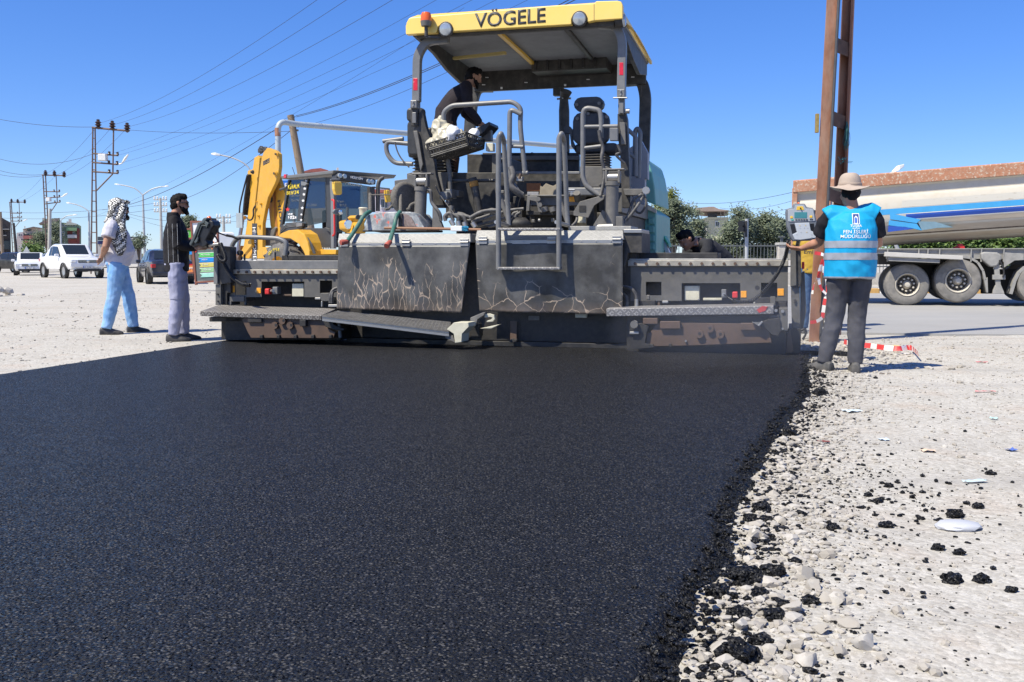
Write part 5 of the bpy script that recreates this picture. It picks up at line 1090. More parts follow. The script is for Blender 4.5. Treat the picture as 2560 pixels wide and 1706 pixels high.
# 4: operator on the platform
fo_ = P.w(Vector((-1.36, 1.6, 1.93)))
m_swt = cloth('dark_sweatshirt', (.030, .025, .030), .2); m_brn = cloth('brown_trousers', (.12, .068, .045), .15)
Jd = dict(hip_r=(.09, -.06, .86), hip_l=(-.09, -.06, .86), pelvis=(0, -.07, .90), waist=(0, -.05, 1.02), chest=(0, .10, 1.22), neck=(0, .22, 1.38), head=(0, .30, 1.48), sh_r=(.18, .17, 1.33), sh_l=(-.18, .17, 1.33), el_r=(.22, .18, 1.04), wr_r=(.15, .36, .88), el_l=(-.22, .24, 1.04), wr_l=(-.14, .42, .90),
          knee_r=(.10, .02, .46), ank_r=(.10, -.06, .085), knee_l=(-.10, .06, .46), ank_l=(-.10, .02, .085), fwd=(.05, 1, -.35), up=(0, .35, 1))
r4, V4_, ax4, so4 = person(fo_, R(-75), 'machine operator in dark sweatshirt and brown trousers bending over the paver controls', Jd, sk1, m_swt, m_brn, m_shoeblk, m_hair, 1.0, .012, .03, 1.0, scale=1.06)
beard(r4, V4_, ax4, m_hair, .8)
# 5: man bending behind the right-hand screed extension
f5 = P.w(Vector((2.15, 1.75, .10)))
Je = dict(hip_r=(.09, -.20, .78), hip_l=(-.09, -.20, .78), pelvis=(0, -.20, .82), waist=(0, -.10, .92), chest=(0, .10, 1.04), neck=(0, .28, 1.14), head=(0, .40, 1.16), sh_r=(.18, .20, 1.10), sh_l=(-.18, .20, 1.10), el_r=(.22, .30, .84), wr_r=(.16, .48, .68), el_l=(-.22, .30, .84), wr_l=(-.14, .50, .70),
          knee_r=(.11, .05, .42), ank_r=(.10, -.08, .085), knee_l=(-.11, .05, .42), ank_l=(-.10, -.08, .085), fwd=(.1, 1, -.75), up=(0, .75, 1))
r5, V5_, ax5, so5 = person(f5, R(115), 'dark haired man in dark grey top bending behind the screed extension', Je, sk2, cloth('charcoal_top', (.035, .036, .042), .2), cloth('dark_trousers', (.03, .03, .04)), m_shoeblk, m_hair, 1.0, .01, .03, scale=1.02)
# 6, 7: two men standing behind the rusty pole
g6 = at(2032, 645, 14.6); g6.z = GZ
r6, V6_, ax6, so6 = person(g6, R(172), 'man in dark cap, yellow printed football shirt and jeans behind the rusty pole', dict(wr_l=(-.1, .2, 1.0), el_l=(-.25, -.02, 1.15)), sk1, cloth('yellow_shirt', (.50, .33, .06), .1), cloth('blue_jeans', (.06, .12, .24), .2, dust=((.2, .28, .4), .4)), m_shoeblk, m_hair, .6, .015, .05, vox=.012)
mb = MB(); h = V6_['head']; mb.ball(h + Vector((0, -.005, .055)), .098, 14, (.9, 1.05, .85)); limb(mb, [h + Vector((0, .06, .06)), h + Vector((0, .17, .045))], [(.075, .02), (.06, .008)], (0, 0, 1)); skin_over(mb, 'cap', m_black, r6, .01, 1)
for s, hgt, z in (('Fly', .045, 1.24), ('Emirates', .058, 1.165)): on_surface(text('lettering', s, m_letter, r6, (0, .5, z), (-1, 0, 0), (0, 0, 1), hgt, 0, .008, 'CENTER'), so6, (0, -1, 0), .006)
g7 = at(2078, 645, 15.6); g7.z = GZ
m_chk = cloth('white_checked_shirt', (.62, .62, .64), .05); nt, N, Lk = nodes_of(m_chk); b = N['Principled BSDF']; old = b.inputs['Base Color'].links[0].from_socket
br = N.new('ShaderNodeTexBrick'); br.offset = 0; br.inputs['Scale'].default_value = 30; br.inputs['Mortar Size'].default_value = .05; br.inputs['Brick Width'].default_value = .5; br.inputs['Row Height'].default_value = .5
tc = N.new('ShaderNodeTexCoord'); mp = N.new('ShaderNodeMapping'); mp.inputs['Rotation'].default_value = (math.pi / 2, 0, 0); Lk.new(tc.outputs['Object'], mp.inputs[0]); Lk.new(mp.outputs[0], br.inputs['Vector'])
mx = N.new('ShaderNodeMix'); mx.data_type = 'RGBA'; Lk.new(br.outputs['Fac'], mx.inputs[0]); Lk.new(old, mx.inputs[6]); mx.inputs[7].default_value = (.1, .11, .18, 1); Lk.new(mx.outputs[2], b.inputs['Base Color'])
r7, V7_, ax7, so7 = person(g7, R(150), 'grey haired man in white checked shirt and khaki trousers behind the rusty pole', dict(), sk1, m_chk, cloth('khaki_trousers', (.20, .17, .13)), m_bootgrey, m_greyhair, .6, .02, .03, vox=.012, scale=.98)
# ------------------------------------------------------------------ things on and around the paver
c1 = crop(0, 240, .42105); c6 = crop(1900, 340, .39544); d1 = crop(460, 540, .11475); d2 = crop(700, 420, .14028); d4 = crop(580, 360, .19129); d5 = crop(1940, 500, .07652)
d6 = crop(2200, 380, .25514); d7 = crop(1600, 460, .17); d8 = crop(880, 500, .10204); e5 = crop(0, 480, .15304)
class Kit:                                # builds parts of one thing from outlines measured on its planes
    def __init__(s, fr, root, c): s.fr, s.root, s.c = fr, root, c
    def p(s, x, y, v): return s.fr(*s.c(x, y), v)
    def box(s, name, m, x0, y0, x1, y1, v0, v1, parent=None, bevel=.006):
        return s.poly(name, m, [(x0, y1), (x1, y1), (x1, y0), (x0, y0)], v0, v1, parent, bevel)
    def poly(s, name, m, pts, v0, v1, parent=None, bevel=.004):
        return MB().prism([s.p(x, y, v0) for x, y in pts], (0, v1 - v0, 0)).build(name, m, parent or s.root, None, bevel)
    def tube(s, name, m, pts, v, r, parent=None, rnd=.05, n=8):
        q = [s.p(a[0], a[1], a[2] if len(a) > 2 else v) for a in pts]
        return MB().tube(rounded(q, rnd) if rnd else q, r, n).build(name, m, parent or s.root, 50)
    def hose(s, name, m, pts, v, r, parent=None, n=7):
        return MB().tube(spline([s.p(a[0], a[1], a[2] if len(a) > 2 else v) for a in pts], 7), r, n).build(name, m, parent or s.root, 60)
    def disc(s, name, m, x, y, v, r, h=.01, parent=None, n=16, sc=1.0):
        return MB().lathe([(0, h), (r * .9, h), (r, h * .6), (r, 0)], s.p(x, y, v), (0, -1, 0), n).build(name, m, parent or s.root, 40)
    def text(s, st, m, x0, y0, x1, y1, hpx, v, parent=None, bold=.01, name='lettering', shear=0, align='LEFT', up=(0, 0, 1)):
        a, b = s.p(x0, y0, v), s.p(x1, y1, v); h = (s.p(x0, y0 - hpx, v) - a).length
        o = text(name, st, m, parent or s.root, a, b - a, up, h, .002, bold, align, shear)
        d = (b - a).normalized(); L = [(q.co - a).dot(d) for q in o.data.vertices]; w = max(L) - min(L); k = (b - a).length / w if w > 0 else 1
        for q in o.data.vertices: q.co += d * ((q.co - a).dot(d) * (k - 1))
        return o
# --- right-hand control panel, held by the man in the blue vest
Q = Frame(at(2006, 645, 10.22) * 1.0, R(8)); Q.O.z = 0
qr = frame_empty('screed_console', Q, 'grey screed control panel with teal screen beside the man in the hat', 'control panel'); K = Kit(Q, qr, d5)
m_pgrey = mat('panel_grey', (.16, .175, .20), .45, 0, .06, 8); m_pface = mat('panel_face', (.40, .43, .46), .4, 0, .04, 8); m_ppale = mat('panel_keypad', (.50, .54, .58), .4, 0, .03, 8)
m_pyel = mat('panel_yellow', (.85, .55, .06), .45); m_screen = mat('teal_screen', (.06, .24, .27), .25, 0, .08, 8)
outl = [(330, 420), (345, 320), (390, 275), (545, 262), (575, 150), (610, 125), (945, 122), (1005, 235), (1190, 265), (1255, 330), (1330, 680), (1372, 1050), (1360, 1250), (1250, 1330), (640, 1350), (560, 1360), (470, 1200), (370, 900)]
bd = K.poly('housing', m_pgrey, outl, .0, .09, None, .012)
K.poly('upper_face', m_pface, [(392, 350), (430, 310), (600, 290), (615, 190), (640, 168), (925, 168), (985, 285), (1180, 295), (1225, 340), (1280, 680), (1250, 700), (450, 715), (400, 700)], -.006, .0, None, .003)
K.box('screen', m_screen, 600, 402, 1015, 600, -.009, -.0055); K.poly('stop_plate', m_pyel, [(668, 335), (690, 212), (880, 212), (925, 330)], -.009, -.0055)
K.disc('stop_button', m_blackp, 800, 275, -.009, .007, .015)
for x, y in ((507, 570), (1145, 548)): K.box('key', m_pyel, x - 40, y - 36, x + 40, y + 36, -.010, -.0055, None, .001)
for i in range(5): K.box('key', m_dgrey, 632 + i * 86, 632, 698 + i * 86, 672, -.010, -.0055, None, .001)
K.box('key', mat('key_green', (.05, .5, .35), .5), 500, 635, 578, 672, -.010, -.0055, None, .001)
for x in (1130, 1185): K.box('key', m_dgrey, x - 24, 622, x + 24, 658, -.010, -.0055, None, .001)
for pts in ([(460, 800), (600, 790), (650, 1010), (690, 1040), (530, 1110)], [(1110, 780), (1235, 770), (1262, 1040), (1140, 1010)]): K.poly('grip_opening', m_blackp, pts, -.003, .0, None, 0)
K.poly('keypad', m_ppale, [(612, 760), (1090, 745), (1140, 1010), (1300, 1080), (1310, 1240), (800, 1310), (620, 1300), (540, 1130), (690, 1060)], -.012, .0, None, .004)
for x, y, mm in ((780, 845, m_pyel), (968, 838, m_pyel), (790, 920, m_ppale), (925, 918, m_ppale), (1035, 918, m_ppale), (817, 1062, m_ppale), (1008, 1060, m_pyel), (680, 1135, m_ppale), (1170, 1135, m_ppale), (1168, 1210, m_ppale)):
    o = K.disc('button', mm, x, y, -.012, .0040, .003, n=12); K.disc('button_ring', m_dgrey, x, y, -.0121, .0046, .001, n=12)
for x, y in ((463, 320), (425, 695), (1237, 672), (1105, 292), (628, 188), (903, 178), (592, 365)): K.disc('screw', m_steel, x, y, -.006, .0014, .001, n=8)
b = K.p(735, 120, .045); MB().lathe([(.011, 0), (.0115, .004), (.009, .014), (0, .019)], b + Vector((0, 0, -.004)), n=16).build('warning_light', m_lens, qr, 60)
ga = P.w(P(*c5(1920, 430), -.05)); gl = Vector(((ga - Q.O).dot(Q.U), (ga - Q.O).dot(Q.V), ga.z)); kb = K.p(820, 1150, .09)
MB().tube(rounded([kb, kb + Vector((0, .10, 0)), gl + Vector((0, -.1, .06)), gl + Vector((0, .05, .0))], .05), .022, 10).build('swing_arm', m_dgrey, qr, 50)
def tow(fr, p): d = p - fr.O; return Vector((d.dot(fr.U), d.dot(fr.V), p.z))
wp = [P(*c5(1215, 850), -.07), P(*c5(1255, 875), -.12), P(*c5(1300, 905), -.15)]
cp = [P(*c5(x, y), v) for x, y, v in ((1310, 905, -.16), (1400, 922, -.20), (1500, 900, -.24), (1590, 830, -.28), (1680, 730, -.34), (1760, 610, -.45), (1815, 480, -.6), (1835, 400, -.8), (1848, 325, -.95))]
coil([tow(Q, P.w(q)) for q in cp], .016, .0055, 66, 5, 9).build('coiled_cable', m_blackp, qr, 80)
MB().tube(spline([tow(Q, P.w(q)) for q in wp]), .007, 6).build('cable', m_blackp, qr, 60)
# --- left-hand control box, held by the man in the black jacket
W = Frame(P.w(P(*d1(380, 640), -.35)), R(15.5)); W.O.z = 0
wr_ = frame_empty('control_box', W, 'black tilted control box with orange light held by the man in the black jacket', 'control box'); K = Kit(W, wr_, d1)
m_cgrey = mat('box_grey_green', (.07, .085, .085), .45, 0, .1, 10)
K.poly('housing', m_cgrey, [(110, 600), (180, 470), (300, 140), (380, 115), (395, 80), (430, 40), (490, 38), (500, 70), (470, 110), (430, 165), (360, 185), (205, 560), (150, 650), (120, 640)], -.10, .13, None, .012)
K.poly('back_cover', m_blackp, [(150, 640), (210, 560), (345, 215), (440, 185), (500, 110), (570, 90), (630, 120), (650, 220), (600, 290), (560, 380), (520, 450), (470, 540), (510, 600), (480, 660), (400, 690), (300, 650), (200, 700)], -.07, .10, None, .015)
K.poly('side_ridge', m_cgrey, [(275, 470), (375, 190), (480, 205), (480, 225), (385, 225), (300, 450)], -.09, -.069, None, .004); K.poly('corner_block', m_cgrey, [(435, 165), (465, 110), (535, 165), (480, 275), (470, 215)], -.10, -.0, None, .006)
K.poly('side_grip', m_cgrey, [(215, 570), (290, 450), (305, 490), (290, 560), (240, 605)], -.11, -.08, None, .006)
K.poly('belly', mat('tan_leather', (.22, .13, .09), .7), [(200, 700), (300, 640), (420, 600), (430, 680), (380, 730), (250, 745)], -.05, .08, None, .015)
K.tube('knuckle', m_dgrey, [(430, 640), (520, 640)], .0, .035, rnd=0); K.tube('arm', m_steel, [(500, 640), (760, 612)], .0, .020, rnd=0)
b = K.p(548, 100, .0); MB().lathe([(.028, -.01), (.031, .02), (.028, .045), (.015, .062), (0, .065)], b + Vector((.0, 0, -.01)), (.05, 0, 1), 18).build('warning_light', m_lens, wr_, 60)
K.tube('mount_plate', m_dgrey, [(700, 620), (720, 680)], .05, .025, rnd=0)
coil([K.p(x, y, v) for x, y, v in ((795, 600, .0), (830, 700, -.02), (880, 830, -.04), (905, 930, -.05), (890, 985, -.06), (830, 990, -.07), (770, 940, -.07), (740, 870, -.06))], .020, .0075, 30, 5, 9).build('coiled_cable', m_blackp, wr_, 80)
coil([K.p(x, y, v) for x, y, v in ((750, 860, -.06), (850, 1000, .1), (930, 1150, .12), (1010, 1270, .1), (1120, 1390, .06), (1260, 1480, .02), (1350, 1500, .0), (1440, 1512, .0))], .022, .008, 42, 5, 9).build('coiled_cable', m_blackp, wr_, 80)
K.hose('cable', m_blackp, [(620, 275, 0), (760, 370, .1), (920, 430, .25), (1000, 450, .28)], 0, .010); K.hose('cable', m_blackp, [(580, 375, 0), (650, 410, .0), (700, 480, .03), (750, 570, .05)], 0, .010)
coil([K.p(x, y, v) for x, y, v in ((920, 425, .25), (1050, 450, .3), (1150, 490, .32), (1220, 495, .32))], .012, .006, 22, 5, 8).build('coiled_cable', m_blackp, wr_, 80)

# --- upturned wheelbarrow on the deck
m_barrow = mat('barrow_paint', (.16, .18, .20), .55, 0, .3, 14, dust=((.62, .62, .60), .9), dscale=9, spots=((.60, .12, .08), .60), sscale=7, bump=.3, bscale=60)
m_mud = mat('mud_caked', (.17, .155, .135), .9, 0, .3, 40, dust=((.05, .045, .04), .7), dscale=70, bump=.8, bscale=90)
wbr = frame_empty('wheelbarrow', P, 'upturned paint-stained wheelbarrow with muddy wheel and green handles on the deck', 'wheelbarrow'); K = Kit(P, wbr, d8)
z0 = P(*d8(300, 760), .15).z; TL, TR = P(*d8(300, 770), .12), P(*d8(1830, 760), .12)
def tubsec(t, v):                         # tub upside down: rim below, narrower bottom above
    pr = [(300, 770), (340, 520), (400, 370), (660, 300), (1100, 288), (1400, 290), (1560, 330), (1680, 500), (1820, 755)]
    return [P(*d8(x, y), .12) + Vector((0, v, 0)) for x, y in pr]
a_, b_ = tubsec(0, 0), tubsec(0, .62)
cxm = sum((q.x for q in a_)) / len(a_)
ins = [Vector((cxm + (q.x - cxm) * .93, q.y + .10 if q.z > z0 + .05 else q.y - .06, q.z)) for q in a_]
o = MB().rings([[Vector((q.x, q.y - .03, min(q.z, z0 + .01))) for q in a_], a_, [q + Vector((0, .5, .0)) for q in a_], [Vector((q.x, q.y + .56, z0)) for q in a_]]); tubo = o.build('tub', m_barrow, wbr, 45, .02)
MB().tube([Vector((TL.x, TL.y - .02, z0)), Vector((TR.x, TR.y - .02, z0)), Vector((TR.x, TR.y + .56, z0)), Vector((TL.x, TL.y + .56, z0))], .014, 8, True).build('tub_rim', m_black, wbr, 60)
MB().prism([P(*d8(x, y), .085) for x, y in ((1210, 660), (1205, 400), (1230, 340), (1330, 350), (1450, 430), (1560, 640), (1600, 665))], (0, .02, 0)).build('tub_panel', mat('rusty_primer', (.20, .15, .14), .8, 0, .3, 30, dust=((.35, .3, .28), .6), dscale=40), wbr, None, .004)
K.poly('tub_strap', m_dgrey, [(1125, 660), (1140, 340), (1225, 330), (1210, 660)], .06, .084)
whc = P(*a2(515, 830), .42); wr1 = MB(); ax_ = Vector((.86, -.5, .05)).normalized()
wh = wr1.lathe([(.13, -.045), (.17, -.05), (.20, -.035), (.21, 0), (.20, .035), (.17, .05), (.13, .045)], whc, ax_, 26).build('wheel', m_mud, wbr, 60)
MB().lathe([(0, -.02), (.13, -.02), (.135, 0), (.13, .02), (0, .02)], whc, ax_, 20).build('rim', m_dgrey, wh, 40)
K.tube('wheel_fork', m_mud, [(1190, 290, .2), (1190, -60, .3), (1190, -330, .4)], .2, .022, rnd=0); K.tube('wheel_fork', m_mud, [(450, 300, .3), (450, -160, .38)], .3, .026, rnd=0)
K.tube('axle_stay', m_mud, [(450, -120, .36), (1180, -130, .4)], .3, .008, rnd=0)
K.tube('leg', m_mud, [(810, 240, .3), (900, 230, .35), (960, 150, .38), (1070, 90, .42)], .3, .016, rnd=.03); K.tube('leg', m_mud, [(1340, 240, .3), (1400, 220, .32), (1430, 120, .33), (1600, 50, .35)], .3, .018, rnd=.03)
m_green = mat('handle_green', (.03, .13, .10), .55, 0, .2, 14, dust=((.25, .23, .2), .45)); m_grip = mat('red_grip', (.42, .09, .06), .6, 0, .25, 20, dust=((.15, .1, .09), .5))
def shaft(pts, m, r=.026): return MB().tube(spline([P(*d8(x, y), v) for x, y, v in pts], 6), r, 10).build('handle', m, wbr, 50)
sh1 = shaft([(440, 290, .18), (300, 380, .05), (150, 620, -.08), (0, 850, -.2), (-110, 1010, -.30)], m_green); sh2 = shaft([(1180, 290, .1), (1090, 420, .02), (1040, 640, -.06), (980, 840, -.25), (920, 1040, -.42)], m_green)
def grip(a, b, par): q0, q1 = P(*d8(*a[:2]), a[2]), P(*d8(*b[:2]), b[2]); MB().lathe([(.0, 0), (.032, .0), (.036, .02), (.030, (q1 - q0).length * .6), (.028, (q1 - q0).length)], q0, q1 - q0, 12).build('grip', m_grip, par, 50)
grip((-280, 1050, -.36), (-110, 1020, -.29), sh1); grip((840, 1135, -.50), (935, 1030, -.41), sh2)
# --- broom lying along the deck
br_ = frame_empty('broom', P, 'long wooden broom with pale block and blue bristles lying on the deck', 'broom'); K = Kit(P, br_, d8)
zb = P(*d8(800, 690), -.06)
K.tube('handle', mat('wood_handle', (.26, .13, .07), .6, 0, .2, 20, stretch=(2, 20, 20)), [(795, 692), (2350, 712), (3160, 735)], -.06, .017, rnd=0)
Ka = Kit(P, br_, a2); hb_ = Ka.box('head_block', m_white, 1328, 1318, 1530, 1412, -.10, -.02); mb = MB(); rr = random.Random(5)
for i in range(260):
    a = Ka.p(1528, rr.uniform(1330, 1405), rr.uniform(-.10, -.02)); e = a + Vector((rr.uniform(.05, .085), rr.uniform(-.01, .01), rr.uniform(-.012, .012))); mb.tube([a, e], .0016, 3)
mb.build('bristles', mat('blue_bristle', (.04, .30, .50), .6), br_)
# --- plastic crate with bags, on the operator's rail
Kf = Frame(P.w(Vector((0, .45, 0))), R(15.5))
cr_ = frame_empty('plastic_crate', P, 'black plastic crate tilted on the paver handrail, full of bags', 'crate'); K = Kit(P, cr_, a1)
A, B, C, D = K.p(400, 1115, .36), K.p(895, 960, .36), K.p(860, 790, .36), K.p(345, 940, .36)     # front face corners: bottom left, bottom right, top right, top left
E, G = K.p(1085, 1010, .74), K.p(1100, 880, .74)                                                    # right-hand end, far corners
m_crate = mat('crate_black', (.025, .025, .027), .5, 0, .1, 10, dust=(DUST, .3))
def lattice(name, a, b, c, d, n, m_rows=2):
    mb = MB(); L = lambda s, t: a.lerp(b, s).lerp(d.lerp(c, s), t)
    for t in (0, .12, .5, .62, 1): mb.tube([L(0, t), L(1, t)], .010, 5)
    for s in (0, 1): mb.tube([L(s, 0), L(s, 1)], .016, 5)
    for i in range(n):
        for s0, s1, t0, t1 in ((i / n, (i + 1) / n, .62, 1), ((i + 1) / n, i / n, .62, 1), (i / n, (i + 1) / n, .12, .5), ((i + 1) / n, i / n, .12, .5)): mb.tube([L(s0, t0), L(s1, t1)], .0055, 4)
    return mb.build(name, m_crate, cr_)
lattice('front_side', A, B, C, D, 13); lattice('end_side', B, E, G, C, 8); bk = E - B
lattice('back_side', A + bk, E, G, D + bk, 13); lattice('end_side', A, A + bk, D + bk, D, 8)
mb = MB()
for i in range(15): s = i / 14; mb.tube([A.lerp(B, s), A.lerp(B, s) + bk], .007, 4)
for i in range(9): s = i / 8; mb.tube([A + bk * s, B + bk * s], .007, 4)
mb.build('bottom', m_crate, cr_)
m_bag = mat('plastic_bag', (.50, .46, .35), .35, 0, .12, 9, dust=((.45, .40, .28), .5)); m_bag2 = mat('white_bag', (.66, .66, .68), .4, 0, .04, 9)
def bag(name, m, lab, c, balls):
    mb = MB(); cc = P(*c); o_ = empty(name, P.w(cc), -P.yaw, lab, 'bag')
    for dx, dy, dz, r, sz in balls: mb.ball(Vector((dx, dy, dz)), r, 14, (1, .9, sz))
    skin_over(mb, 'film', m, o_, .011, 1, lambda p: .018 * (1 - 2.2 * abs(noise.noise(p * 9))) + .010 * noise.noise(p * 26)); return o_
bag('plastic_bag', m_bag, 'crumpled cream plastic bag bulging out of the crate', (*a1(600, 880), .55), [(0, 0, 0, .17, .8), (-.13, .0, -.07, .13, .7), (.14, .02, .02, .13, .7), (.24, .05, .0, .10, .7), (-.08, .0, .12, .10, 1.5), (-.07, 0, .22, .05, 1.6), (.0, .0, .09, .11, .8)])
bag('plastic_bag', m_bag2, 'small white plastic bag at the right end of the crate', (*a1(965, 815), .62), [(0, 0, 0, .075, .8), (-.06, 0, -.03, .06, .8)])
bag('plastic_bag', m_bag2, 'white plastic bag tucked in the middle of the cream bag', (*a1(690, 800), .40), [(0, 0, 0, .085, 1.0), (.06, .02, -.06, .06, .9), (-.03, .02, -.07, .06, .8)])
ds = frame_empty('control_screen', P, 'dark flip-up display on the paver control desk before the operator', 'display'); K = Kit(P, ds, a1)
K.poly('screen_hood', m_blackp, [(940, 755), (1100, 685), (1165, 650), (1178, 690), (1095, 790), (1030, 840), (960, 790)], .95, 1.35, None, .008); K.poly('desk_post', m_grey, [(1060, 850), (1150, 760), (1185, 755), (1190, 900), (1060, 905)], 1.1, 1.2, None, .006)

# --- rusty lattice pole
m_rust = mat('rusty_steel', (.31, .14, .08), .8, .1, .35, 6, dust=((.52, .40, .30), .6), dscale=4, bump=.25, bscale=40, stretch=(1, 1, .35))
m_rustd = mat('rust_dark', (.085, .050, .038), .8, .1, .35, 6, dust=((.22, .13, .09), .5), dscale=5, bump=.2, bscale=40)
PY = 12.9
pol = empty('utility_pole', (at(2052, 848, PY).x, PY, 0), 0, 'tall rusty double-channel steel pole wrapped in red and white tape', 'pole')
def channel(b, t, w, dpt, flip):
    b, t = Vector(b) - pol.location, Vector(t) - pol.location; x = Vector((1, 0, 0)); y = Vector((.25, .97, 0)); th = .012
    sec = [(-w / 2, 0), (w / 2, 0), (w / 2, dpt), (w / 2 - th, dpt), (w / 2 - th, th), (-w / 2 + th, th), (-w / 2 + th, dpt), (-w / 2, dpt)] if not flip else [(-w / 2, 0), (-w / 2 + th, 0), (-w / 2 + th, dpt - th), (w / 2 - th, dpt - th), (w / 2 - th, 0), (w / 2, 0), (w / 2, dpt), (-w / 2, dpt)]
    return MB().rings([[p + x * a + y * c for a, c in sec] for p in (b, b.lerp(t, .5), t)])
k_ = 1.75
b0_, t0_ = at(2036, 850, PY), at(2081, 0, PY); t0_ = b0_.lerp(t0_, k_); b0_.z = -.1
channel(b0_, t0_, .14, .12, False).build('channel', m_rust, pol, None, .004)
# strip of bare galvanised steel along the front of the near channel, and its dark seam
b1_, t1_ = at(2060, 850, PY + .03), at(2119, 0, PY + .03); t1_ = b1_.lerp(t1_, k_); b1_.z = -.1
m_seam = mat('pole_conduit', (.085, .085, .09), .5, .3, .2, 10)
MB().tube([at(2051, 850, PY - .03) - pol.location, at(2051, 850, PY - .03).lerp(at(2097, 0, PY - .03), 1.4) - pol.location], .020, 8).build('cable_conduit', m_seam, pol, 60)
b2_, t2_ = at(2082, 838, PY + .25), at(2119, 0, PY + .25); t2_ = b2_.lerp(t2_, k_); b2_.z = -.1
channel(b2_, t2_, .13, .12, True).build('channel', m_rust, pol, None, .004)
MB().tube([at(2098, 838, PY + .24) - pol.location, at(2097, 838, PY + .24).lerp(at(2132, 0, PY + .24), 1.4) - pol.location], [.026, .022], 4).build('flange', m_rust, pol)
cpz = crop(1940, 0, .26786)
for y0 in (-640, 55, 435 - 20, 1125 - 25, 1800, 2480):
    if y0 == 55: continue
    py = cpz(0, y0)[1]; f_ = (850 - py) / 850
    xa, xb = 2036 + 45 * f_, 2078 + 36 * f_
    A, B = at(xa + 14, py, PY) - pol.location, at(xb + 12, py + 14, PY + .25) - pol.location
    MB().hexa([A + Vector((0, -.005, -.09)), B + Vector((0, -.005, -.09)), B + Vector((0, .02, -.09)), A + Vector((0, .02, -.09))], [A + Vector((0, -.005, .09)), B + Vector((0, -.005, .09)), B + Vector((0, .02, .09)), A + Vector((0, .02, .09))]).build('batten', m_rustd, pol, None, .003)
A = at(*cpz(395, 1150), PY - .02) - pol.location; MB().box((A.x - .03, A.y, A.z - .12), (A.x + .012, A.y + .05, A.z + .12)).build('number_plate', mat('brass_plate', (.38, .27, .08), .5, .3, .2, 30), pol, None, .004)
mb = MB(); rr = random.Random(2)
for i in range(26):
    a = at(*cpz(rr.uniform(655, 668), rr.uniform(1130, 1180)), PY + .2) - pol.location; q = [a]
    for j in range(5): q.append(q[-1] + Vector((rr.uniform(-.01, .02) if j < 2 else rr.uniform(-.015, .01), rr.uniform(-.02, .02), -rr.uniform(.04, .08))))
    mb.tube(q, .0035, 3)
for i in range(20):
    a = at(*cpz(rr.uniform(590, 660), rr.uniform(1470, 1520)), PY + .15) - pol.location; mb.tube([a, a + Vector((rr.uniform(-.05, .09), rr.uniform(-.03, .03), rr.uniform(-.04, .05)))], .0035, 3)
mb.build('frayed_rope', mat('teal_rope', (.06, .20, .20), .8), pol)
# --- barrier tape
m_tr, m_tw = mat('tape_red', (.62, .05, .05), .4), mat('tape_white', (.75, .74, .73), .4)
def ribbon(name, lab, pts, w, seg=.10, wd=(0, 0, 1), parent=None, twist=0.0):
    q = spline(pts, 14); L = 0; mb = MB(); idx = []
    for i in range(len(q) - 1):
        d = (q[i + 1] - q[i]); L += d.length; a = twist * i / len(q)
        s = Vector(wd); s = (s - d.normalized() * s.dot(d.normalized())).normalized() * w / 2; s = Matrix.Rotation(a, 3, d.normalized()) @ s
        mb.add([q[i] - s, q[i] + s, q[i + 1] + s, q[i + 1] - s], [(0, 1, 2, 3)]); idx.append(int(L / seg) % 2)
    o = mb.build(name, m_tr, parent, recalc=False); o.data.materials.append(m_tw)
    for p_, k in zip(o.data.polygons, idx): p_.material_index = k
    if not parent: tag(o, lab, 'tape')
    return o
tp = empty('barrier_tape', pol.location.copy(), 0, 'red and white barrier tape knotted round the rusty pole', 'tape')
T = lambda x, y, Y=PY - .12: at(*c6(x, y), Y) - pol.location
for pts in ([T(345, 740), T(400, 752), T(410, 780)], [T(408, 780), T(385, 850), T(345, 930), T(330, 1000)], [T(410, 785), T(405, 850), T(425, 920), T(430, 1010), T(432, 1100), T(415, 1180)], [T(412, 780), T(440, 860), T(470, 920)], [T(318, 1180), T(360, 1172), T(395, 1150)], [T(400, 780), T(372, 880), T(385, 960), T(420, 1000)], [T(395, 1150), T(410, 1040), T(428, 985), T(462, 980)]):
    ribbon('strip', '', pts, .045, .085, (1, 0, .2), tp, random.uniform(-3, 3))
G6 = lambda x, y: gp(*c6(x, y)) + Vector((0, 0, .02))
ribbon('barrier_tape', 'torn red and white tape trailing on the gravel beside the man in the hat', [G6(530, 1312), G6(620, 1330), G6(700, 1338), G6(790, 1350), G6(880, 1356), G6(950, 1350), G6(985, 1375), G6(1000, 1390)], .06, .12, (0, .5, 1))
# ------------------------------------------------------------------ backhoe loader
B_ = Frame(at(833, 645, 22.0), R(45)); B_.O.z = 0
B_.O.z = GZ
bh = frame_empty('backhoe_loader', B_, 'yellow backhoe loader with black cab and raised rear arm behind the paver', 'backhoe loader'); K = Kit(B_, bh, d2); K4 = Kit(B_, bh, d4)
m_bhy = mat('backhoe_yellow', (.62, .33, .03), .42, 0, .08, 3, dust=((.5, .36, .15), .3)); m_bhd = mat('backhoe_grey', (.045, .047, .05), .5, 0, .15, 5, top=.25); m_bhg = mat('roof_grey', (.17, .175, .18), .45, 0, .08, 4)
m_cabg = glass('tinted_glass', (.012, .018, .022), .08, .62); m_txy = mat('print_yellow', (.85, .65, .03), .5)
tyre = mat('tyre_dusty', (.07, .068, .066), .85, 0, .2, 9, dust=((.32, .29, .26), .75), dscale=4, bump=.3, bscale=30)
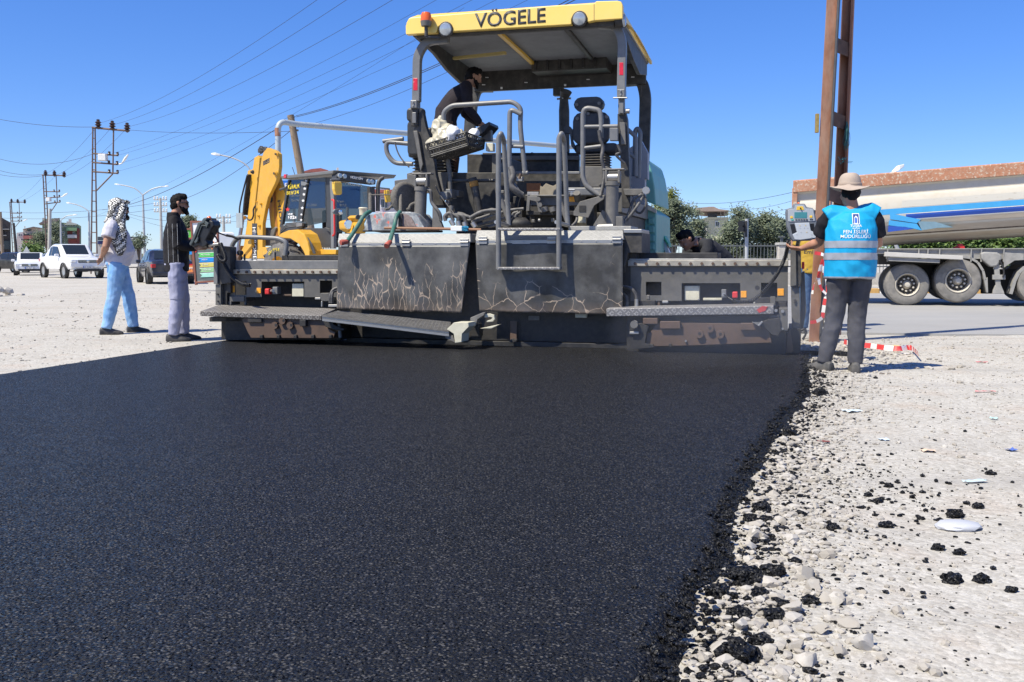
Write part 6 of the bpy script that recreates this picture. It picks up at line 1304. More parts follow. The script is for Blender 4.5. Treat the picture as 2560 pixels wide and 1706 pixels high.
# side of the cab (plane v = 0)
K.poly('rear_quarter_glass', m_cabg, [(150, 215), (440, 200), (300, 960), (60, 960)], .02, .04, None, 0)
K.poly('door_glass', m_cabg, [(480, 190), (810, 168), (820, 965), (370, 1060), (395, 830)], .01, .03, None, 0)
K.poly('lower_door', m_bhd, [(370, 1075), (910, 1075), (910, 1440), (640, 1440), (560, 1300), (450, 1150)], .0, .05, None, .006)
K.poly('door_pillar', m_bhd, [(370, 255), (470, 200), (505, 190), (380, 960), (305, 960)], -.02, .03); K.poly('front_pillar', m_bhg, [(880, 220), (925, 230), (960, 560), (955, 1440), (905, 1440), (900, 560)], -.03, .05, None, .01)
K.poly('rear_pillar', m_bhd, [(140, 215), (165, 215), (40, 1000), (-10, 1060)], -.01, .06); K.box('door_rail', m_bhd, 820, 170, 905, 1075, .02, .05)
K.poly('side_vent', m_bhd, [(0, 1170), (30, 1060), (120, 985), (290, 965), (400, 1000), (400, 1060), (300, 1100), (150, 1120)], -.04, .10, None, .01)
for i in range(4): K.tube('vent_slat', m_bhg, [(5, 1150 - 32 * i, -.05), (110, 1060 - 24 * i, -.05), (290, 1035 - 20 * i, -.05)], -.05, .008, rnd=.05)
K.poly('hinge', m_bhg, [(370, 240), (450, 250), (480, 285), (440, 318), (375, 312)], -.06, .0); K.poly('hinge', m_bhg, [(285, 985), (395, 980), (390, 1035), (290, 1055)], -.06, .0)
K.tube('grab_rail', m_red, [(925, 568), (965, 580), (975, 1180), (940, 1212)], -.08, .022, rnd=.04); K.poly('door_handle', m_bhd, [(790, 1060), (860, 1090), (885, 1140), (830, 1120)], -.06, -.0)
# roof: grey slab overhanging, and front head with lamps
Rl, Rr = K.p(55, 120, -.10), K.p(1035, 60, -.10)
zr0, zr1 = K.p(600, 165, -.1).z, K.p(935, 78, -.1).z
fw = 1.45
MB().rings([[(Rl.x - .02, -.12, zr0 + .02), (.22, -.14, zr0 + .02), (.22, fw + .1, zr0 + .02), (Rl.x - .02, fw + .1, zr0 + .02)], [(Rl.x - .06, -.14, zr0 + .10), (.30, -.16, zr0 + .10), (.30, fw + .12, zr0 + .10), (Rl.x - .06, fw + .12, zr0 + .10)], [(Rl.x + .05, -.06, zr1 + .02), (.22, -.06, zr1 + .02), (.22, fw, zr1 + .02), (Rl.x + .05, fw, zr1 + .02)]]).build('cab_roof', m_bhg, bh, None, .02)
rl = K.p(75, 148, -.16); MB().box((rl.x - .03, -.155, rl.z - .04), (rl.x + .06, -.10, rl.z + .04)).build('tail_lamp', m_refl, bh, None, .005)
# front of the cab (plane u = uf)
uf = .06
F_ = lambda x, y, u=uf: B_.onu(*d2(x, y), u)
def fpoly(name, m, pts, u0, th, parent=None, bevel=.004): return MB().prism([F_(x, y, u0) for x, y in pts], (-th, 0, 0)).build(name, m, parent or bh, None, bevel)
fpoly('windscreen', m_cabg, [(965, 230), (1600, 330), (1610, 800), (1500, 1000), (1160, 1150), (965, 1150)], uf, .02, None, 0)
fpoly('front_head', m_bhd, [(1030, 85), (1680, 195), (1715, 225), (1705, 300), (1000, 215), (1010, 130)], uf + .25, .2, None, .02)
for x, y in ((1070, 140), (1152, 152), (1580, 240), (1643, 248)):
    p = F_(x, y, uf + .27); o = MB().lathe([(.0, .02), (.048, .018), (.055, 0), (.055, -.03)], p, (1, 0, 0), 16).build('work_lamp', m_lampglass, bh, 40)
def ftext(s, m, x0, y0, x1, y1, hpx, u, shear=0.0, bold=.012):
    a, b = F_(x0, y0, u), F_(x1, y1, u); h = (F_(x0, y0 - hpx, u) - a).length; o = text('lettering', s, m, bh, a, b - a, (0, 0, 1), h, .002, bold, 'LEFT', shear)
    d = (b - a).normalized(); L = [(q.co - a).dot(d) for q in o.data.vertices]; k = (b - a).length / (max(L) - min(L))
    for q in o.data.vertices: q.co += d * ((q.co - a).dot(d) * (k - 1))
ftext('HÜSEYİN', m_lwhite, 1252, 188, 1472, 220, 42, uf + .275, .25); ftext('Masallah', m_lwhite, 1155, 296, 1452, 336, 60, uf + .012, .35, .0)
fpoly('far_pillar', m_bhd, [(1590, 330), (1640, 335), (1640, 800), (1600, 800)], uf + .02, .05)
fpoly('exhaust_guard', m_dgrey, [(1600, 340), (1690, 330), (1700, 790), (1615, 790)], uf + .9, .1)
q = [F_(1745, 770, uf + .9), F_(1745, 320, uf + .9), F_(1770, 220, uf + .9), F_(1835, 180, uf + .9)]; MB().tube(rounded(q, .12), .045, 12).build('exhaust_pipe', m_dgrey, bh, 50)
def mirror(pts, arm):
    fpoly('mirror', m_yellow, pts, uf + .45, .10, None, .02); q = [F_(x, y, uf + .40) for x, y in arm]; MB().tube(q, .018, 8).build('mirror_arm', m_bhg, bh, 50)
mirror([(965, 245), (1095, 245), (1112, 290), (1110, 470), (1080, 482), (1000, 482), (970, 380)], [(900, 210), (1060, 205), (1040, 250)]); mirror([(1895, 395), (1955, 392), (1990, 600), (1920, 620), (1895, 460)], [(1640, 345), (1950, 375), (1940, 400)])
o = fpoly('round_mirror', m_bhg, [(945, 780), (985, 735), (1060, 728), (1125, 740), (1125, 830), (1060, 848), (980, 830)], uf + .4, .06, None, .015); q = F_(1085, 790, uf + .42); MB().lathe([(.06, 0), (.05, .015), (0, .02)], q, (1, 0, 0), 14).build('mirror_glass', m_chrome, o, 40)
MB().tube([F_(1060, 850, uf + .3), F_(1070, 1020, uf + .25)], .012, 6).build('mirror_stay', m_bhd, bh)
# dashboard and bonnet ahead of the cab, loader arm
fpoly('bonnet', m_bhy, [(1190, 950), (1250, 930), (1500, 900), (1540, 1170), (1330, 1160), (1200, 1090)], uf + 1.2, .3, None, .03)
fpoly('loader_arm', m_bhy, [(1345, 880), (1400, 840), (1460, 880), (1440, 950), (1540, 900), (1460, 1150), (1340, 1160), (1400, 960)], uf + 1.4, .3, None, .02)
q = F_(1378, 880, uf + 1.42); MB().lathe([(0, .03), (.05, .03), (.05, 0)], q, (1, 0, 0), 14).build('pivot_pin', m_dgrey, bh, 40); q = F_(1215, 1010, uf + 1.25); MB().lathe([(0, .03), (.09, .03), (.10, 0)], q, (1, 0, 0), 16).build('head_lamp', m_chrome, bh, 40)
q = F_(1480, 790, uf + 1.0); MB().lathe([(.0, .1), (.08, .1), (.10, .08), (.085, .06), (.08, -.06)], q, (0, 0, 1), 16).build('filter_cap', m_cream, bh, 40)
# interior
fi = K.p(650, 700, .6)
MB().box((-1.0, .45, 1.35), (-.55, .95, 1.55)).box((-1.1, .45, 1.5), (-.95, .95, 2.2)).build('driver_seat', m_black, bh, None, .05)
MB().box((-.35, .55, 1.3), (-.1, .85, 1.75)).build('dashboard', m_black, bh, None, .04)
# stickers on the side glass
K.text('KİRALIK', m_txy, 140, 385, 355, 360, 85, -.012, None, .02, shear=.15); K.text('0543 561 20 46', m_txy, 118, 485, 335, 462, 62, -.012, None, .015, shear=.1)
K.text('HMK', m_lwhite, 140, 850, 232, 848, 40, -.012, None, .02); K.text('102s', m_lwhite, 132, 916, 280, 905, 52, -.012, None, .03)
def star(x, y, r, m, u0=-.025):
    pts = []
    for i in range(10): a = math.pi / 2 + i * math.pi / 5; k = r if i % 2 == 0 else r * .42; pts.append((x + k * math.cos(a), y - k * math.sin(a)))
    K.poly('star', m, pts, u0, u0 + .004, None, 0)
for x, y, r in ((462, 232, 24), (440, 368, 32), (425, 473, 30), (410, 585, 30), (396, 716, 30), (380, 832, 24), (376, 930, 26), (400, 1122, 22), (462, 1166, 20), (517, 1218, 20), (556, 1275, 19), (597, 1337, 18), (628, 1398, 17)): star(x, y, r, m_lwhite, -.026)
for i in range(6): star(678 + i * 40, 1430, 11, m_lwhite, -.01)
star(135, 742, 42, m_red, -.02)
# fender, step, rear wheel
K4.poly('rear_fender', m_bhy, [(590, 1218), (640, 1170), (730, 1130), (850, 1120), (941, 1180), (985, 1290), (1010, 1400), (1010, 1480), (960, 1480), (930, 1400), (870, 1310), (760, 1240), (680, 1235)], -.35, .05, None, .02)
K.poly('fender_trim', m_bhd, [(295, 1125), (350, 1130), (480, 1230), (560, 1360), (625, 1530), (590, 1530), (520, 1380), (430, 1260), (300, 1160)], -.30, -.27, None, .005)
K.poly('step_sill', m_bhy, [(600, 1450), (1000, 1460), (990, 1540), (640, 1545)], -.05, .3, None, .01)
wc = K4.p(680, 1560, -.25); wheel_p = [(.40, -.20), (.60, -.22), (.70, -.17), (.74, -.05), (.74, .05), (.70, .17), (.60, .2), (.40, .2)]
rw = MB().lathe(wheel_p, (wc.x, -.22, .74), (0, 1, 0), 36, False).build('rear_wheel', tyre, bh, 50)
mb = MB()
for i in range(22):
    a = 2 * math.pi * i / 22
    for s in (-1, 1):
        c = Vector((wc.x + .735 * math.cos(a + s * .06), -.22 + s * .09, .74 + .735 * math.sin(a + s * .06))); mb.obox(c, (.05, .20, .06), Matrix.Rotation(-a + math.pi / 2, 3, 'Y') @ Matrix.Rotation(s * .5, 3, 'Z'))
mb.build('tread_lugs', tyre, rw); MB().lathe([(0, -.1), (.38, -.1), (.41, -.19), (.41, .1), (0, .1)], (wc.x, -.22, .74), (0, 1, 0), 24).build('rim', m_bhy, rw, 40)
for i, ch in enumerate('GRIPPER'):
    a = R(128 - i * 7.5); cc = Vector((wc.x + .52 * math.cos(a), -.445, .74 + .52 * math.sin(a))); text('lettering', ch, m_txy, rw, cc, (math.sin(a), 0, -math.cos(a)), (math.cos(a), 0, math.sin(a)), .07, .002, .01)
MB().lathe(wheel_p, (wc.x, 1.75, .74), (0, 1, 0), 30).build('rear_wheel', tyre, bh, 50)
for v in (-.1, 1.6): MB().lathe([(.26, -.15), (.40, -.16), (.47, -.1), (.48, 0), (.47, .1), (.40, .15), (.26, .15), (0, .1), (0, -.1)], (1.25, v, .48), (0, 1, 0), 28).build('front_wheel', tyre, bh, 50)
MB().box((wc.x - .6, .3, .55), (1.9, 1.2, 1.05)).build('chassis', m_bhd, bh, None, .03)
# rear arm: boom, dipper folded back, bucket
zb = .78
bo = K4.poly('boom', m_bhy, [(300, 1040), (315, 800), (365, 330), (385, 190), (410, 110), (460, 50), (560, 85), (612, 130), (615, 300), (600, 410), (560, 520), (470, 700), (440, 830), (400, 1040), (395, 1500), (310, 1500)], zb, zb + .10, None, .012)
K4.poly('boom_side', m_bhy, [(190, 1500), (130, 1470), (160, 1280), (190, 1060), (240, 640), (200, 400), (205, 350), (270, 330), (290, 180), (340, 150), (362, 185), (350, 330), (300, 800), (290, 1040), (300, 1500)], zb + .12, zb + .40, None, .012)
K4.box('name_strip', m_letter, 262, 1040, 326, 1530, zb - .006, zb - .001, None, 0)
a0 = K4.p(268, 1085, zb - .008); zz = K4.p(268, 1530, zb - .008)
o = text('lettering', 'HIDROMEK', m_lwhite, bh, a0, (0, 0, -1), (1, 0, 0), (K4.p(315, 1085, zb) - a0).length, .002, .01)
L = [a0.z - q.co.z for q in o.data.vertices]; kk = ((a0 - zz).z * 1.10) / max(L)
for q in o.data.vertices: q.co.z = a0.z + (q.co.z - a0.z) * kk
dp = K4.poly('dipper', m_bhy, [(470, 720), (545, 510), (600, 420), (640, 540), (690, 640), (720, 760), (640, 1000), (620, 1200), (540, 1220), (500, 1060), (480, 860)], zb + .26, zb + .36, None, .012)
K4.poly('dipper_edge', mat('boom_rust', (.34, .14, .03), .6, 0, .2, 10), [(545, 510), (560, 540), (600, 1220), (575, 1220), (545, 900)], zb + .25, zb + .262, None, 0)
a0 = K4.p(592, 735, zb + .252); o = text('lettering', 'HIDROMEK', m_letter, bh, a0, K4.p(630, 1090, zb) - K4.p(592, 735, zb), (1, 0, .1), (K4.p(630, 735, zb) - K4.p(592, 735, zb)).length, .002, .012, xs=1.5)
K4.poly('slot', m_letter, [(488, 720), (505, 688), (522, 700), (525, 750), (505, 770), (488, 755)], zb + .245, zb + .26, None, 0)
for x, y, s in ((430, 225, 0), (465, 205, 0), (430, 245, 1), (465, 225, 1), (430, 265, 2), (465, 248, 2)): K4.poly('grille_slot', m_letter, [(x - 25, y + 5), (x + 25, y - 22), (x + 25, y - 8), (x - 25, y + 20)], zb - .004, zb + .002, None, 0)
for x, y, r in ((597, 135, .055), (578, 388, .065), (278, 370, .05), (386, 785, .03), (355, 940, .03), (365, 1070, .04), (330, 757, .015)):
    o = MB().lathe([(0, .06), (r * .6, .06), (r * .6, .03), (r, .03), (r * 1.05, 0)], K4.p(x, y, zb), (0, -1, 0), 16).build('pin', m_bhy if r != .05 else m_dgrey, bh, 40)
    if r > .045: MB().lathe([(0, .075), (r * .45, .075), (r * .45, .03)], K4.p(x, y, zb), (0, -1, 0), 12).build('pin_head', m_dgrey, o, 40)
mb = MB(); rr = random.Random(8)
for i in range(14): p = K4.p(rr.uniform(355, 440), rr.uniform(45, 110), zb + .15 + rr.uniform(-.1, .1)); mb.obox(p, (rr.uniform(.04, .1), .06, rr.uniform(.04, .1)), Matrix.Rotation(rr.uniform(0, 3), 3, 'Y'))
mb.build('pipe_unions', m_dgrey, bh)
for k, dx in enumerate((0, 22, 44)): K4.hose('hydraulic_hose', m_black, [(215 + dx, 400), (200 + dx, 520), (170 + dx, 720), (150 + dx, 930)], zb + .05 + .05 * k, .035)
K4.hose('hydraulic_hose', m_black, [(200, 410), (150, 600), (105, 800), (100, 920), (125, 990)], zb, .022); K4.hose('hydraulic_hose', m_black, [(190, 960), (220, 995), (260, 985), (280, 930), (280, 860), (305, 810)], zb - .05, .022)
K4.tube('ram_sleeve', m_bhy, [(145, 945), (140, 980)], zb + .05, .085, rnd=0); K4.tube('ram_rod', mat('rod_chrome', (.25, .28, .42), .2, .9, .05, 8), [(140, 980), (70, 1440)], zb + .05, .050, rnd=0); K4.tube('ram_eye', m_brownsteel, [(0, 1490), (110, 1490)], zb, .07, rnd=0)
K4.poly('swing_post', mat('boom_orange', (.50, .20, .02), .5), [(0, 1480), (40, 1370), (75, 1330), (60, 1480)], zb + .1, zb + .5, None, .01); K4.poly('swing_plate', m_bhy, [(110, 1420), (150, 1340), (230, 1250), (250, 1240), (255, 1330), (170, 1430), (130, 1480)], zb - .1, zb, None, .01)
K4.poly('bucket', m_grey, [(395, 1290), (430, 1230), (420, 1130), (440, 1090), (470, 1130), (510, 1120), (560, 1080), (575, 1100), (530, 1220), (590, 1225), (590, 1290), (480, 1330), (400, 1335)], zb + .2, zb + .9, None, .02)
K4.box('rear_frame', m_bhy, 395, 1350, 540, 1500, zb - .3, zb + .6, None, .01); MB().box((wc.x - .6, .2, .7), (wc.x + .5, 1.3, 1.2)).build('rear_body', m_bhy, bh, None, .03)
K4.poly('mirror_back', mat('mirror_grey', (.30, .34, .36), .4), [(50, 905), (130, 905), (135, 1100), (55, 1095)], zb - .4, zb - .36); K4.tube('side_arm', m_bhd, [(630, 600), (720, 570)], .0, .03, rnd=0)
K.tube('antenna', m_black, [(270, 140), (220, -10)], .3, .008, rnd=0)

# ------------------------------------------------------------------ tipper truck on the road
T_ = Frame(at(2300, 645, 22.6), R(16)); T_.O.z = GZ
tk = frame_empty('tipper_truck', T_, 'dusty white tipper trailer with blue stripes, rusty rim and tub half raised', 'truck'); K = Kit(T_, tk, d6); K6 = Kit(T_, tk, c6)
m_tub = mat('tub_white', (.56, .52, .44), .55, 0, .06, 1.5, dust=((.50, .42, .30), .5), dscale=5); m_tubl = mat('tub_dusty', (.50, .43, .34), .6, 0, .12, 2, dust=((.34, .26, .18), .6), dscale=3, stretch=(.4, 1, 2))
m_rim = mat('tub_rust', (.40, .18, .10), .75, 0, .2, 8, spots=((.52, .42, .32), .56), sscale=18, dust=((.5, .36, .26), .5)); m_tgrey = mat('truck_chassis', (.27, .265, .25), .7, 0, .15, 4, dust=((.42, .39, .35), .6))
slope = (K.p(1411, 105, 0) - K.p(0, 220, 0)); sl = slope.z / slope.x
xL, xR = K6.p(210, 290, 0).x, 9.0
def zt(x): return K.p(0, 220, 0).z + (x - K.p(0, 220, 0).x) * sl
hb = K.p(0, 905, 0).z - K.p(0, 220, 0).z
def tsec(x):                               # half-pipe tub
    z = zt(x); return [(x, 0.0, z), (x, .0, z + hb * .17), (x, .05, z + hb * .19), (x, .06, z + hb * .30), (x, .02, z + hb * .34), (x, .02, z + hb * .62), (x, .10, z + hb * .76), (x, .26, z + hb * .90), (x, .50, z + hb * .99), (x, .8, z + hb * 1.02), (x, 1.7, z + hb * 1.02), (x, 2.2, z + hb * .8), (x, 2.4, z + hb * .5), (x, 2.45, z)]
tb = MB().rings([tsec(xL + (xR - xL) * i / 24) for i in range(25)]).build('tub', m_tub, tk, 35)
def strip(name, m, a, b, off, x0=None, x1=None, n=24, parent=tb):    # a long band of the tub between heights a and b (share of depth)
    def yv(t):
        pr = [(0, 0), (.17, 0), (.19, .05), (.30, .06), (.34, .02), (.62, .02), (.76, .10), (.90, .26), (.99, .50), (1.02, .8)]
        for (t0, y0), (t1, y1) in zip(pr, pr[1:]):
            if t0 <= t <= t1: return y0 + (y1 - y0) * (t - t0) / (t1 - t0)
        return 0
    x0 = xL if x0 is None else x0; x1 = xR if x1 is None else x1; mb = MB(); ts = [a + (b - a) * j / 6 for j in range(7)]
    for i in range(n):
        A, B = x0 + (x1 - x0) * i / n, x0 + (x1 - x0) * (i + 1) / n
        for t0, t1 in zip(ts, ts[1:]): mb.add([(A, yv(t0) - off, zt(A) + hb * t0), (B, yv(t0) - off, zt(B) + hb * t0), (B, yv(t1) - off, zt(B) + hb * t1), (A, yv(t1) - off, zt(A) + hb * t1)], [(0, 1, 2, 3)])
    return mb.build(name, m, parent, recalc=False)
rim = MB().rings([[(x, -.05, zt(x) + hb * .165), (x, -.05, zt(x) - hb * .0), (x, -.03, zt(x) + .02), (x, .06, zt(x) + .02), (x, .06, zt(x) + hb * .165)] for x in [xL + (xR - xL) * i / 16 for i in range(17)]]).build('top_rim', m_rim, tk, None, .01)
m_sb, m_sd = mat('stripe_sky_blue', (.05, .32, .62), .5, 0, .08, 3), mat('stripe_navy', (.02, .08, .40), .5, 0, .1, 3)
xs0 = K.p(95, 590, 0).x
strip('sky_stripe', m_sb, .505, .585, .004, xs0 - .35); strip('white_pin', m_white, .588, .596, .004, xs0 + .2); strip('navy_stripe', m_sd, .60, .665, .004, xs0 + .35); strip('white_pin', m_white, .668, .675, .005, xs0 + .35)
strip('dusty_belly', m_tubl, .69, 1.018, .003); strip('scuff_line', mat('scuff_dark', (.12, .09, .07), .9, 0, .4, 12), .868, .885, .006)
strip('flaking_band', mat('flaking_white', (.58, .55, .48), .7, 0, .05, 3, spots=((.42, .36, .28), .63), sscale=14, stretch=(.25, 1, 2.5)), .40, .495, .003, xs0 + .25)
for pts, mm in (([(95, 600), (400, 665), (360, 700), (100, 660)], m_sb), ([(90, 670), (360, 705), (410, 770), (300, 745), (85, 720)], m_sb), ([(85, 725), (250, 735), (330, 755), (80, 785)], m_sd), ([(370, 680), (540, 685), (720, 740), (560, 745), (410, 770)], mat('stripe_faded', (.16, .26, .32), .6))):
    pp_ = MB().prism([K.p(x, y, .012) for x, y in pts], (0, .30, 0)); pp_.build('arrow_stripe', mm, tb)
MB().hexa([(xL - .02, -.03, zt(xL) + hb * 1.0), (xL + .10, -.03, zt(xL) + hb * 1.0), (xL + .10, 2.4, zt(xL) + hb * 1.0), (xL - .02, 2.4, zt(xL) + hb * 1.0)], [(xL - .02, -.03, zt(xL) + hb * .1), (xL + .10, -.03, zt(xL) + hb * .1), (xL + .10, 2.4, zt(xL) + hb * .1), (xL - .02, 2.4, zt(xL) + hb * .1)]).build('tail_frame', m_rim, tk, None, .01)
x2 = K6.p(420, 300, 0).x; MB().box((x2, -.04, zt(x2) + hb * .95), (x2 + .10, .02, zt(x2) + hb * .05)).build('rib', m_rim, tk, None, .006)
zf = K.p(600, 955, 0).z
MB().box((xL - .1, .05, zf - .10), (9.0, .30, zf)).build('chassis_rail', m_tgrey, tk, None, .006); MB().box((xL - .1, .0, zf), (9, .34, zf + .02)).build('rail_flange', m_tgrey, tk); MB().box((xL - .1, 1.9, zf - .25), (9.0, 2.1, zf)).build('chassis_rail', m_tgrey, tk, None, .006)
for x in (75, 380, 470, 585, 895, 995, 1215): q = K.p(x, 990, .0); MB().box((q.x - .012, .0, zf - .28), (q.x + .012, .05, zf - .002)).build('rail_rib', m_tgrey, tk)
K.poly('side_board', mat('pale_dusty', (.50, .48, .44), .8, 0, .1, 3), [(55, 980), (815, 1018), (815, 1058), (50, 1025)], -.35, .0, None, .008); K.poly('side_panel', m_tgrey, [(80, 1030), (585, 1055), (585, 1090), (85, 1070)], -.3, -.2); K.box('rear_web', m_tgrey, 60, 965, 1411, 1050, .06, .1)
K.poly('drop_beam', m_tgrey, [(1215, 985), (1411, 1000), (1411, 1060), (1320, 1065), (1215, 1135)], .0, .1)
q = [K.p(x, y, 0) for x, y in ((815, 1040), (880, 1050), (950, 1090), (1000, 1170), (1020, 1260))]; mb = MB()
for a, b in zip(q, q[1:]): n_ = Vector((a.z - b.z, 0, b.x - a.x)).normalized() * .05; mb.hexa([a, b, b + n_, a + n_], [p + Vector((0, .45, 0)) for p in (a, b, b + n_, a + n_)])
mb.build('mudguard', m_tgrey, tk, 40); K.poly('mudflap', m_tgrey, [(1020, 1255), (1055, 1230), (1060, 1380), (1045, 1380)], 0, .4)
q = [K.p(x, y, 0) for x, y in ((1411, 1120), (1350, 1180), (1310, 1260), (1270, 1390))]; mb = MB()
for a, b in zip(q, q[1:]): n_ = Vector((a.z - b.z, 0, b.x - a.x)).normalized() * .06; mb.hexa([a, b, b + n_, a + n_], [p + Vector((0, .45, 0)) for p in (a, b, b + n_, a + n_)])
mb.build('mudguard', m_tgrey, tk, 40)
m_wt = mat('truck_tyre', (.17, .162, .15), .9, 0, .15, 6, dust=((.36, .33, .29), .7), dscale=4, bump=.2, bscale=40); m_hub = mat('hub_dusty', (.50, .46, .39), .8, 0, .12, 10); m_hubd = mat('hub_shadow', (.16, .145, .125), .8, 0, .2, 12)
def truck_wheel(x, y, rpx, name='wheel'):
    c = K.p(x, y, .0); r = (K.p(x + rpx, y, 0) - c).length
    w = MB().lathe([(r * .50, .02), (r * .58, -.03), (r * .8, -.05), (r * .94, -.02), (r, .06), (r, .28), (r * .9, .32), (r * .5, .3)], c, (0, 1, 0), 40, False).build(name, m_wt, tk, 40)
    MB().lathe([(r * .56, -.03), (r * .53, -.045), (r * .49, -.02), (r * .47, .05), (r * .43, .16), (r * .20, .18), (0, .18)], c, (0, 1, 0), 32, False).build('rim', m_hub, w, 40)
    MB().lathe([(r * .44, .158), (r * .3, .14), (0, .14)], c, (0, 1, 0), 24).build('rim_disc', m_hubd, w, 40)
    MB().lathe([(r * .22, .15), (r * .20, .06), (r * .13, .02), (r * .11, -.05), (0, -.06)], c, (0, 1, 0), 20).build('hub', m_hub, w, 40)
    for i in range(10):
        a = 2 * math.pi * (i + .3) / 10; q = c + Vector((math.cos(a) * r * .30, .05, math.sin(a) * r * .30)); MB().lathe([(0, -.05), (r * .045, -.05), (r * .05, .1)], q, (0, 1, 0), 8).build('wheel_nut', m_hub, w)
    for i in range(16):
        a = 2 * math.pi * i / 16; q = c + Vector((math.cos(a) * r * .385, .137, math.sin(a) * r * .385)); MB().lathe([(0, 0), (r * .03, 0), (r * .03, .01)], q, (0, -1, 0), 8).build('rim_hole', m_black, w)
    MB().lathe([(r * .5, .36), (r, .40), (r, .6), (r * .5, .64)], c, (0, 1, 0), 32).build('twin_tyre', m_wt, w, 40)
    MB().lathe([(r * .5, .36), (r, .40), (r, .6), (r * .5, .64), (0, .6), (0, .4)], c + Vector((0, 1.4, 0)), (0, 1, 0), 32).build('far_tyre', m_wt, w, 40)
truck_wheel(268, 1302, 222); truck_wheel(765, 1262, 237); truck_wheel(1570, 1290, 230)
K.poly('air_tank', m_tgrey, [(990, 990), (1030, 980), (1150, 985), (1190, 1010), (1195, 1050), (1150, 1120), (1090, 1130), (1040, 1090), (995, 1050)], -.1, .25, None, .03)
K.poly('landing_leg', m_tgrey, [(1110, 1050), (1165, 1050), (1185, 1300), (1215, 1370), (1220, 1392), (1105, 1392), (1110, 1360), (1135, 1300)], -.05, .05, None, .01); K.box('leg_box', m_tgrey, 1105, 1205, 1230, 1252, -.08, .0); K.hose('air_hose', m_black, [(1170, 1060), (1200, 1120), (1215, 1180), (1205, 1230)], -.1, .02)
for x0, y0, x1, y1 in ((100, 1075, 560, 1300), (500, 1080, 1000, 1350), (1000, 1060, 1110, 1390), (1110, 1150, 1411, 1390)): K.box('axle_beam', mat('under_dark', (.05, .048, .045), .9), x0, y0, x1, y1, .9, 1.1)
zax = .5; MB().box((K.p(0, 1200, 0).x, .4, .95), (9, 1.8, zf - .15)).build('underframe', MATS['under_dark'], tk)

K.poly('red_lamp_bar', m_red, [(720, 955), (735, 930), (765, 925), (770, 905), (800, 900), (830, 925), (835, 955)], .4, .7, None, .01)
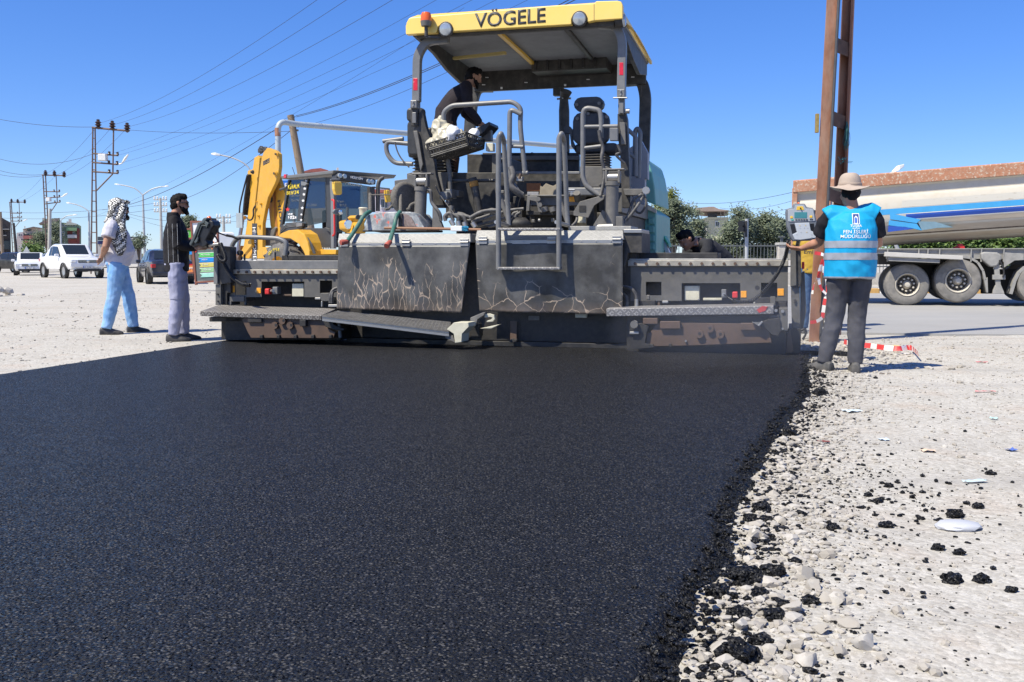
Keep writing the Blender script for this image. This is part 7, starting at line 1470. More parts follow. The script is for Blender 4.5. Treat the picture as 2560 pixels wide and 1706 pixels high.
# ------------------------------------------------------------------ cars
m_carglass = glass('car_glass', (.02, .025, .03), .05)
m_ctyre = mat('car_tyre', (.03, .03, .03), .8, 0, .2, 9, dust=((.3, .27, .24), .4)); m_alloy = mat('alloy', (.45, .45, .45), .3, .7, .1, 20)
def paint(name, c): return mat(name, c, .28, 0, .03, 2, coat=.6, dust=((.4, .37, .33), .12), dscale=3)
def car(name, label, loc, heading, L, W, H, pnt, kind='hatch', plate='', front=True, group=None, wheelr=.33, clear=.2):
    """local +x is the car's nose; body lofted from cross-sections along its length"""
    root = empty(name, loc, heading, label, 'car' if kind != 'pickup' else 'pickup', group); h = W / 2
    # profile: (x share from tail, sill z, belt z, roof z or None, half width at belt, half width at roof)
    belt = H * (.60 if kind != 'pickup' else .63); P_ = {
        'hatch': ([(0, .35, .52, .60), (.03, .22, .60, .78), (.12, .2, .64, .97), (.30, .2, .63, 1.0), (.55, .2, .62, .985), (.70, .2, .61, .66), (.88, .2, .56, .56), (.97, .22, .50, .50), (1, .3, .42, .42)]),
        'sedan': ([(0, .35, .58, .58), (.03, .24, .66, .66), (.16, .2, .68, .69), (.28, .2, .66, .97), (.45, .2, .65, 1.0), (.56, .2, .64, .96), (.71, .2, .62, .65), (.9, .2, .57, .57), (.98, .25, .5, .5), (1, .32, .42, .42)]),
        'suv': ([(0, .3, .56, .62), (.02, .24, .6, .9), (.06, .22, .62, .99), (.35, .22, .62, 1.0), (.58, .22, .61, .97), (.72, .22, .60, .64), (.93, .22, .55, .55), (1, .3, .46, .46)]),
        'van': ([(0, .2, .55, .97), (.02, .18, .56, 1.0), (.5, .18, .56, 1.0), (.72, .18, .55, .97), (.84, .18, .52, .60), (.95, .2, .46, .48), (1, .24, .38, .38)]),
        'pickup': ([(0, .34, .60, .60), (.02, .30, .62, .62), (.20, .26, .62, .64), (.34, .26, .62, .94), (.42, .26, .62, 1.0), (.58, .26, .61, .985), (.72, .26, .60, .66), (.92, .26, .56, .575), (.985, .28, .52, .52), (1, .34, .44, .44)])}[kind]
    secs, gl = [], []
    for t, a, b_, c_ in P_:
        x = -L / 2 + t * L; k = 1 - .10 * max(0, (abs(t - .5) * 2) ** 6); za, zb, zc = a * H * .95 + (clear - .2) * .3, b_ * H, c_ * H; top = zc > zb + .05
        wr_ = h * k * (.80 if top else .93)
        secs.append([(x, -h * k * .93, za), (x, -h * k, za + (zb - za) * .35), (x, -h * k * .985, zb - .03), (x, -h * k * .95, zb), (x, -wr_, zc - (.03 if top else -.002)), (x, -wr_ * .86, zc + .02), (x, wr_ * .86, zc + .02), (x, wr_, zc - (.03 if top else -.002)), (x, h * k * .95, zb), (x, h * k * .985, zb - .03), (x, h * k, za + (zb - za) * .35), (x, h * k * .93, za)])
    MB().rings(secs).build('body', pnt, root, 28)
    # windows: panels just proud of the upper body
    def S(i, j, t, i2=None): return Vector(secs[i][j]).lerp(Vector(secs[i if i2 is None else i2][j]), t)
    tops = [i for i, q in enumerate(P_) if q[3] > q[2] + .15]; i0, i1 = tops[0], tops[-1]
    def pane(nm, q, off): n_ = (q[1] - q[0]).cross(q[3] - q[0]).normalized(); n_ = n_ if n_.dot(Vector(off)) > 0 else -n_; MB().prism([p + n_ * .004 for p in q], n_ * .008).build(nm, m_carglass, root)
    def quad(iA, iB, jl, jr, s0, s1, t0, t1):   # on the strip between sections iA, iB and columns jl, jr
        a0, a1_, b0, b1 = Vector(secs[iA][jl]), Vector(secs[iA][jr]), Vector(secs[iB][jl]), Vector(secs[iB][jr])
        f = lambda s, t: a0.lerp(b0, s).lerp(a1_.lerp(b1, s), t); return [f(s0, t0), f(s1, t0), f(s1, t1), f(s0, t1)]
    ws = i1 + 1 if i1 + 1 < len(secs) else i1
    pane('windscreen', quad(ws - 1, ws, 5, 6, .06, .90, .05, .95), (1, 0, .4))
    if kind != 'pickup' and i0 > 0: pane('rear_window', quad(i0 - 1, i0, 5, 6, .15 if kind in ('hatch', 'suv', 'van') else .1, .92, .07, .93), (-1, 0, .4))
    if kind == 'pickup': pane('rear_window', quad(i0 - 1, i0, 5, 6, .2, .9, .07, .93), (-1, 0, .4))
    for jl, jr, sy in ((3, 4, -1), (8, 7, 1)):
        for i in range(i0, i1):
            if kind == 'van' and i < i1 - 1: continue
            pane('side_window', quad(i, i + 1, jl, jr, .05, .95, .12, .88), (0, sy, .2))
        if kind in ('hatch', 'sedan', 'suv', 'pickup'):
            a, b, c = Vector(secs[i1][jl]), Vector(secs[i1][jr]), Vector(secs[i1 + 1][jl]); n_ = Vector((0, sy, .3)).normalized(); MB().prism([p + n_ * .004 for p in (a.lerp(b, .12), a.lerp(b, .86), a.lerp(c, .75) + (b - a) * .12)], n_ * .008).build('side_window', m_carglass, root)
    for t in (.18, .82):
        for sy in (-1, 1):
            x = -L / 2 + L * (t if t < .5 else .825); y = sy * (h - .10)
            w = MB().lathe([(wheelr * .6, -.10), (wheelr * .93, -.10), (wheelr, -.06), (wheelr, .06), (wheelr * .93, .10), (wheelr * .6, .10)], (x, y, wheelr), (0, 1, 0), 24, False).build('wheel', m_ctyre, root, 40)
            MB().lathe([(0, -.08), (wheelr * .62, -.095), (wheelr * .62, .095), (0, .08)], (x, y, wheelr), (0, 1, 0), 16).build('rim', m_alloy, w, 40)
            MB().lathe([(wheelr * 1.02, -.13), (wheelr * 1.17, -.13), (wheelr * 1.17, .06), (wheelr * 1.02, .06)], (x, sy * (h - .09), wheelr * 1.02), (0, sy * -1, 0), 24, False).build('wheel_arch', m_black, root, 40)
    for sy in (-1, 1):
        q = Vector((-L / 2 + L * (.66 if kind != 'pickup' else .68), sy * (h + .08), belt + .08)); MB().obox(q, (.14, .20, .15)).build('mirror', pnt, root, None, .03)
    m_head = mat('head_lamp_clear', (.7, .72, .74), .1, .3, .05, 20); m_tail = mat('tail_lamp_red', (.5, .02, .02), .2, 0, .1, 20)
    zl = H * (.46 if kind != 'pickup' else .50)
    nose = L / 2
    for sy in (-1, 1):
        MB().obox((nose - .10, sy * h * .72, zl), (.20, h * .40, .14), Matrix.Rotation(-sy * .35, 3, 'Z')).build('head_lamp', m_head, root, None, .03)
        MB().obox((-nose + .07, sy * h * .74, H * .53), (.14, h * .40, .15 if kind != 'van' else .4), Matrix.Rotation(sy * .25, 3, 'Z')).build('tail_lamp', m_tail, root, None, .02)
        MB().lathe([(0, .03), (.06, .03), (.07, 0)], (nose - .05, sy * h * .70, H * .27), (1, 0, 0), 12).build('fog_lamp', m_head, root, 40)
    MB().obox((nose - .03, 0, zl - .01), (.08, h * 1.0, .16)).build('grille', m_blackp, root, None, .02); MB().obox((nose - .01, 0, zl + .03), (.08, h * .98, .016)).obox((nose - .01, 0, zl - .03), (.08, h * .98, .016)).build('grille_bar', m_chrome, root)
    MB().lathe([(.075, 0), (.06, .01), (0, .012)], (nose + .03, 0, zl), (1, 0, 0), 16).build('badge', m_chrome, root)
    MB().obox((nose - .02, 0, H * .24), (.10, W * .72, .12)).build('lower_grille', m_blackp, root, None, .02); MB().obox((-nose + .02, 0, H * .30), (.10, W * .90, .18)).build('rear_bumper', pnt, root, None, .04)
    for sx in (1, -1):
        pz = H * (.33 if sx > 0 else .44); pl = MB().obox((sx * (nose + .045), 0, pz), (.015, .52, .11)).build('number_plate', m_white, root)
        MB().obox((sx * (nose + .054), -sx * .235, pz), (.006, .045, .11)).build('plate_band', m_sd, pl)
        if plate: text('plate_number', plate, m_letter, pl, (sx * (nose + .054), -sx * .20, pz - .035), (0, sx, 0), (0, 0, 1), .07, .001, .01, 'LEFT')
    for sy in (-1, 1):
        for t in (.46, .63): MB().obox((-L / 2 + L * t, sy * (h + .005), belt - .10), (.16, .03, .03)).build('door_handle', pnt, root)
    return root
pw = paint('car_white', (.78, .78, .77)); pbk = paint('car_dark_blue', (.012, .014, .026)); pgr = paint('car_grey', (.20, .21, .22)); pbk2 = paint('car_black', (.012, .012, .013)); pslv = paint('car_slate', (.10, .12, .15))
q = gp(163, 694); car('pickup_truck', 'dusty white double-cab pickup parked facing the camera at the left', (q.x - .45, q.y + 1.8, GZ), R(-48), 5.25, 1.95, 1.85, pw, 'pickup', '65 AZM 214', wheelr=.39, clear=.3)
q = gp(43, 687); car('hatchback', 'white hatchback facing the camera at the far left', (q.x, q.y + 1.8, GZ), R(-66), 4.05, 1.80, 1.44, pw, 'hatch', '34 HDT 58')
q = gp(84, 680); car('parked_car', 'silver-grey car half hidden behind the white hatchback', (q.x + .3, q.y + 4.5, GZ), R(-30), 4.3, 1.78, 1.46, pgr, 'hatch')
q = gp(2, 682); car('parked_car', 'black car cut off by the left edge of the picture', (q.x - .6, q.y + 4, GZ), R(-20), 4.4, 1.8, 1.5, pbk2, 'sedan')
q = gp(372, 708); car('sedan', 'dark blue sedan seen from behind between the two men', (q.x - .1, q.y + 2.2, GZ), R(117), 4.80, 1.82, 1.45, pbk, 'sedan', '35 E 1097')
q = gp(330, 690); car('parked_car', 'slate estate car parked beyond the dark sedan', (q.x - .3, q.y + 6, GZ), R(125), 4.5, 1.85, 1.65, pslv, 'suv')
q = gp(398, 690); car('panel_van', 'white panel van parked behind the dark sedan', (q.x + .6, q.y + 9, GZ), R(112), 5.2, 2.0, 2.35, pw, 'van', wheelr=.36)
q = gp(590, 690); car('panel_van', 'white minibus with black rear window behind the yellow rear arm', (q.x - .2, q.y - 3, GZ), R(110), 5.4, 2.0, 2.45, pw, 'van', wheelr=.36)
# ------------------------------------------------------------------ poles, lamps, wires
m_lattice = mat('lattice_rust', (.16, .11, .09), .8, 0, .3, 3); m_ins = mat('insulator_brown', (.05, .03, .028), .35); m_galv = mat('galvanised', (.45, .46, .46), .5, .3, .08, 4); m_lampw = mat('lamp_white', (.72, .72, .70), .45); m_conc = mat('concrete_pole', (.42, .41, .38), .9, 0, .12, 3, bump=.1); m_wood = mat('pole_wood', (.24, .18, .125), .9, 0, .25, 2, bump=.4, bscale=20, stretch=(6, 6, .4))
def pole_root(name, px, Y, label, cat='pole', group=None): q = at(px, 645, Y); return empty(name, (q.x, Y, GZ), 0, label, cat, group), Vector((q.x, Y, GZ))
def lamp_head(root, o, a, b, Y, par=None):
    A, B = a - o, b - o; d = (B - A); MB().rings([[A + Vector((0, -.06, -.04)), A + Vector((0, .06, -.04)), A + Vector((0, .06, .05)), A + Vector((0, -.06, .05))], [A + d * .5 + Vector((0, -.16, -.05)), A + d * .5 + Vector((0, .16, -.05)), A + d * .5 + Vector((0, .12, .12)), A + d * .5 + Vector((0, -.12, .12))], [B + Vector((0, -.08, -.03)), B + Vector((0, .08, -.03)), B + Vector((0, .07, .06)), B + Vector((0, -.07, .06))]]).build('lamp_head', m_lampw, par or root, None, .02)
def hv_pole(label, Y, legs, bar, ins, rod, bars, brace, lamp, box=None):
    x0 = c1(*legs[0][1])[0]; root, o = pole_root('power_pole', x0, Y, label, 'power pole', 'lattice power poles along the left'); W_ = lambda q, dy=0: at(*c1(*q), Y + dy) - o; k = Y / 69
    L = []
    for i, (t, b_) in enumerate(legs):
        A, B = W_(t), W_(b_); C = A + (B - A) * ((0 - A.z) / (B.z - A.z)); L.append((A, C)); MB().tube([C, A], .055 * k ** .5, 4).build('leg', m_lattice, root)
    n = 14
    for i in range(1, n): s = i / n; MB().tube([L[0][0].lerp(L[0][1], s), L[1][0].lerp(L[1][1], s)], .035, 4).build('rung', m_lattice, root)
    MB().tube([W_(bar[0]), W_(bar[1])], .07, 4).build('cross_arm', m_lattice, root); MB().tube([W_(rod[0]), W_(rod[1])], .055, 4).build('drop_rod', m_lattice, root)
    for p in ins: c = W_(p); MB().lathe([(.03, -.35), (.10, -.3), (.20, -.22), (.10, -.15), (.24, -.05), (.12, .02), (.22, .12), (.10, .2), (.12, .30), (0, .34)], c, n=10).build('insulator', m_ins, root, 40)
    for a, b_ in bars:
        o_ = MB().tube([W_(a), W_(b_)], .055, 4).build('cross_bar', m_lattice, root)
        for s in (.65, .97): c = W_(a).lerp(W_(b_), s); MB().lathe([(.04, 0), (.11, .05), (.07, .12), (.11, .2), (0, .25)], c, n=8).build('pin_insulator', m_ins, o_, 40)
    MB().tube([W_(brace[0]), W_(brace[1])], .05, 4).build('brace', m_lattice, root); MB().tube([W_(lamp[0]), W_(lamp[1])], .04, 6).build('lamp_arm', m_galv, root); lamp_head(root, o, at(*c1(*lamp[1]), Y), at(*c1(*lamp[2]), Y), Y)
    if box: a, b_ = W_(box[0]), W_(box[1]); MB().box((a.x, -.3, b_.z), (b_.x, .2, a.z)).build('switch_box', m_lampw, root, None, .03)
hv_pole('nearest and tallest rusty lattice power pole behind the headscarf man', 69, [((551, 188), (545, 660)), ((564, 190), (571, 640))], ((546, 188), (760, 208)), [(583, 168), (667, 176), (755, 188)], ((674, 200), (670, 462)), [((548, 342), (703, 355)), ((548, 395), (700, 408)), ((548, 450), (703, 461))], ((670, 463), (570, 566)), ((700, 408), (722, 402), (762, 350)), ((590, 347), (637, 386)))
hv_pole('middle rusty lattice power pole above the white pickup', 108, [((255, 472), (268, 740)), ((270, 472), (284, 740))], ((250, 470), (387, 474)), [(270, 459), (323, 461), (381, 466)], ((333, 474), (340, 632)), [((258, 568), (355, 570)), ((262, 606), (355, 601)), ((265, 642), (358, 631))], ((340, 632), (300, 692)), ((355, 602), (367, 600), (402, 579)), ((279, 605), (302, 627)))
hv_pole('smallest farthest lattice power pole at the far left', 160, [((58, 632), (66, 770)), ((66, 632), (77, 770))], ((54, 632), (152, 631)), [(68, 623), (105, 625), (147, 627)], ((113, 634), (117, 745)), [((60, 697), (128, 698)), ((62, 722), (130, 722)), ((68, 744), (130, 744))], ((117, 746), (85, 785)), ((130, 745), (137, 744), (161, 733)))
def post(name, label, Y, a, b, r, m, cat='pole', c=c1, r2=None):
    A, B = at(*c(*a), Y), at(*c(*b), Y); C = A + (B - A) * ((GZ - A.z) / (B.z - A.z)); root = empty(name, C, 0, label, cat); MB().tube([Vector((0, 0, -.05)), A - C], [r, r2 or r * .75], 10).build('shaft', m, root, 40); return root, C
post('concrete_post', 'grey concrete post leaning beside the middle power pole', 104, (297, 670), (293, 890), .20, m_conc); post('timber_post', 'dark timber post below the farthest power pole', 155, (80, 755), (98, 940), .24, mat('tarred_wood', (.05, .045, .045), .9))
post('timber_post', 'brown timber post at the left edge of the picture', 120, (2, 690), (16, 950), .2, m_wood)
wp_, wo = post('timber_post', 'leaning wooden post carrying cables behind the backhoe cab', 48, (490, 115), (550, 450), .20, m_wood, c=c2, r2=.16)
MB().obox(at(*c2(515, 205), 48) - wo, (.35, .12, .08)).build('cable_bracket', m_dgrey, wp_)
def street_lamp(label, Y, foot, elbow, arms, c=c1, r=.09):
    A, B = at(*c(*elbow), Y), at(*c(*foot), Y); C = Vector((B.x, Y, GZ)); root = empty('street_lamp', C, 0, label, 'street lamp', 'street lamps'); MB().tube([Vector((0, 0, -.05)), A - C], [r * 1.3, r * .8], 10).build('column', m_galv, root, 40)
    for arm in arms:
        q = [at(*c(*p), Y) - C for p in [elbow] + arm[:-1]]; o = MB().tube(spline(q, 6), r * .5, 8).build('arm', m_galv, root, 50); lamp_head(root, C, at(*c(*arm[-2]), Y), at(*c(*arm[-1]), Y), Y, o)
street_lamp('double-armed street lamp between the two men', 126, (857, 880), (848, 590), [[(838, 580), (800, 550), (750, 535), (715, 529), (680, 525)], [(860, 580), (900, 555), (940, 543), (975, 539), (1002, 536)]], r=.14)
street_lamp('curved street lamp just left of the headscarf', 110, (530, 880), (527, 692), [[(522, 682), (490, 660), (450, 645), (425, 640), (395, 636)]], r=.11); street_lamp('curved street lamp before the green building', 150, (359, 890), (360, 745), [[(366, 735), (395, 714), (430, 709), (458, 706)]], r=.14)
street_lamp('curved street lamp left of the raised yellow arm', 62, (250, 700), (248, 440), [[(235, 420), (200, 393), (140, 367), (75, 352), (20, 347)]], c=c2, r=.09)
street_lamp('street lamp whose grey head shows above the raised tub', 34, (1000, 700), (700, 330), [[(780, 260), (835, 232), (908, 190)]], c=c6, r=.06)
def small_pole(label, Y, px0, y0, y1, arms):
    root, o = pole_root('utility_pole', px0, Y, label, 'pole'); z = lambda y: at(px0, y, Y).z - GZ; MB().tube([(0, 0, 0), (0, 0, z(y0))], [.22, .14], 8).build('shaft', m_conc, root, 40)
    for y in arms:
        o_ = MB().obox((0, 0, z(y)), (1.6, .12, .12)).build('cross_arm', m_conc, root)
        for dx in (-.7, -.35, .35, .7): MB().lathe([(.05, 0), (.12, .1), (.08, .2), (.12, .3), (0, .4)], (dx, 0, z(y) + .05), n=8).build('insulator', m_lampw, o_)
small_pole('pale utility pole just left of the black-jacketed man', 120, 405, 495, 560, [500, 515, 530]); small_pole('pale utility pole beyond the signboard', 110, 561, 541, 600, [545, 558])
# gantry of steel pipe over the far road
ga0, ga1 = at(*c2(415, 190), 44), at(1430, 368, 55); gb = Vector((ga0.x, 44, GZ)); gr = empty('pipe_gantry', gb, 0, 'long grey pipe gantry spanning behind the paver', 'gantry')
MB().tube(rounded([(0, 0, 0), at(*c2(415, 300), 44) - gb, at(*c2(417, 150), 44) - gb, at(*c2(520, 168), 44.6) - gb, ga1 - gb], .7, 8), .125, 14).build('pipe', mat('gantry_grey', (.40, .45, .48), .5, .1, .06, 1), gr, 50)
MB().lathe([(.132, 0), (.132, .35)], at(*c2(415, 240), 44) - gb, n=14).build('rusty_sleeve', m_rust, gr, 40)
WN = [0]
def wire(a, b, sag=.6, r=.016, label=None):
    pts = []
    for i in range(25): t = i / 24; p = a.lerp(b, t); pts.append(p - Vector((0, 0, sag * 4 * t * (1 - t))))
    return pts, r
wires = []
def W2(p0, Y0, p1, Y1, sag=.6, r=.016): wires.append(wire(at(*p0, Y0), at(*p1, Y1), sag, r))
for (x0, y0), (x1, y1) in (((246, 309), (800, -5)), ((281, 313), (874, -5)), ((318, 318), (990, -5))): W2((x0, y0), 69, (x1, y1), 31, .5, .013)
for (x0, y0), (x1, y1), r in (((280, 384), (1100, -5), .010), ((290, 390), (1190, -5), .010), ((295, 410), (1250, -5), .010), ((290, 430), (1330, -5), .010), ((240, 540), (1160, 20), .009)): W2((x0, y0), 69, (x1, y1), 33, .5, r)
W2((740, 290), 48, (1430, -4), 24, .3, .020); W2((740, 293), 48, (1445, -4), 24, .3, .020); W2((740, 320), 48, (1300, 90), 30, .3, .012)
W2((738, 292), 48, (255, 525), 108, .9, .035); W2((738, 318), 48, (420, 505), 120, .8, .03)
W2((0, 299), 69, (232, 318), 69, .15, .022); W2((318, 325), 69, (735, 328), 48, .15, .018); W2((0, 398), 69, (230, 386), 69, .5, .020); W2((0, 427), 108, (106, 437), 108, .2, .03); W2((0, 437), 108, (106, 440), 108, .2, .03)
for a, b in (((106, 438), (246, 312)), ((136, 440), (281, 316)), ((160, 442), (318, 320)), ((28, 505), (108, 440)), ((44, 505), (138, 441))): W2(a, 108 if a[0] > 60 else 160, b, 69 if b[0] > 200 else 108, .5, .020)
W2((0, 530), 150, (410, 505), 120, .6, .03); W2((0, 545), 150, (410, 520), 120, .6, .03); W2((290, 525), 115, (560, 545), 110, .8, .03); W2((290, 530), 115, (700, 600), 90, .8, .02); W2((400, 540), 115, (740, 540), 90, .6, .02)
W2((560, 545), 110, (700, 450), 60, .6, .02)
W2((1710, 507), 80, (1982, 481), 60, .3, .020); W2((1800, 520), 80, (1982, 502), 60, .3, .016); W2((1640, 540), 80, (1982, 520), 60, .5, .014)
WL = ['wire fanning up from the nearest power pole, %s of the upper three' % w for w in ('left', 'middle', 'right')] + ['thin lower wire rising to the canopy, %s from the top' % w for w in ('1st', '2nd', '3rd', '4th', '5th')] + ['thick twin cable from the wooden post to the top edge, upper strand', 'thick twin cable from the wooden post to the top edge, lower strand', 'thin cable passing just above the paver rail', 'long cable sagging from the wooden post down to the left', 'shorter cable sagging from the wooden post down to the left', 'wire from the left edge to the nearest power pole top', 'level wire from the nearest power pole to the wooden post', 'wire from the left edge to the box on the nearest pole', 'upper wire from the left edge to the middle pole', 'lower wire from the left edge to the middle pole', 'left span between middle and nearest power poles', 'centre span between middle and nearest power poles', 'right span between middle and nearest power poles', 'left span between farthest and middle power poles', 'right span between farthest and middle power poles', 'upper faint wire above the apartment blocks', 'lower faint wire above the apartment blocks', 'sagging wire between headscarf and pale utility pole', 'wire running down behind the black jacket', 'faint wire level with the black-haired head', 'wire rising from the signboard pole to the raised yellow arm', 'upper wire left of the rusty pole', 'middle wire left of the rusty pole', 'lowest wire left of the rusty pole']
for (pts, r), wl__ in zip(wires, WL):
    o_ = pts[0].copy(); o = MB().tube([p - o_ for p in pts], r * .62, 4).build('overhead_wire', m_wire, None, None, 0, o_); tag(o, wl__, 'wire', 'overhead wires')

# ------------------------------------------------------------------ signs
m_frame = mat('sign_brown', (.20, .07, .045), .6, 0, .1, 6); sB = Frame(at(*d1(440, 1400), 33), R(10)); sB.O.z = GZ
sg_ = frame_empty('sign_board', sB, 'brown framed board with coloured arrow strips behind the left control box', 'sign'); K = Kit(sB, sg_, d1)
K.poly('frame_post', m_frame, [(125, 115), (165, 115), (270, 1505), (235, 1510)], 0, .1); K.poly('frame_post', m_frame, [(690, 105), (720, 105), (790, 1480), (755, 1480)], 0, .1); K.poly('frame_rail', m_frame, [(130, 110), (720, 102), (722, 142), (132, 152)], -.01, .11); K.poly('frame_rail', m_frame, [(262, 1430), (760, 1400), (760, 1440), (262, 1470)], -.01, .11)
K.poly('upper_panel', mat('panel_white', (.72, .73, .75), .5), [(170, 150), (690, 142), (735, 610), (215, 640)], .03, .06, None, 0); K.poly('lower_panel', mat('panel_slate', (.10, .12, .12), .6), [(220, 640), (735, 612), (755, 1410), (285, 1420)], .03, .06, None, 0)
K.poly('orange_drop', mat('sign_orange', (.72, .24, .06), .6), [(520, 600), (560, 560), (640, 555), (680, 610), (640, 680), (610, 740), (575, 680)], .015, .03, None, 0); K.poly('red_corner', m_red, [(235, 760), (290, 752), (245, 805)], .015, .03, None, 0)
for st_, x0, y0, x1, y1, hp in (('PI', 610, 395, 685, 390, 48), ('IST', 560, 468, 650, 460, 45), ('45 45', 520, 528, 610, 522, 30)): K.text(st_, m_letter, x0, y0, x1, y1, hp, .022)
for i, (col, y, wd) in enumerate((((.10, .52, .12), 795, 'PVC PERGOLE'), ((.0, .22, .62), 905, 'MOBİLYA'), ((.55, .48, .12), 1015, 'İÇ KAPI'), ((.28, .50, .26), 1125, 'ÇELİK KAPI'), ((.32, .62, .52), 1235, ''))):
    dx = i * 12; s_ = K.poly('arrow_strip', mat('strip_%d' % i, col, .6), [(300 + dx, y + 20), (760, y), (760, y + 88), (310 + dx, y + 105), (345 + dx, y + 60)], .010, .03, None, 0)
    K.poly('strip_edge', m_lwhite, [(300 + dx, y + 12), (760, y - 8), (760, y), (302 + dx, y + 20)], .012, .03, s_, 0)
    if wd: K.text(wd, m_lwhite, 372 + dx, y + 66, 372 + dx + len(wd) * 18, y + 60, 26, .006, s_, .015)
sB2 = Frame(at(*d1(60, 1250), 33.4), R(10)); sB2.O.z = GZ
s2 = frame_empty('sign_board', sB2, 'smaller brown framed board with a green panel beside the black jacket', 'sign'); K = Kit(sB2, s2, d1)
K.poly('frame', m_frame, [(-160, 285), (165, 265), (170, 305), (-160, 325)], 0, .08); K.poly('frame', m_frame, [(-160, 490), (170, 470), (172, 505), (-160, 525)], 0, .08); K.poly('frame_post', m_frame, [(150, 265), (185, 265), (225, 1260), (190, 1260)], 0, .08); K.poly('green_panel', mat('sign_green', (.10, .45, .06), .6), [(-160, 322), (150, 305), (155, 475), (-160, 495)], .03, .05, None, 0); K.text('RE', m_lwhite, 15, 420, 105, 415, 60, .02)
K.poly('orange_panel', mat('sign_orange2', (.65, .22, .05), .6), [(-120, 1100), (205, 1080), (210, 1225), (-120, 1240)], .03, .05, None, 0); K.poly('blue_panel', mat('strip_1', (0, .2, .6), .6), [(-120, 760), (180, 745), (185, 840), (-120, 850)], .03, .05, None, 0); K.text('PI', m_lwhite, 110, 1175, 180, 1170, 50, .02); K.poly('frame', m_frame, [(-160, 1235), (222, 1222), (225, 1255), (-160, 1268)], 0, .08)
# road direction sign behind the backhoe
rS = Frame(at(800, 645, 40), R(0)); rS.O.z = GZ; rs_ = frame_empty('road_sign', rS, 'large blue road direction sign seen through the backhoe cab', 'sign'); K = Kit(rS, rs_, d2)
m_rblue = mat('sign_blue', (.01, .13, .50), .5)
K.poly('sign_panel', m_rblue, [(20, 225), (800, 205), (800, 715), (20, 735)], 0, .06); K.poly('sign_panel', m_rblue, [(820, 330), (1430, 330), (1430, 725), (820, 725)], .1, .16)
for st_, x0, y0, x1, y1, hp in (('S', 92, 328, 138, 326, 50), ('Hakkari', 160, 520, 350, 515, 44), ('Bitlis', 200, 600, 340, 596, 44), ('D.300', 480, 685, 650, 683, 44)): K.text(st_, m_lwhite if st_ != 'S' else m_letter, x0, y0, x1, y1, hp, -.012)
K.box('number_patch', m_lwhite, 85, 270, 150, 345, -.006, 0, None, 0); K.text('Van', m_lwhite, 1010, 620, 1140, 618, 44, .09); K.text('973', m_lwhite, 1060, 690, 1180, 688, 44, .09)
for x in (250, 1200): K.tube('post', m_galv, [(x, 700), (x, 2300)], .12, .06, rnd=0)
# warning sign seen from behind, by the cars
wS = Frame(at(*e5(432, 1000), 78), R(0)); wS.O.z = GZ; ws_ = frame_empty('warning_sign', wS, 'triangular sign seen from behind beyond the white hatchback', 'sign'); K = Kit(wS, ws_, e5); K.poly('plate', mat('sign_back', (.42, .44, .46), .5), [(378, 985), (430, 885), (488, 985)], 0, .02, None, 0); K.tube('post', m_galv, [(435, 900), (435, 1200)], .05, .05, rnd=0)
# traffic light and blue arrow sign
tS = Frame(at(*d7(1565, 1095), 36), R(0)); tS.O.z = GZ; t_ = frame_empty('traffic_light', tS, 'traffic light on a grey pole behind the right screed extension', 'traffic light'); K = Kit(tS, t_, d7)
K.tube('pole', m_galv, [(1570, 515), (1566, 1300)], 0, .065, rnd=0, n=12)
for y in (590, 668): h_ = K.poly('signal_head', m_blackp, [(1470, y - 25), (1560, y - 45), (1560, y + 40), (1490, y + 35)], -.1, .2, None, .02); K.tube('visor', m_blackp, [(1485, y - 5, -.1), (1480, y - 5, -.3)], 0, .11, h_, rnd=0, n=12)
K.box('signal_back', m_dgrey, 1545, 545, 1578, 780, -.12, .1)
aS = Frame(at(*d7(392, 1000), 30), R(0)); aS.O.z = GZ; a_s = frame_empty('arrow_sign', aS, 'round blue sign with white arrow beside the mint hopper', 'sign'); K = Kit(aS, a_s, d7)
K.poly('disc', m_rblue, [(392 + 50 * math.cos(2 * math.pi * i / 28), 765 + 85 * math.sin(2 * math.pi * i / 28)) for i in range(28)], 0, .02, None, 0); K.poly('arrow', m_lwhite, [(355, 715), (375, 730), (415, 810), (425, 800), (425, 850), (385, 840), (398, 825), (362, 745)], -.006, 0, None, 0); K.tube('post', m_galv, [(400, 780), (400, 1300)], .05, .04, rnd=0)

# ------------------------------------------------------------------ buildings
m_win = glass('window_dark', (.03, .04, .05), .1); m_roofr = mat('red_roof', (.32, .10, .08), .8, 0, .15, 3)
def build_house(name, label, Y, c, wall, outline, depth, windows, parts=(), wf=None, recess=.06):
    q = at(*c(sum(p[0] for p in outline) / len(outline), outline[0][1]), Y); fr = Frame((q.x, Y, GZ), math.atan2(q.x, Y)); root = frame_empty(name, fr, label, 'building'); K = Kit(fr, root, c)
    K.poly('wall', wall, outline, 0, depth, None, 0)
    for x0, y0, x1, y1 in windows:
        w = K.box('window', wf or m_white, x0, y0, x1, y1, -.12, -.01, None, 0); dx, dy = (x1 - x0) * .12, (y1 - y0) * .10; xm = (x0 + x1) / 2
        K.box('pane', m_win, x0 + dx, y0 + dy, xm - dx * .4, y1 - dy, -.15, -.121, w, 0); K.box('pane', m_win, xm + dx * .4, y0 + dy, x1 - dx, y1 - dy, -.15, -.121, w, 0)
    for nm, m, pts, v0, v1 in parts: K.poly(nm, m, pts, v0, v1, None, 0)
    return root, K
m_wgreen = mat('wall_green', (.24, .29, .20), .9, 0, .08, .3); m_wcream = mat('wall_cream', (.56, .52, .47), .9, 0, .06, .3); m_wdark = mat('wall_dark', (.05, .045, .045), .9, 0, .3, .5); m_wred = mat('wall_red', (.25, .07, .06), .9)
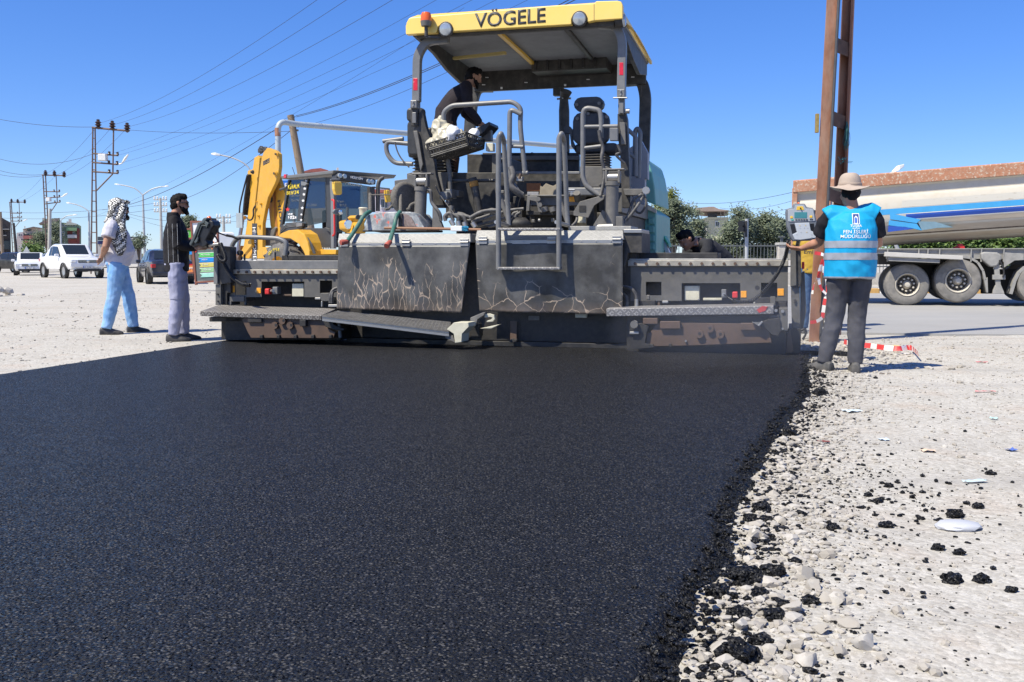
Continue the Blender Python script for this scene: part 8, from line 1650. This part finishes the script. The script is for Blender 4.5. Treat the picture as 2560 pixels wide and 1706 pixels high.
build_house('apartment_block', 'green apartment block with dark red balconies at the left', 300, e5, m_wgreen, [(820, 900), (820, 500), (880, 430), (970, 430), (990, 500), (1250, 520), (1325, 560), (1325, 900)], 12, [(1000, 650, 1052, 715), (1005, 775, 1055, 840), (1185, 650, 1225, 740), (1190, 775, 1230, 850)] + [(1010 + i * 46, 535, 1048 + i * 46, 570) for i in range(5)],
            (('upper_block', m_wgreen, [(690, 880), (690, 470), (740, 440), (880, 440), (880, 880)], -3, 10), ('roof', mat('roof_brown', (.22, .17, .15), .9), [(630, 515), (700, 480), (890, 440), (975, 425), (975, 445), (890, 500), (700, 520)], -6, 12), ('balcony_wall', m_wred, [(1100, 640), (1185, 640), (1185, 720), (1100, 720)], -.6, -.02), ('side_wall', m_wred, [(1255, 590), (1300, 600), (1300, 870), (1255, 870)], -.7, -.02), ('balcony', m_wcream, [(1100, 700), (1255, 700), (1255, 755), (1100, 755)], -3, -.02), ('awning', mat('awning_green', (.22, .34, .17), .8), [(1085, 585), (1255, 585), (1255, 635), (1085, 635)], -3.2, -.02), ('balcony_wall', m_wred, [(1115, 770), (1250, 770), (1250, 850), (1115, 850)], -.8, -.02), ('dormer', m_wcream, [(1080, 540), (1090, 480), (1255, 520), (1255, 540)], -1, 6), ('chimney', m_wcream, [(1120, 500), (1120, 445), (1168, 445), (1168, 510)], 2, 4), ('chimney', m_wcream, [(690, 470), (692, 425), (730, 425), (732, 460)], 2, 4)))
build_house('apartment_block', 'cream apartment house with red balcony bands above the white hatchback', 280, e5, m_wcream, [(272, 1010), (272, 670), (380, 655), (380, 1010)], 10, [(300, 680, 325, 725), (335, 685, 352, 725), (340, 760, 382, 795), (345, 860, 400, 905)],
            (('middle_wall', m_wcream, [(380, 1010), (380, 690), (640, 690), (640, 1010)], 1, 10), ('upper_wall', m_wcream, [(375, 660), (380, 605), (560, 575), (690, 600), (690, 700), (390, 690)], 2, 10), ('balcony', mat('balcony_red', (.42, .14, .11), .8), [(382, 715), (555, 715), (555, 768), (382, 768)], -2, 1), ('balcony', MATS['balcony_red'], [(405, 805), (560, 805), (560, 838), (405, 838)], -2, 1), ('roof', mat('roof_brown', (.22, .17, .15), .9), [(375, 607), (545, 568), (690, 590), (690, 602), (545, 582), (380, 615)], -1, 10), ('loggia', m_win, [(395, 690), (550, 685), (550, 714), (395, 714)], .8, .99), ('window', m_win, [(445, 615), (510, 612), (510, 640), (445, 640)], 1.8, 1.99), ('window', m_win, [(455, 770), (530, 770), (530, 802), (455, 802)], .8, .99), ('window', m_win, [(470, 850), (560, 850), (560, 900), (470, 900)], .8, .99), ('chimney', m_wcream, [(395, 590), (395, 562), (415, 562), (415, 590)], 4, 5)))
rt, K = build_house('unfinished_building', 'dark unfinished building with open floors at the left edge', 170, e5, m_wdark, [(-600, 1010), (-600, 420), (0, 405), (60, 440), (170, 500), (180, 1010)], 14, [], (('slab', m_conc, [(-500, 600), (150, 605), (150, 615), (-500, 612)], -1.5, -.02), ('slab', m_conc, [(-500, 705), (105, 705), (105, 715), (-500, 712)], -1.5, -.02), ('shop_window', m_win, [(60, 800), (165, 800), (165, 940), (60, 940)], -.3, -.02), ('white_front', m_wcream, [(-300, 860), (65, 860), (65, 970), (-300, 970)], -.5, -.02), ('curtain_wall', m_wdark, [(70, 620), (105, 620), (105, 700), (70, 700)], -.4, -.03)))
for x0, y0 in ((-120, 520), (20, 530), (-120, 630), (20, 640), (-120, 740)): K.box('opening', m_black, x0, y0, x0 + 70, y0 + 60, -.05, -.02, None, 0)
d3 = crop(280, 580, .0893)
rt, K = build_house('shop_building', 'low white tile shop with a dark name board', 110, d3, m_wcream, [(-400, 900), (-400, 250), (830, 250), (830, 900)], 12, [], (('name_board', mat('board_dark', (.06, .07, .08), .6), [(-400, 240), (-400, 135), (815, 135), (820, 240)], -.6, -.02), ('navy_board', mat('board_navy', (.03, .04, .14), .6), [(-400, 345), (-400, 255), (825, 255), (830, 345)], -.4, -.02), ('red_plate', mat('board_red', (.55, .12, .07), .6), [(240, 330), (240, 272), (450, 272), (450, 330)], -.45, -.41)))
K.text('Etili Seramik', m_lwhite, 120, 215, 620, 212, 45, -.62); 
for x in (300, 385, 480): K.box('red_mark', m_red, x - 15, 380, x + 18, 415, -.05, -.02, None, 0)
rt, K = build_house('house', 'lilac-white house with red roof behind the backhoe', 66, d2, mat('wall_lilac', (.50, .47, .52), .9, 0, .04, .5), [(1700, 900), (1690, 400), (2500, 440), (2500, 900)], 10, [(1795, 545, 1865, 720), (1870, 560, 1920, 730), (1960, 575, 2030, 740), (2080, 580, 2150, 740)], (('roof', m_roofr, [(1650, 430), (1690, 380), (2400, 400), (2550, 440), (2550, 460)], -1, 11),), recess=.05)
rt, K = build_house('house', 'house whose red hipped roof peaks above the backhoe cab', 80, d2, m_wcream, [(380, 900), (380, 60), (900, 60), (900, 900)], 10, [], (('roof', m_roofr, [(390, 70), (560, 20), (720, 4), (850, 40), (900, 70)], -1, 11), ('chimney', m_wcream, [(1010, 120), (1010, -5), (1045, -5), (1045, 120)], 4, 5)))
rt, K = build_house('villa', 'pale yellow villa with open roof terrace behind the trees', 78, d7, mat('wall_yellow', (.52, .50, .36), .9, 0, .05, .5), [(900, 1100), (900, 520), (985, 490), (1300, 490), (1300, 1100)], 8, [(1105, 550, 1170, 640)], (('roof', mat('villa_roof', (.26, .20, .17), .9, 0, .15, 2), [(810, 385), (815, 355), (1000, 340), (1090, 338), (1160, 370), (1310, 390), (1240, 402), (950, 402)], -1, 9), ('terrace_core', mat('core_grey', (.20, .20, .22), .9), [(995, 490), (995, 398), (1135, 398), (1135, 490)], 2, 5), ('terrace_post', m_conc, [(1185, 490), (1185, 398), (1192, 398), (1192, 490)], .2, .5), ('terrace_post', m_conc, [(1240, 490), (1240, 398), (1248, 398), (1248, 490)], .2, .5), ('vent', m_conc, [(995, 345), (995, 335), (1088, 335), (1088, 345)], 2, 4), ('vent', m_conc, [(910, 355), (910, 347), (975, 347), (975, 355)], 2, 4), ('white_wing', m_wcream, [(900, 1100), (900, 640), (985, 640), (985, 1100)], -.5, -.02)))
# ------------------------------------------------------------------ park fence, trees
m_iron = mat('fence_iron', (.10, .11, .115), .6); m_pillar = mat('rough_stone', (.50, .47, .42), .9, 0, .15, 6, dust=((.25, .23, .21), .5), dscale=16, bump=.8, bscale=16)
FY = 41.0; fO = Vector((at(1680, 645, FY).x, FY, GZ)); fe = empty('park_fence', fO, 0, 'iron railing with rough stone pillars in front of the park trees', 'fence'); xa, xb = 0, at(2000, 645, FY).x - fO.x + 6; zt_ = at(1700, 615, FY).z - GZ
for z in (zt_, .75): MB().box((xa - 1, -.03, z - .025), (xb, .03, z + .025)).build('rail', m_iron, fe)
bar_me = MB().box((-.011, -.011, .5), (.011, .011, zt_ + .10)).mesh('bar'); bar_me.materials.append(m_iron); nb = int((xb - xa) / .14)
for i in range(nb): o = bpy.data.objects.new('bar', bar_me); COL.objects.link(o); o.parent = fe; o.location = (xa + i * .14, 0, 0)
MB().box((xa - 1, -.15, 0), (xb, .15, .5)).build('plinth', m_pillar, fe)
for px in (1745, 1953): x = at(px, 645, FY).x - fO.x; o = MB().box((x - .16, -.2, 0), (x + .16, .2, zt_ + .02)).build('pillar', m_pillar, fe, None, .03); MB().box((x - .20, -.25, zt_ + .02), (x + .20, .25, zt_ + .13)).build('pillar_cap', m_conc, o, None, .02); MB().box((x - .05, -.05, zt_ + .13), (x + .05, .05, zt_ + .34)).build('pillar_lamp', m_iron, o); MB().prism([(x - .11, -.11, zt_ + .34), (x + .11, -.11, zt_ + .34), (x + .11, .11, zt_ + .34), (x - .11, .11, zt_ + .34)], (0, 0, .05)).build('lamp_cap', m_iron, o)
LEAFM = {}
def leafmat(name, c, c2_):
    m = bpy.data.materials.new(name); nt, N, Lk = nodes_of(m); b = N['Principled BSDF']; b.inputs['Roughness'].default_value = .55; b.inputs['Specular IOR Level'].default_value = .3; g = N.new('ShaderNodeNewGeometry')
    mx = N.new('ShaderNodeMix'); mx.data_type = 'RGBA'; Lk.new(g.outputs['Random Per Island'], mx.inputs[0]); mx.inputs[6].default_value = c + (1,); mx.inputs[7].default_value = c2_ + (1,); Lk.new(mx.outputs[2], b.inputs['Base Color'])
    tr = N.new('ShaderNodeBsdfTranslucent'); Lk.new(mx.outputs[2], tr.inputs['Color']); ms = N.new('ShaderNodeMixShader'); ms.inputs[0].default_value = .25; Lk.new(b.outputs[0], ms.inputs[1]); Lk.new(tr.outputs[0], ms.inputs[2]); Lk.new(ms.outputs[0], N['Material Output'].inputs['Surface']); return m
lf_olive = leafmat('leaf_grey_green', (.10, .13, .08), (.23, .26, .17)); lf_green = leafmat('leaf_green', (.055, .11, .03), (.18, .26, .07)); lf_yel = leafmat('leaf_yellow_green', (.12, .15, .03), (.26, .28, .08)); m_bark = mat('bark', (.10, .08, .06), .95, 0, .2, 6)
def tree(name, label, c, Y, blobs, leaf, n, ls, cat='tree', group=None, seed=0, yd=1.0):
    """blobs: (x, y, rx, ry) of the crown's masses as seen; each becomes a rounded mass of leaf clumps with depth"""
    rr = random.Random(seed); q = at(*c(blobs[0][0], blobs[0][1]), Y); base = Vector((q.x, Y, GZ)); root = empty(name, base, 0, label, cat, group)
    k = at(*c(1, 0), Y).x - at(*c(0, 0), Y).x; mb = MB(); tk_ = MB(); tot = sum(b[2] * b[3] for b in blobs)
    for bx, by, rx, ry in blobs:
        cc = at(*c(bx, by), Y) - base; RX, RZ = rx * k, ry * k; RY = (RX + RZ) * .5 * yd; m_ = max(20, int(n * rx * ry / tot)); cl = []
        for _ in range(max(5, int(RX * RZ * 9 / max(.2, ls * 4)))):
            d = Vector((rr.gauss(0, 1), rr.gauss(0, 1), rr.gauss(0, 1))).normalized() * (rr.random() ** .33); cl.append((Vector((d.x * RX, d.y * RY, d.z * RZ)) * rr.uniform(.8, 1.08), rr.uniform(.6, 1.3)))
        for _ in range(m_):
            ctr, s = rr.choice(cl); p = cc + ctr + Vector((rr.gauss(0, 1), rr.gauss(0, 1), rr.gauss(0, .8))) * ls * 1.5 * s
            if p.z < .1: continue
            a = Vector((rr.gauss(0, 1), rr.gauss(0, 1), rr.gauss(0, .6))).normalized(); b_ = a.orthogonal().normalized(); l = ls * rr.uniform(.6, 1.3); w = l * .5
            mb.add([p - a * l * .5, p + b_ * w * .5, p + a * l * .5, p - b_ * w * .5], [(0, 1, 2, 3)])
        tk_.tube(spline([Vector((rr.uniform(-.1, .1), 0, cc.z * .35)), Vector((cc.x * .5, 0, cc.z * .65)), cc + Vector((0, 0, RZ * .4))], 4), [.07] * 9, 5) if len(blobs) > 1 else None
    tk_.tube([(0, 0, -.1), (.02, .02, (at(*c(blobs[0][0], blobs[0][1]), Y) - base).z)], [.16, .07], 8)
    tk_.build('trunk', m_bark, root, 60); mb.build('crown', leaf, root, recalc=False); return root
grp = 'park trees behind the fence'
tree('park_tree', 'yellow-green slender tree top just right of the mint hopper', d7, 62, [(450, 200, 45, 90), (425, 320, 90, 70), (330, 330, 60, 110), (265, 130, 22, 55), (470, 120, 22, 50), (330, 180, 14, 30), (260, 260, 30, 60), (430, 500, 120, 150)], lf_yel, 5200, .15, group=grp, seed=1)
tree('park_tree', 'tall bushy grey-green tree behind the bending man', d7, 50, [(500, 420, 190, 170), (420, 600, 200, 180), (600, 560, 150, 200), (500, 800, 230, 160)], lf_olive, 13000, .13, group=grp, seed=2)
tree('park_tree', 'grey-green tree directly left of the yellow villa', d7, 52, [(800, 570, 130, 150), (830, 740, 120, 140), (740, 760, 140, 140)], lf_olive, 8000, .13, group=grp, seed=3)
tree('park_tree', 'broad grey-green tree behind the traffic light', d7, 47, [(1420, 540, 160, 160), (1300, 760, 150, 150), (1450, 760, 220, 200), (1150, 920, 170, 100), (1350, 980, 330, 110)], lf_olive, 17000, .13, group=grp, seed=4)
tree('park_tree', 'loose-topped tree left of the right-hand control console', d7, 48, [(1880, 520, 70, 90), (1720, 560, 110, 90), (2060, 600, 90, 110), (1850, 720, 260, 180), (1760, 930, 230, 130), (2000, 900, 180, 150), (2120, 740, 60, 90)], lf_olive, 15000, .14, group=grp, seed=5)
grp2 = 'bright bushes beyond the truck'
for i, (x, y, rx, ry) in enumerate(((250, 930, 170, 110), (560, 900, 180, 130), (820, 880, 170, 120), (1060, 880, 160, 120), (1300, 900, 170, 160))):
    tree('hedge_bush', ('leafy green bush seen under the raised tub, %s' % ('nearest the blue vest', 'second from the blue vest', 'beyond the red car roof', 'left of the air tank', 'above the landing leg')[i]), d6, 35, [(x, y, rx, ry), (x - rx * .4, y + ry * .7, rx * .8, ry * .8), (x + rx * .4, y + ry * .8, rx * .8, ry)], lf_green, 4500, .13, 'bush', grp2, 20 + i)
tree('park_tree', 'dark tree behind the hedge at the right edge', d6, 40, [(1250, 800, 120, 110), (1450, 800, 170, 170), (1650, 850, 200, 200)], lf_green, 6000, .15, group=grp, seed=31)
tree('roadside_tree', 'grey-green tree before the green apartment block', e5, 200, [(880, 620, 90, 130), (900, 780, 100, 90)], lf_olive, 3000, .35, seed=41); tree('roadside_tree', 'sparse tree before the cream apartment house', e5, 190, [(660, 760, 90, 110), (720, 830, 110, 70), (600, 720, 60, 70)], lf_olive, 3000, .35, seed=42)
tree('roadside_tree', 'dark green bush behind the white hatchback', e5, 90, [(540, 990, 80, 90), (470, 930, 50, 60), (590, 1040, 50, 60)], lf_green, 2600, .20, 'bush', seed=43); tree('roadside_tree', 'round dark green tree at the left control box', d1, 60, [(150, 120, 90, 130), (80, 190, 80, 90)], lf_olive, 3000, .14, seed=44)
tree('roadside_tree', 'small shrub beside the tile shop sign', d3, 100, [(740, 360, 90, 50), (820, 210, 45, 60), (690, 400, 70, 40)], lf_olive, 1400, .2, 'bush', seed=45)
# low hills and far belt of trees on the horizon
mb = MB(); pts = []
for i in range(161):
    x = -1400 + i * 20; pts.append((x, 900 + 40 * noise.noise(Vector((i * .1, 0, 0))), 5 + 4 * noise.noise(Vector((i * .21, 3, 0)))))
for a, b in zip(pts, pts[1:]): mb.add([(a[0], a[1], GZ - 1), (b[0], b[1], GZ - 1), b, a, (a[0], a[1] + 200, GZ - 1), (b[0], b[1] + 200, GZ - 1)], [(0, 1, 2, 3), (3, 2, 5, 4)])
struct(mb.build('hills', mat('far_scrub', (.16, .17, .13), .95, 0, .2, .05), None, recalc=False))
# painted kerb beyond the truck
ks = Frame(Vector((at(2480, 645, 30).x, 30, GZ)), R(8)); kb_ = frame_empty('painted_kerb', ks, 'yellow and white painted kerb beyond the truck', 'kerb')
for i in range(12): MB().box((-4 + i * .8, 0, 0), (-4 + i * .8 + .79, .35, .17)).build('kerb_stone', m_white if i % 2 else mat('kerb_ochre', (.50, .30, .10), .8), kb_, None, .02)

# thin steam drifting off the hot mat behind the screed
def steam(c, r, dens, label):
    m = bpy.data.materials.new('steam'); nt, N, Lk = nodes_of(m); N.remove(N['Principled BSDF']); v = N.new('ShaderNodeVolumePrincipled'); v.inputs['Color'].default_value = (.9, .93, 1, 1); v.inputs['Density'].default_value = dens; v.inputs['Anisotropy'].default_value = .3; Lk.new(v.outputs[0], N['Material Output'].inputs['Volume'])
    mb = MB().ball((0, 0, 0), 1, 24); 
    for p in mb.v: k = 1 + .35 * noise.noise(p * 1.3 + Vector(c)); p.x *= r[0] * k; p.y *= r[1] * k; p.z *= r[2] * k
    tag(mb.build('steam', m, None, 180, 0, c), label, 'steam', None, 'stuff')
for i in range(3): steam((1.9 + .1 * i, 8.6 + .25 * i, .50), (1.25 - .3 * i, 1.9 - .45 * i, .42 - .09 * i), .022, 'thin pale steam drifting over the right of the fresh mat')
for i in range(2): steam((.9, 11.0, .62), (3.0 - .8 * i, .75 - .2 * i, .6 - .15 * i), .010, 'thin pale steam hanging before the right screed extension')
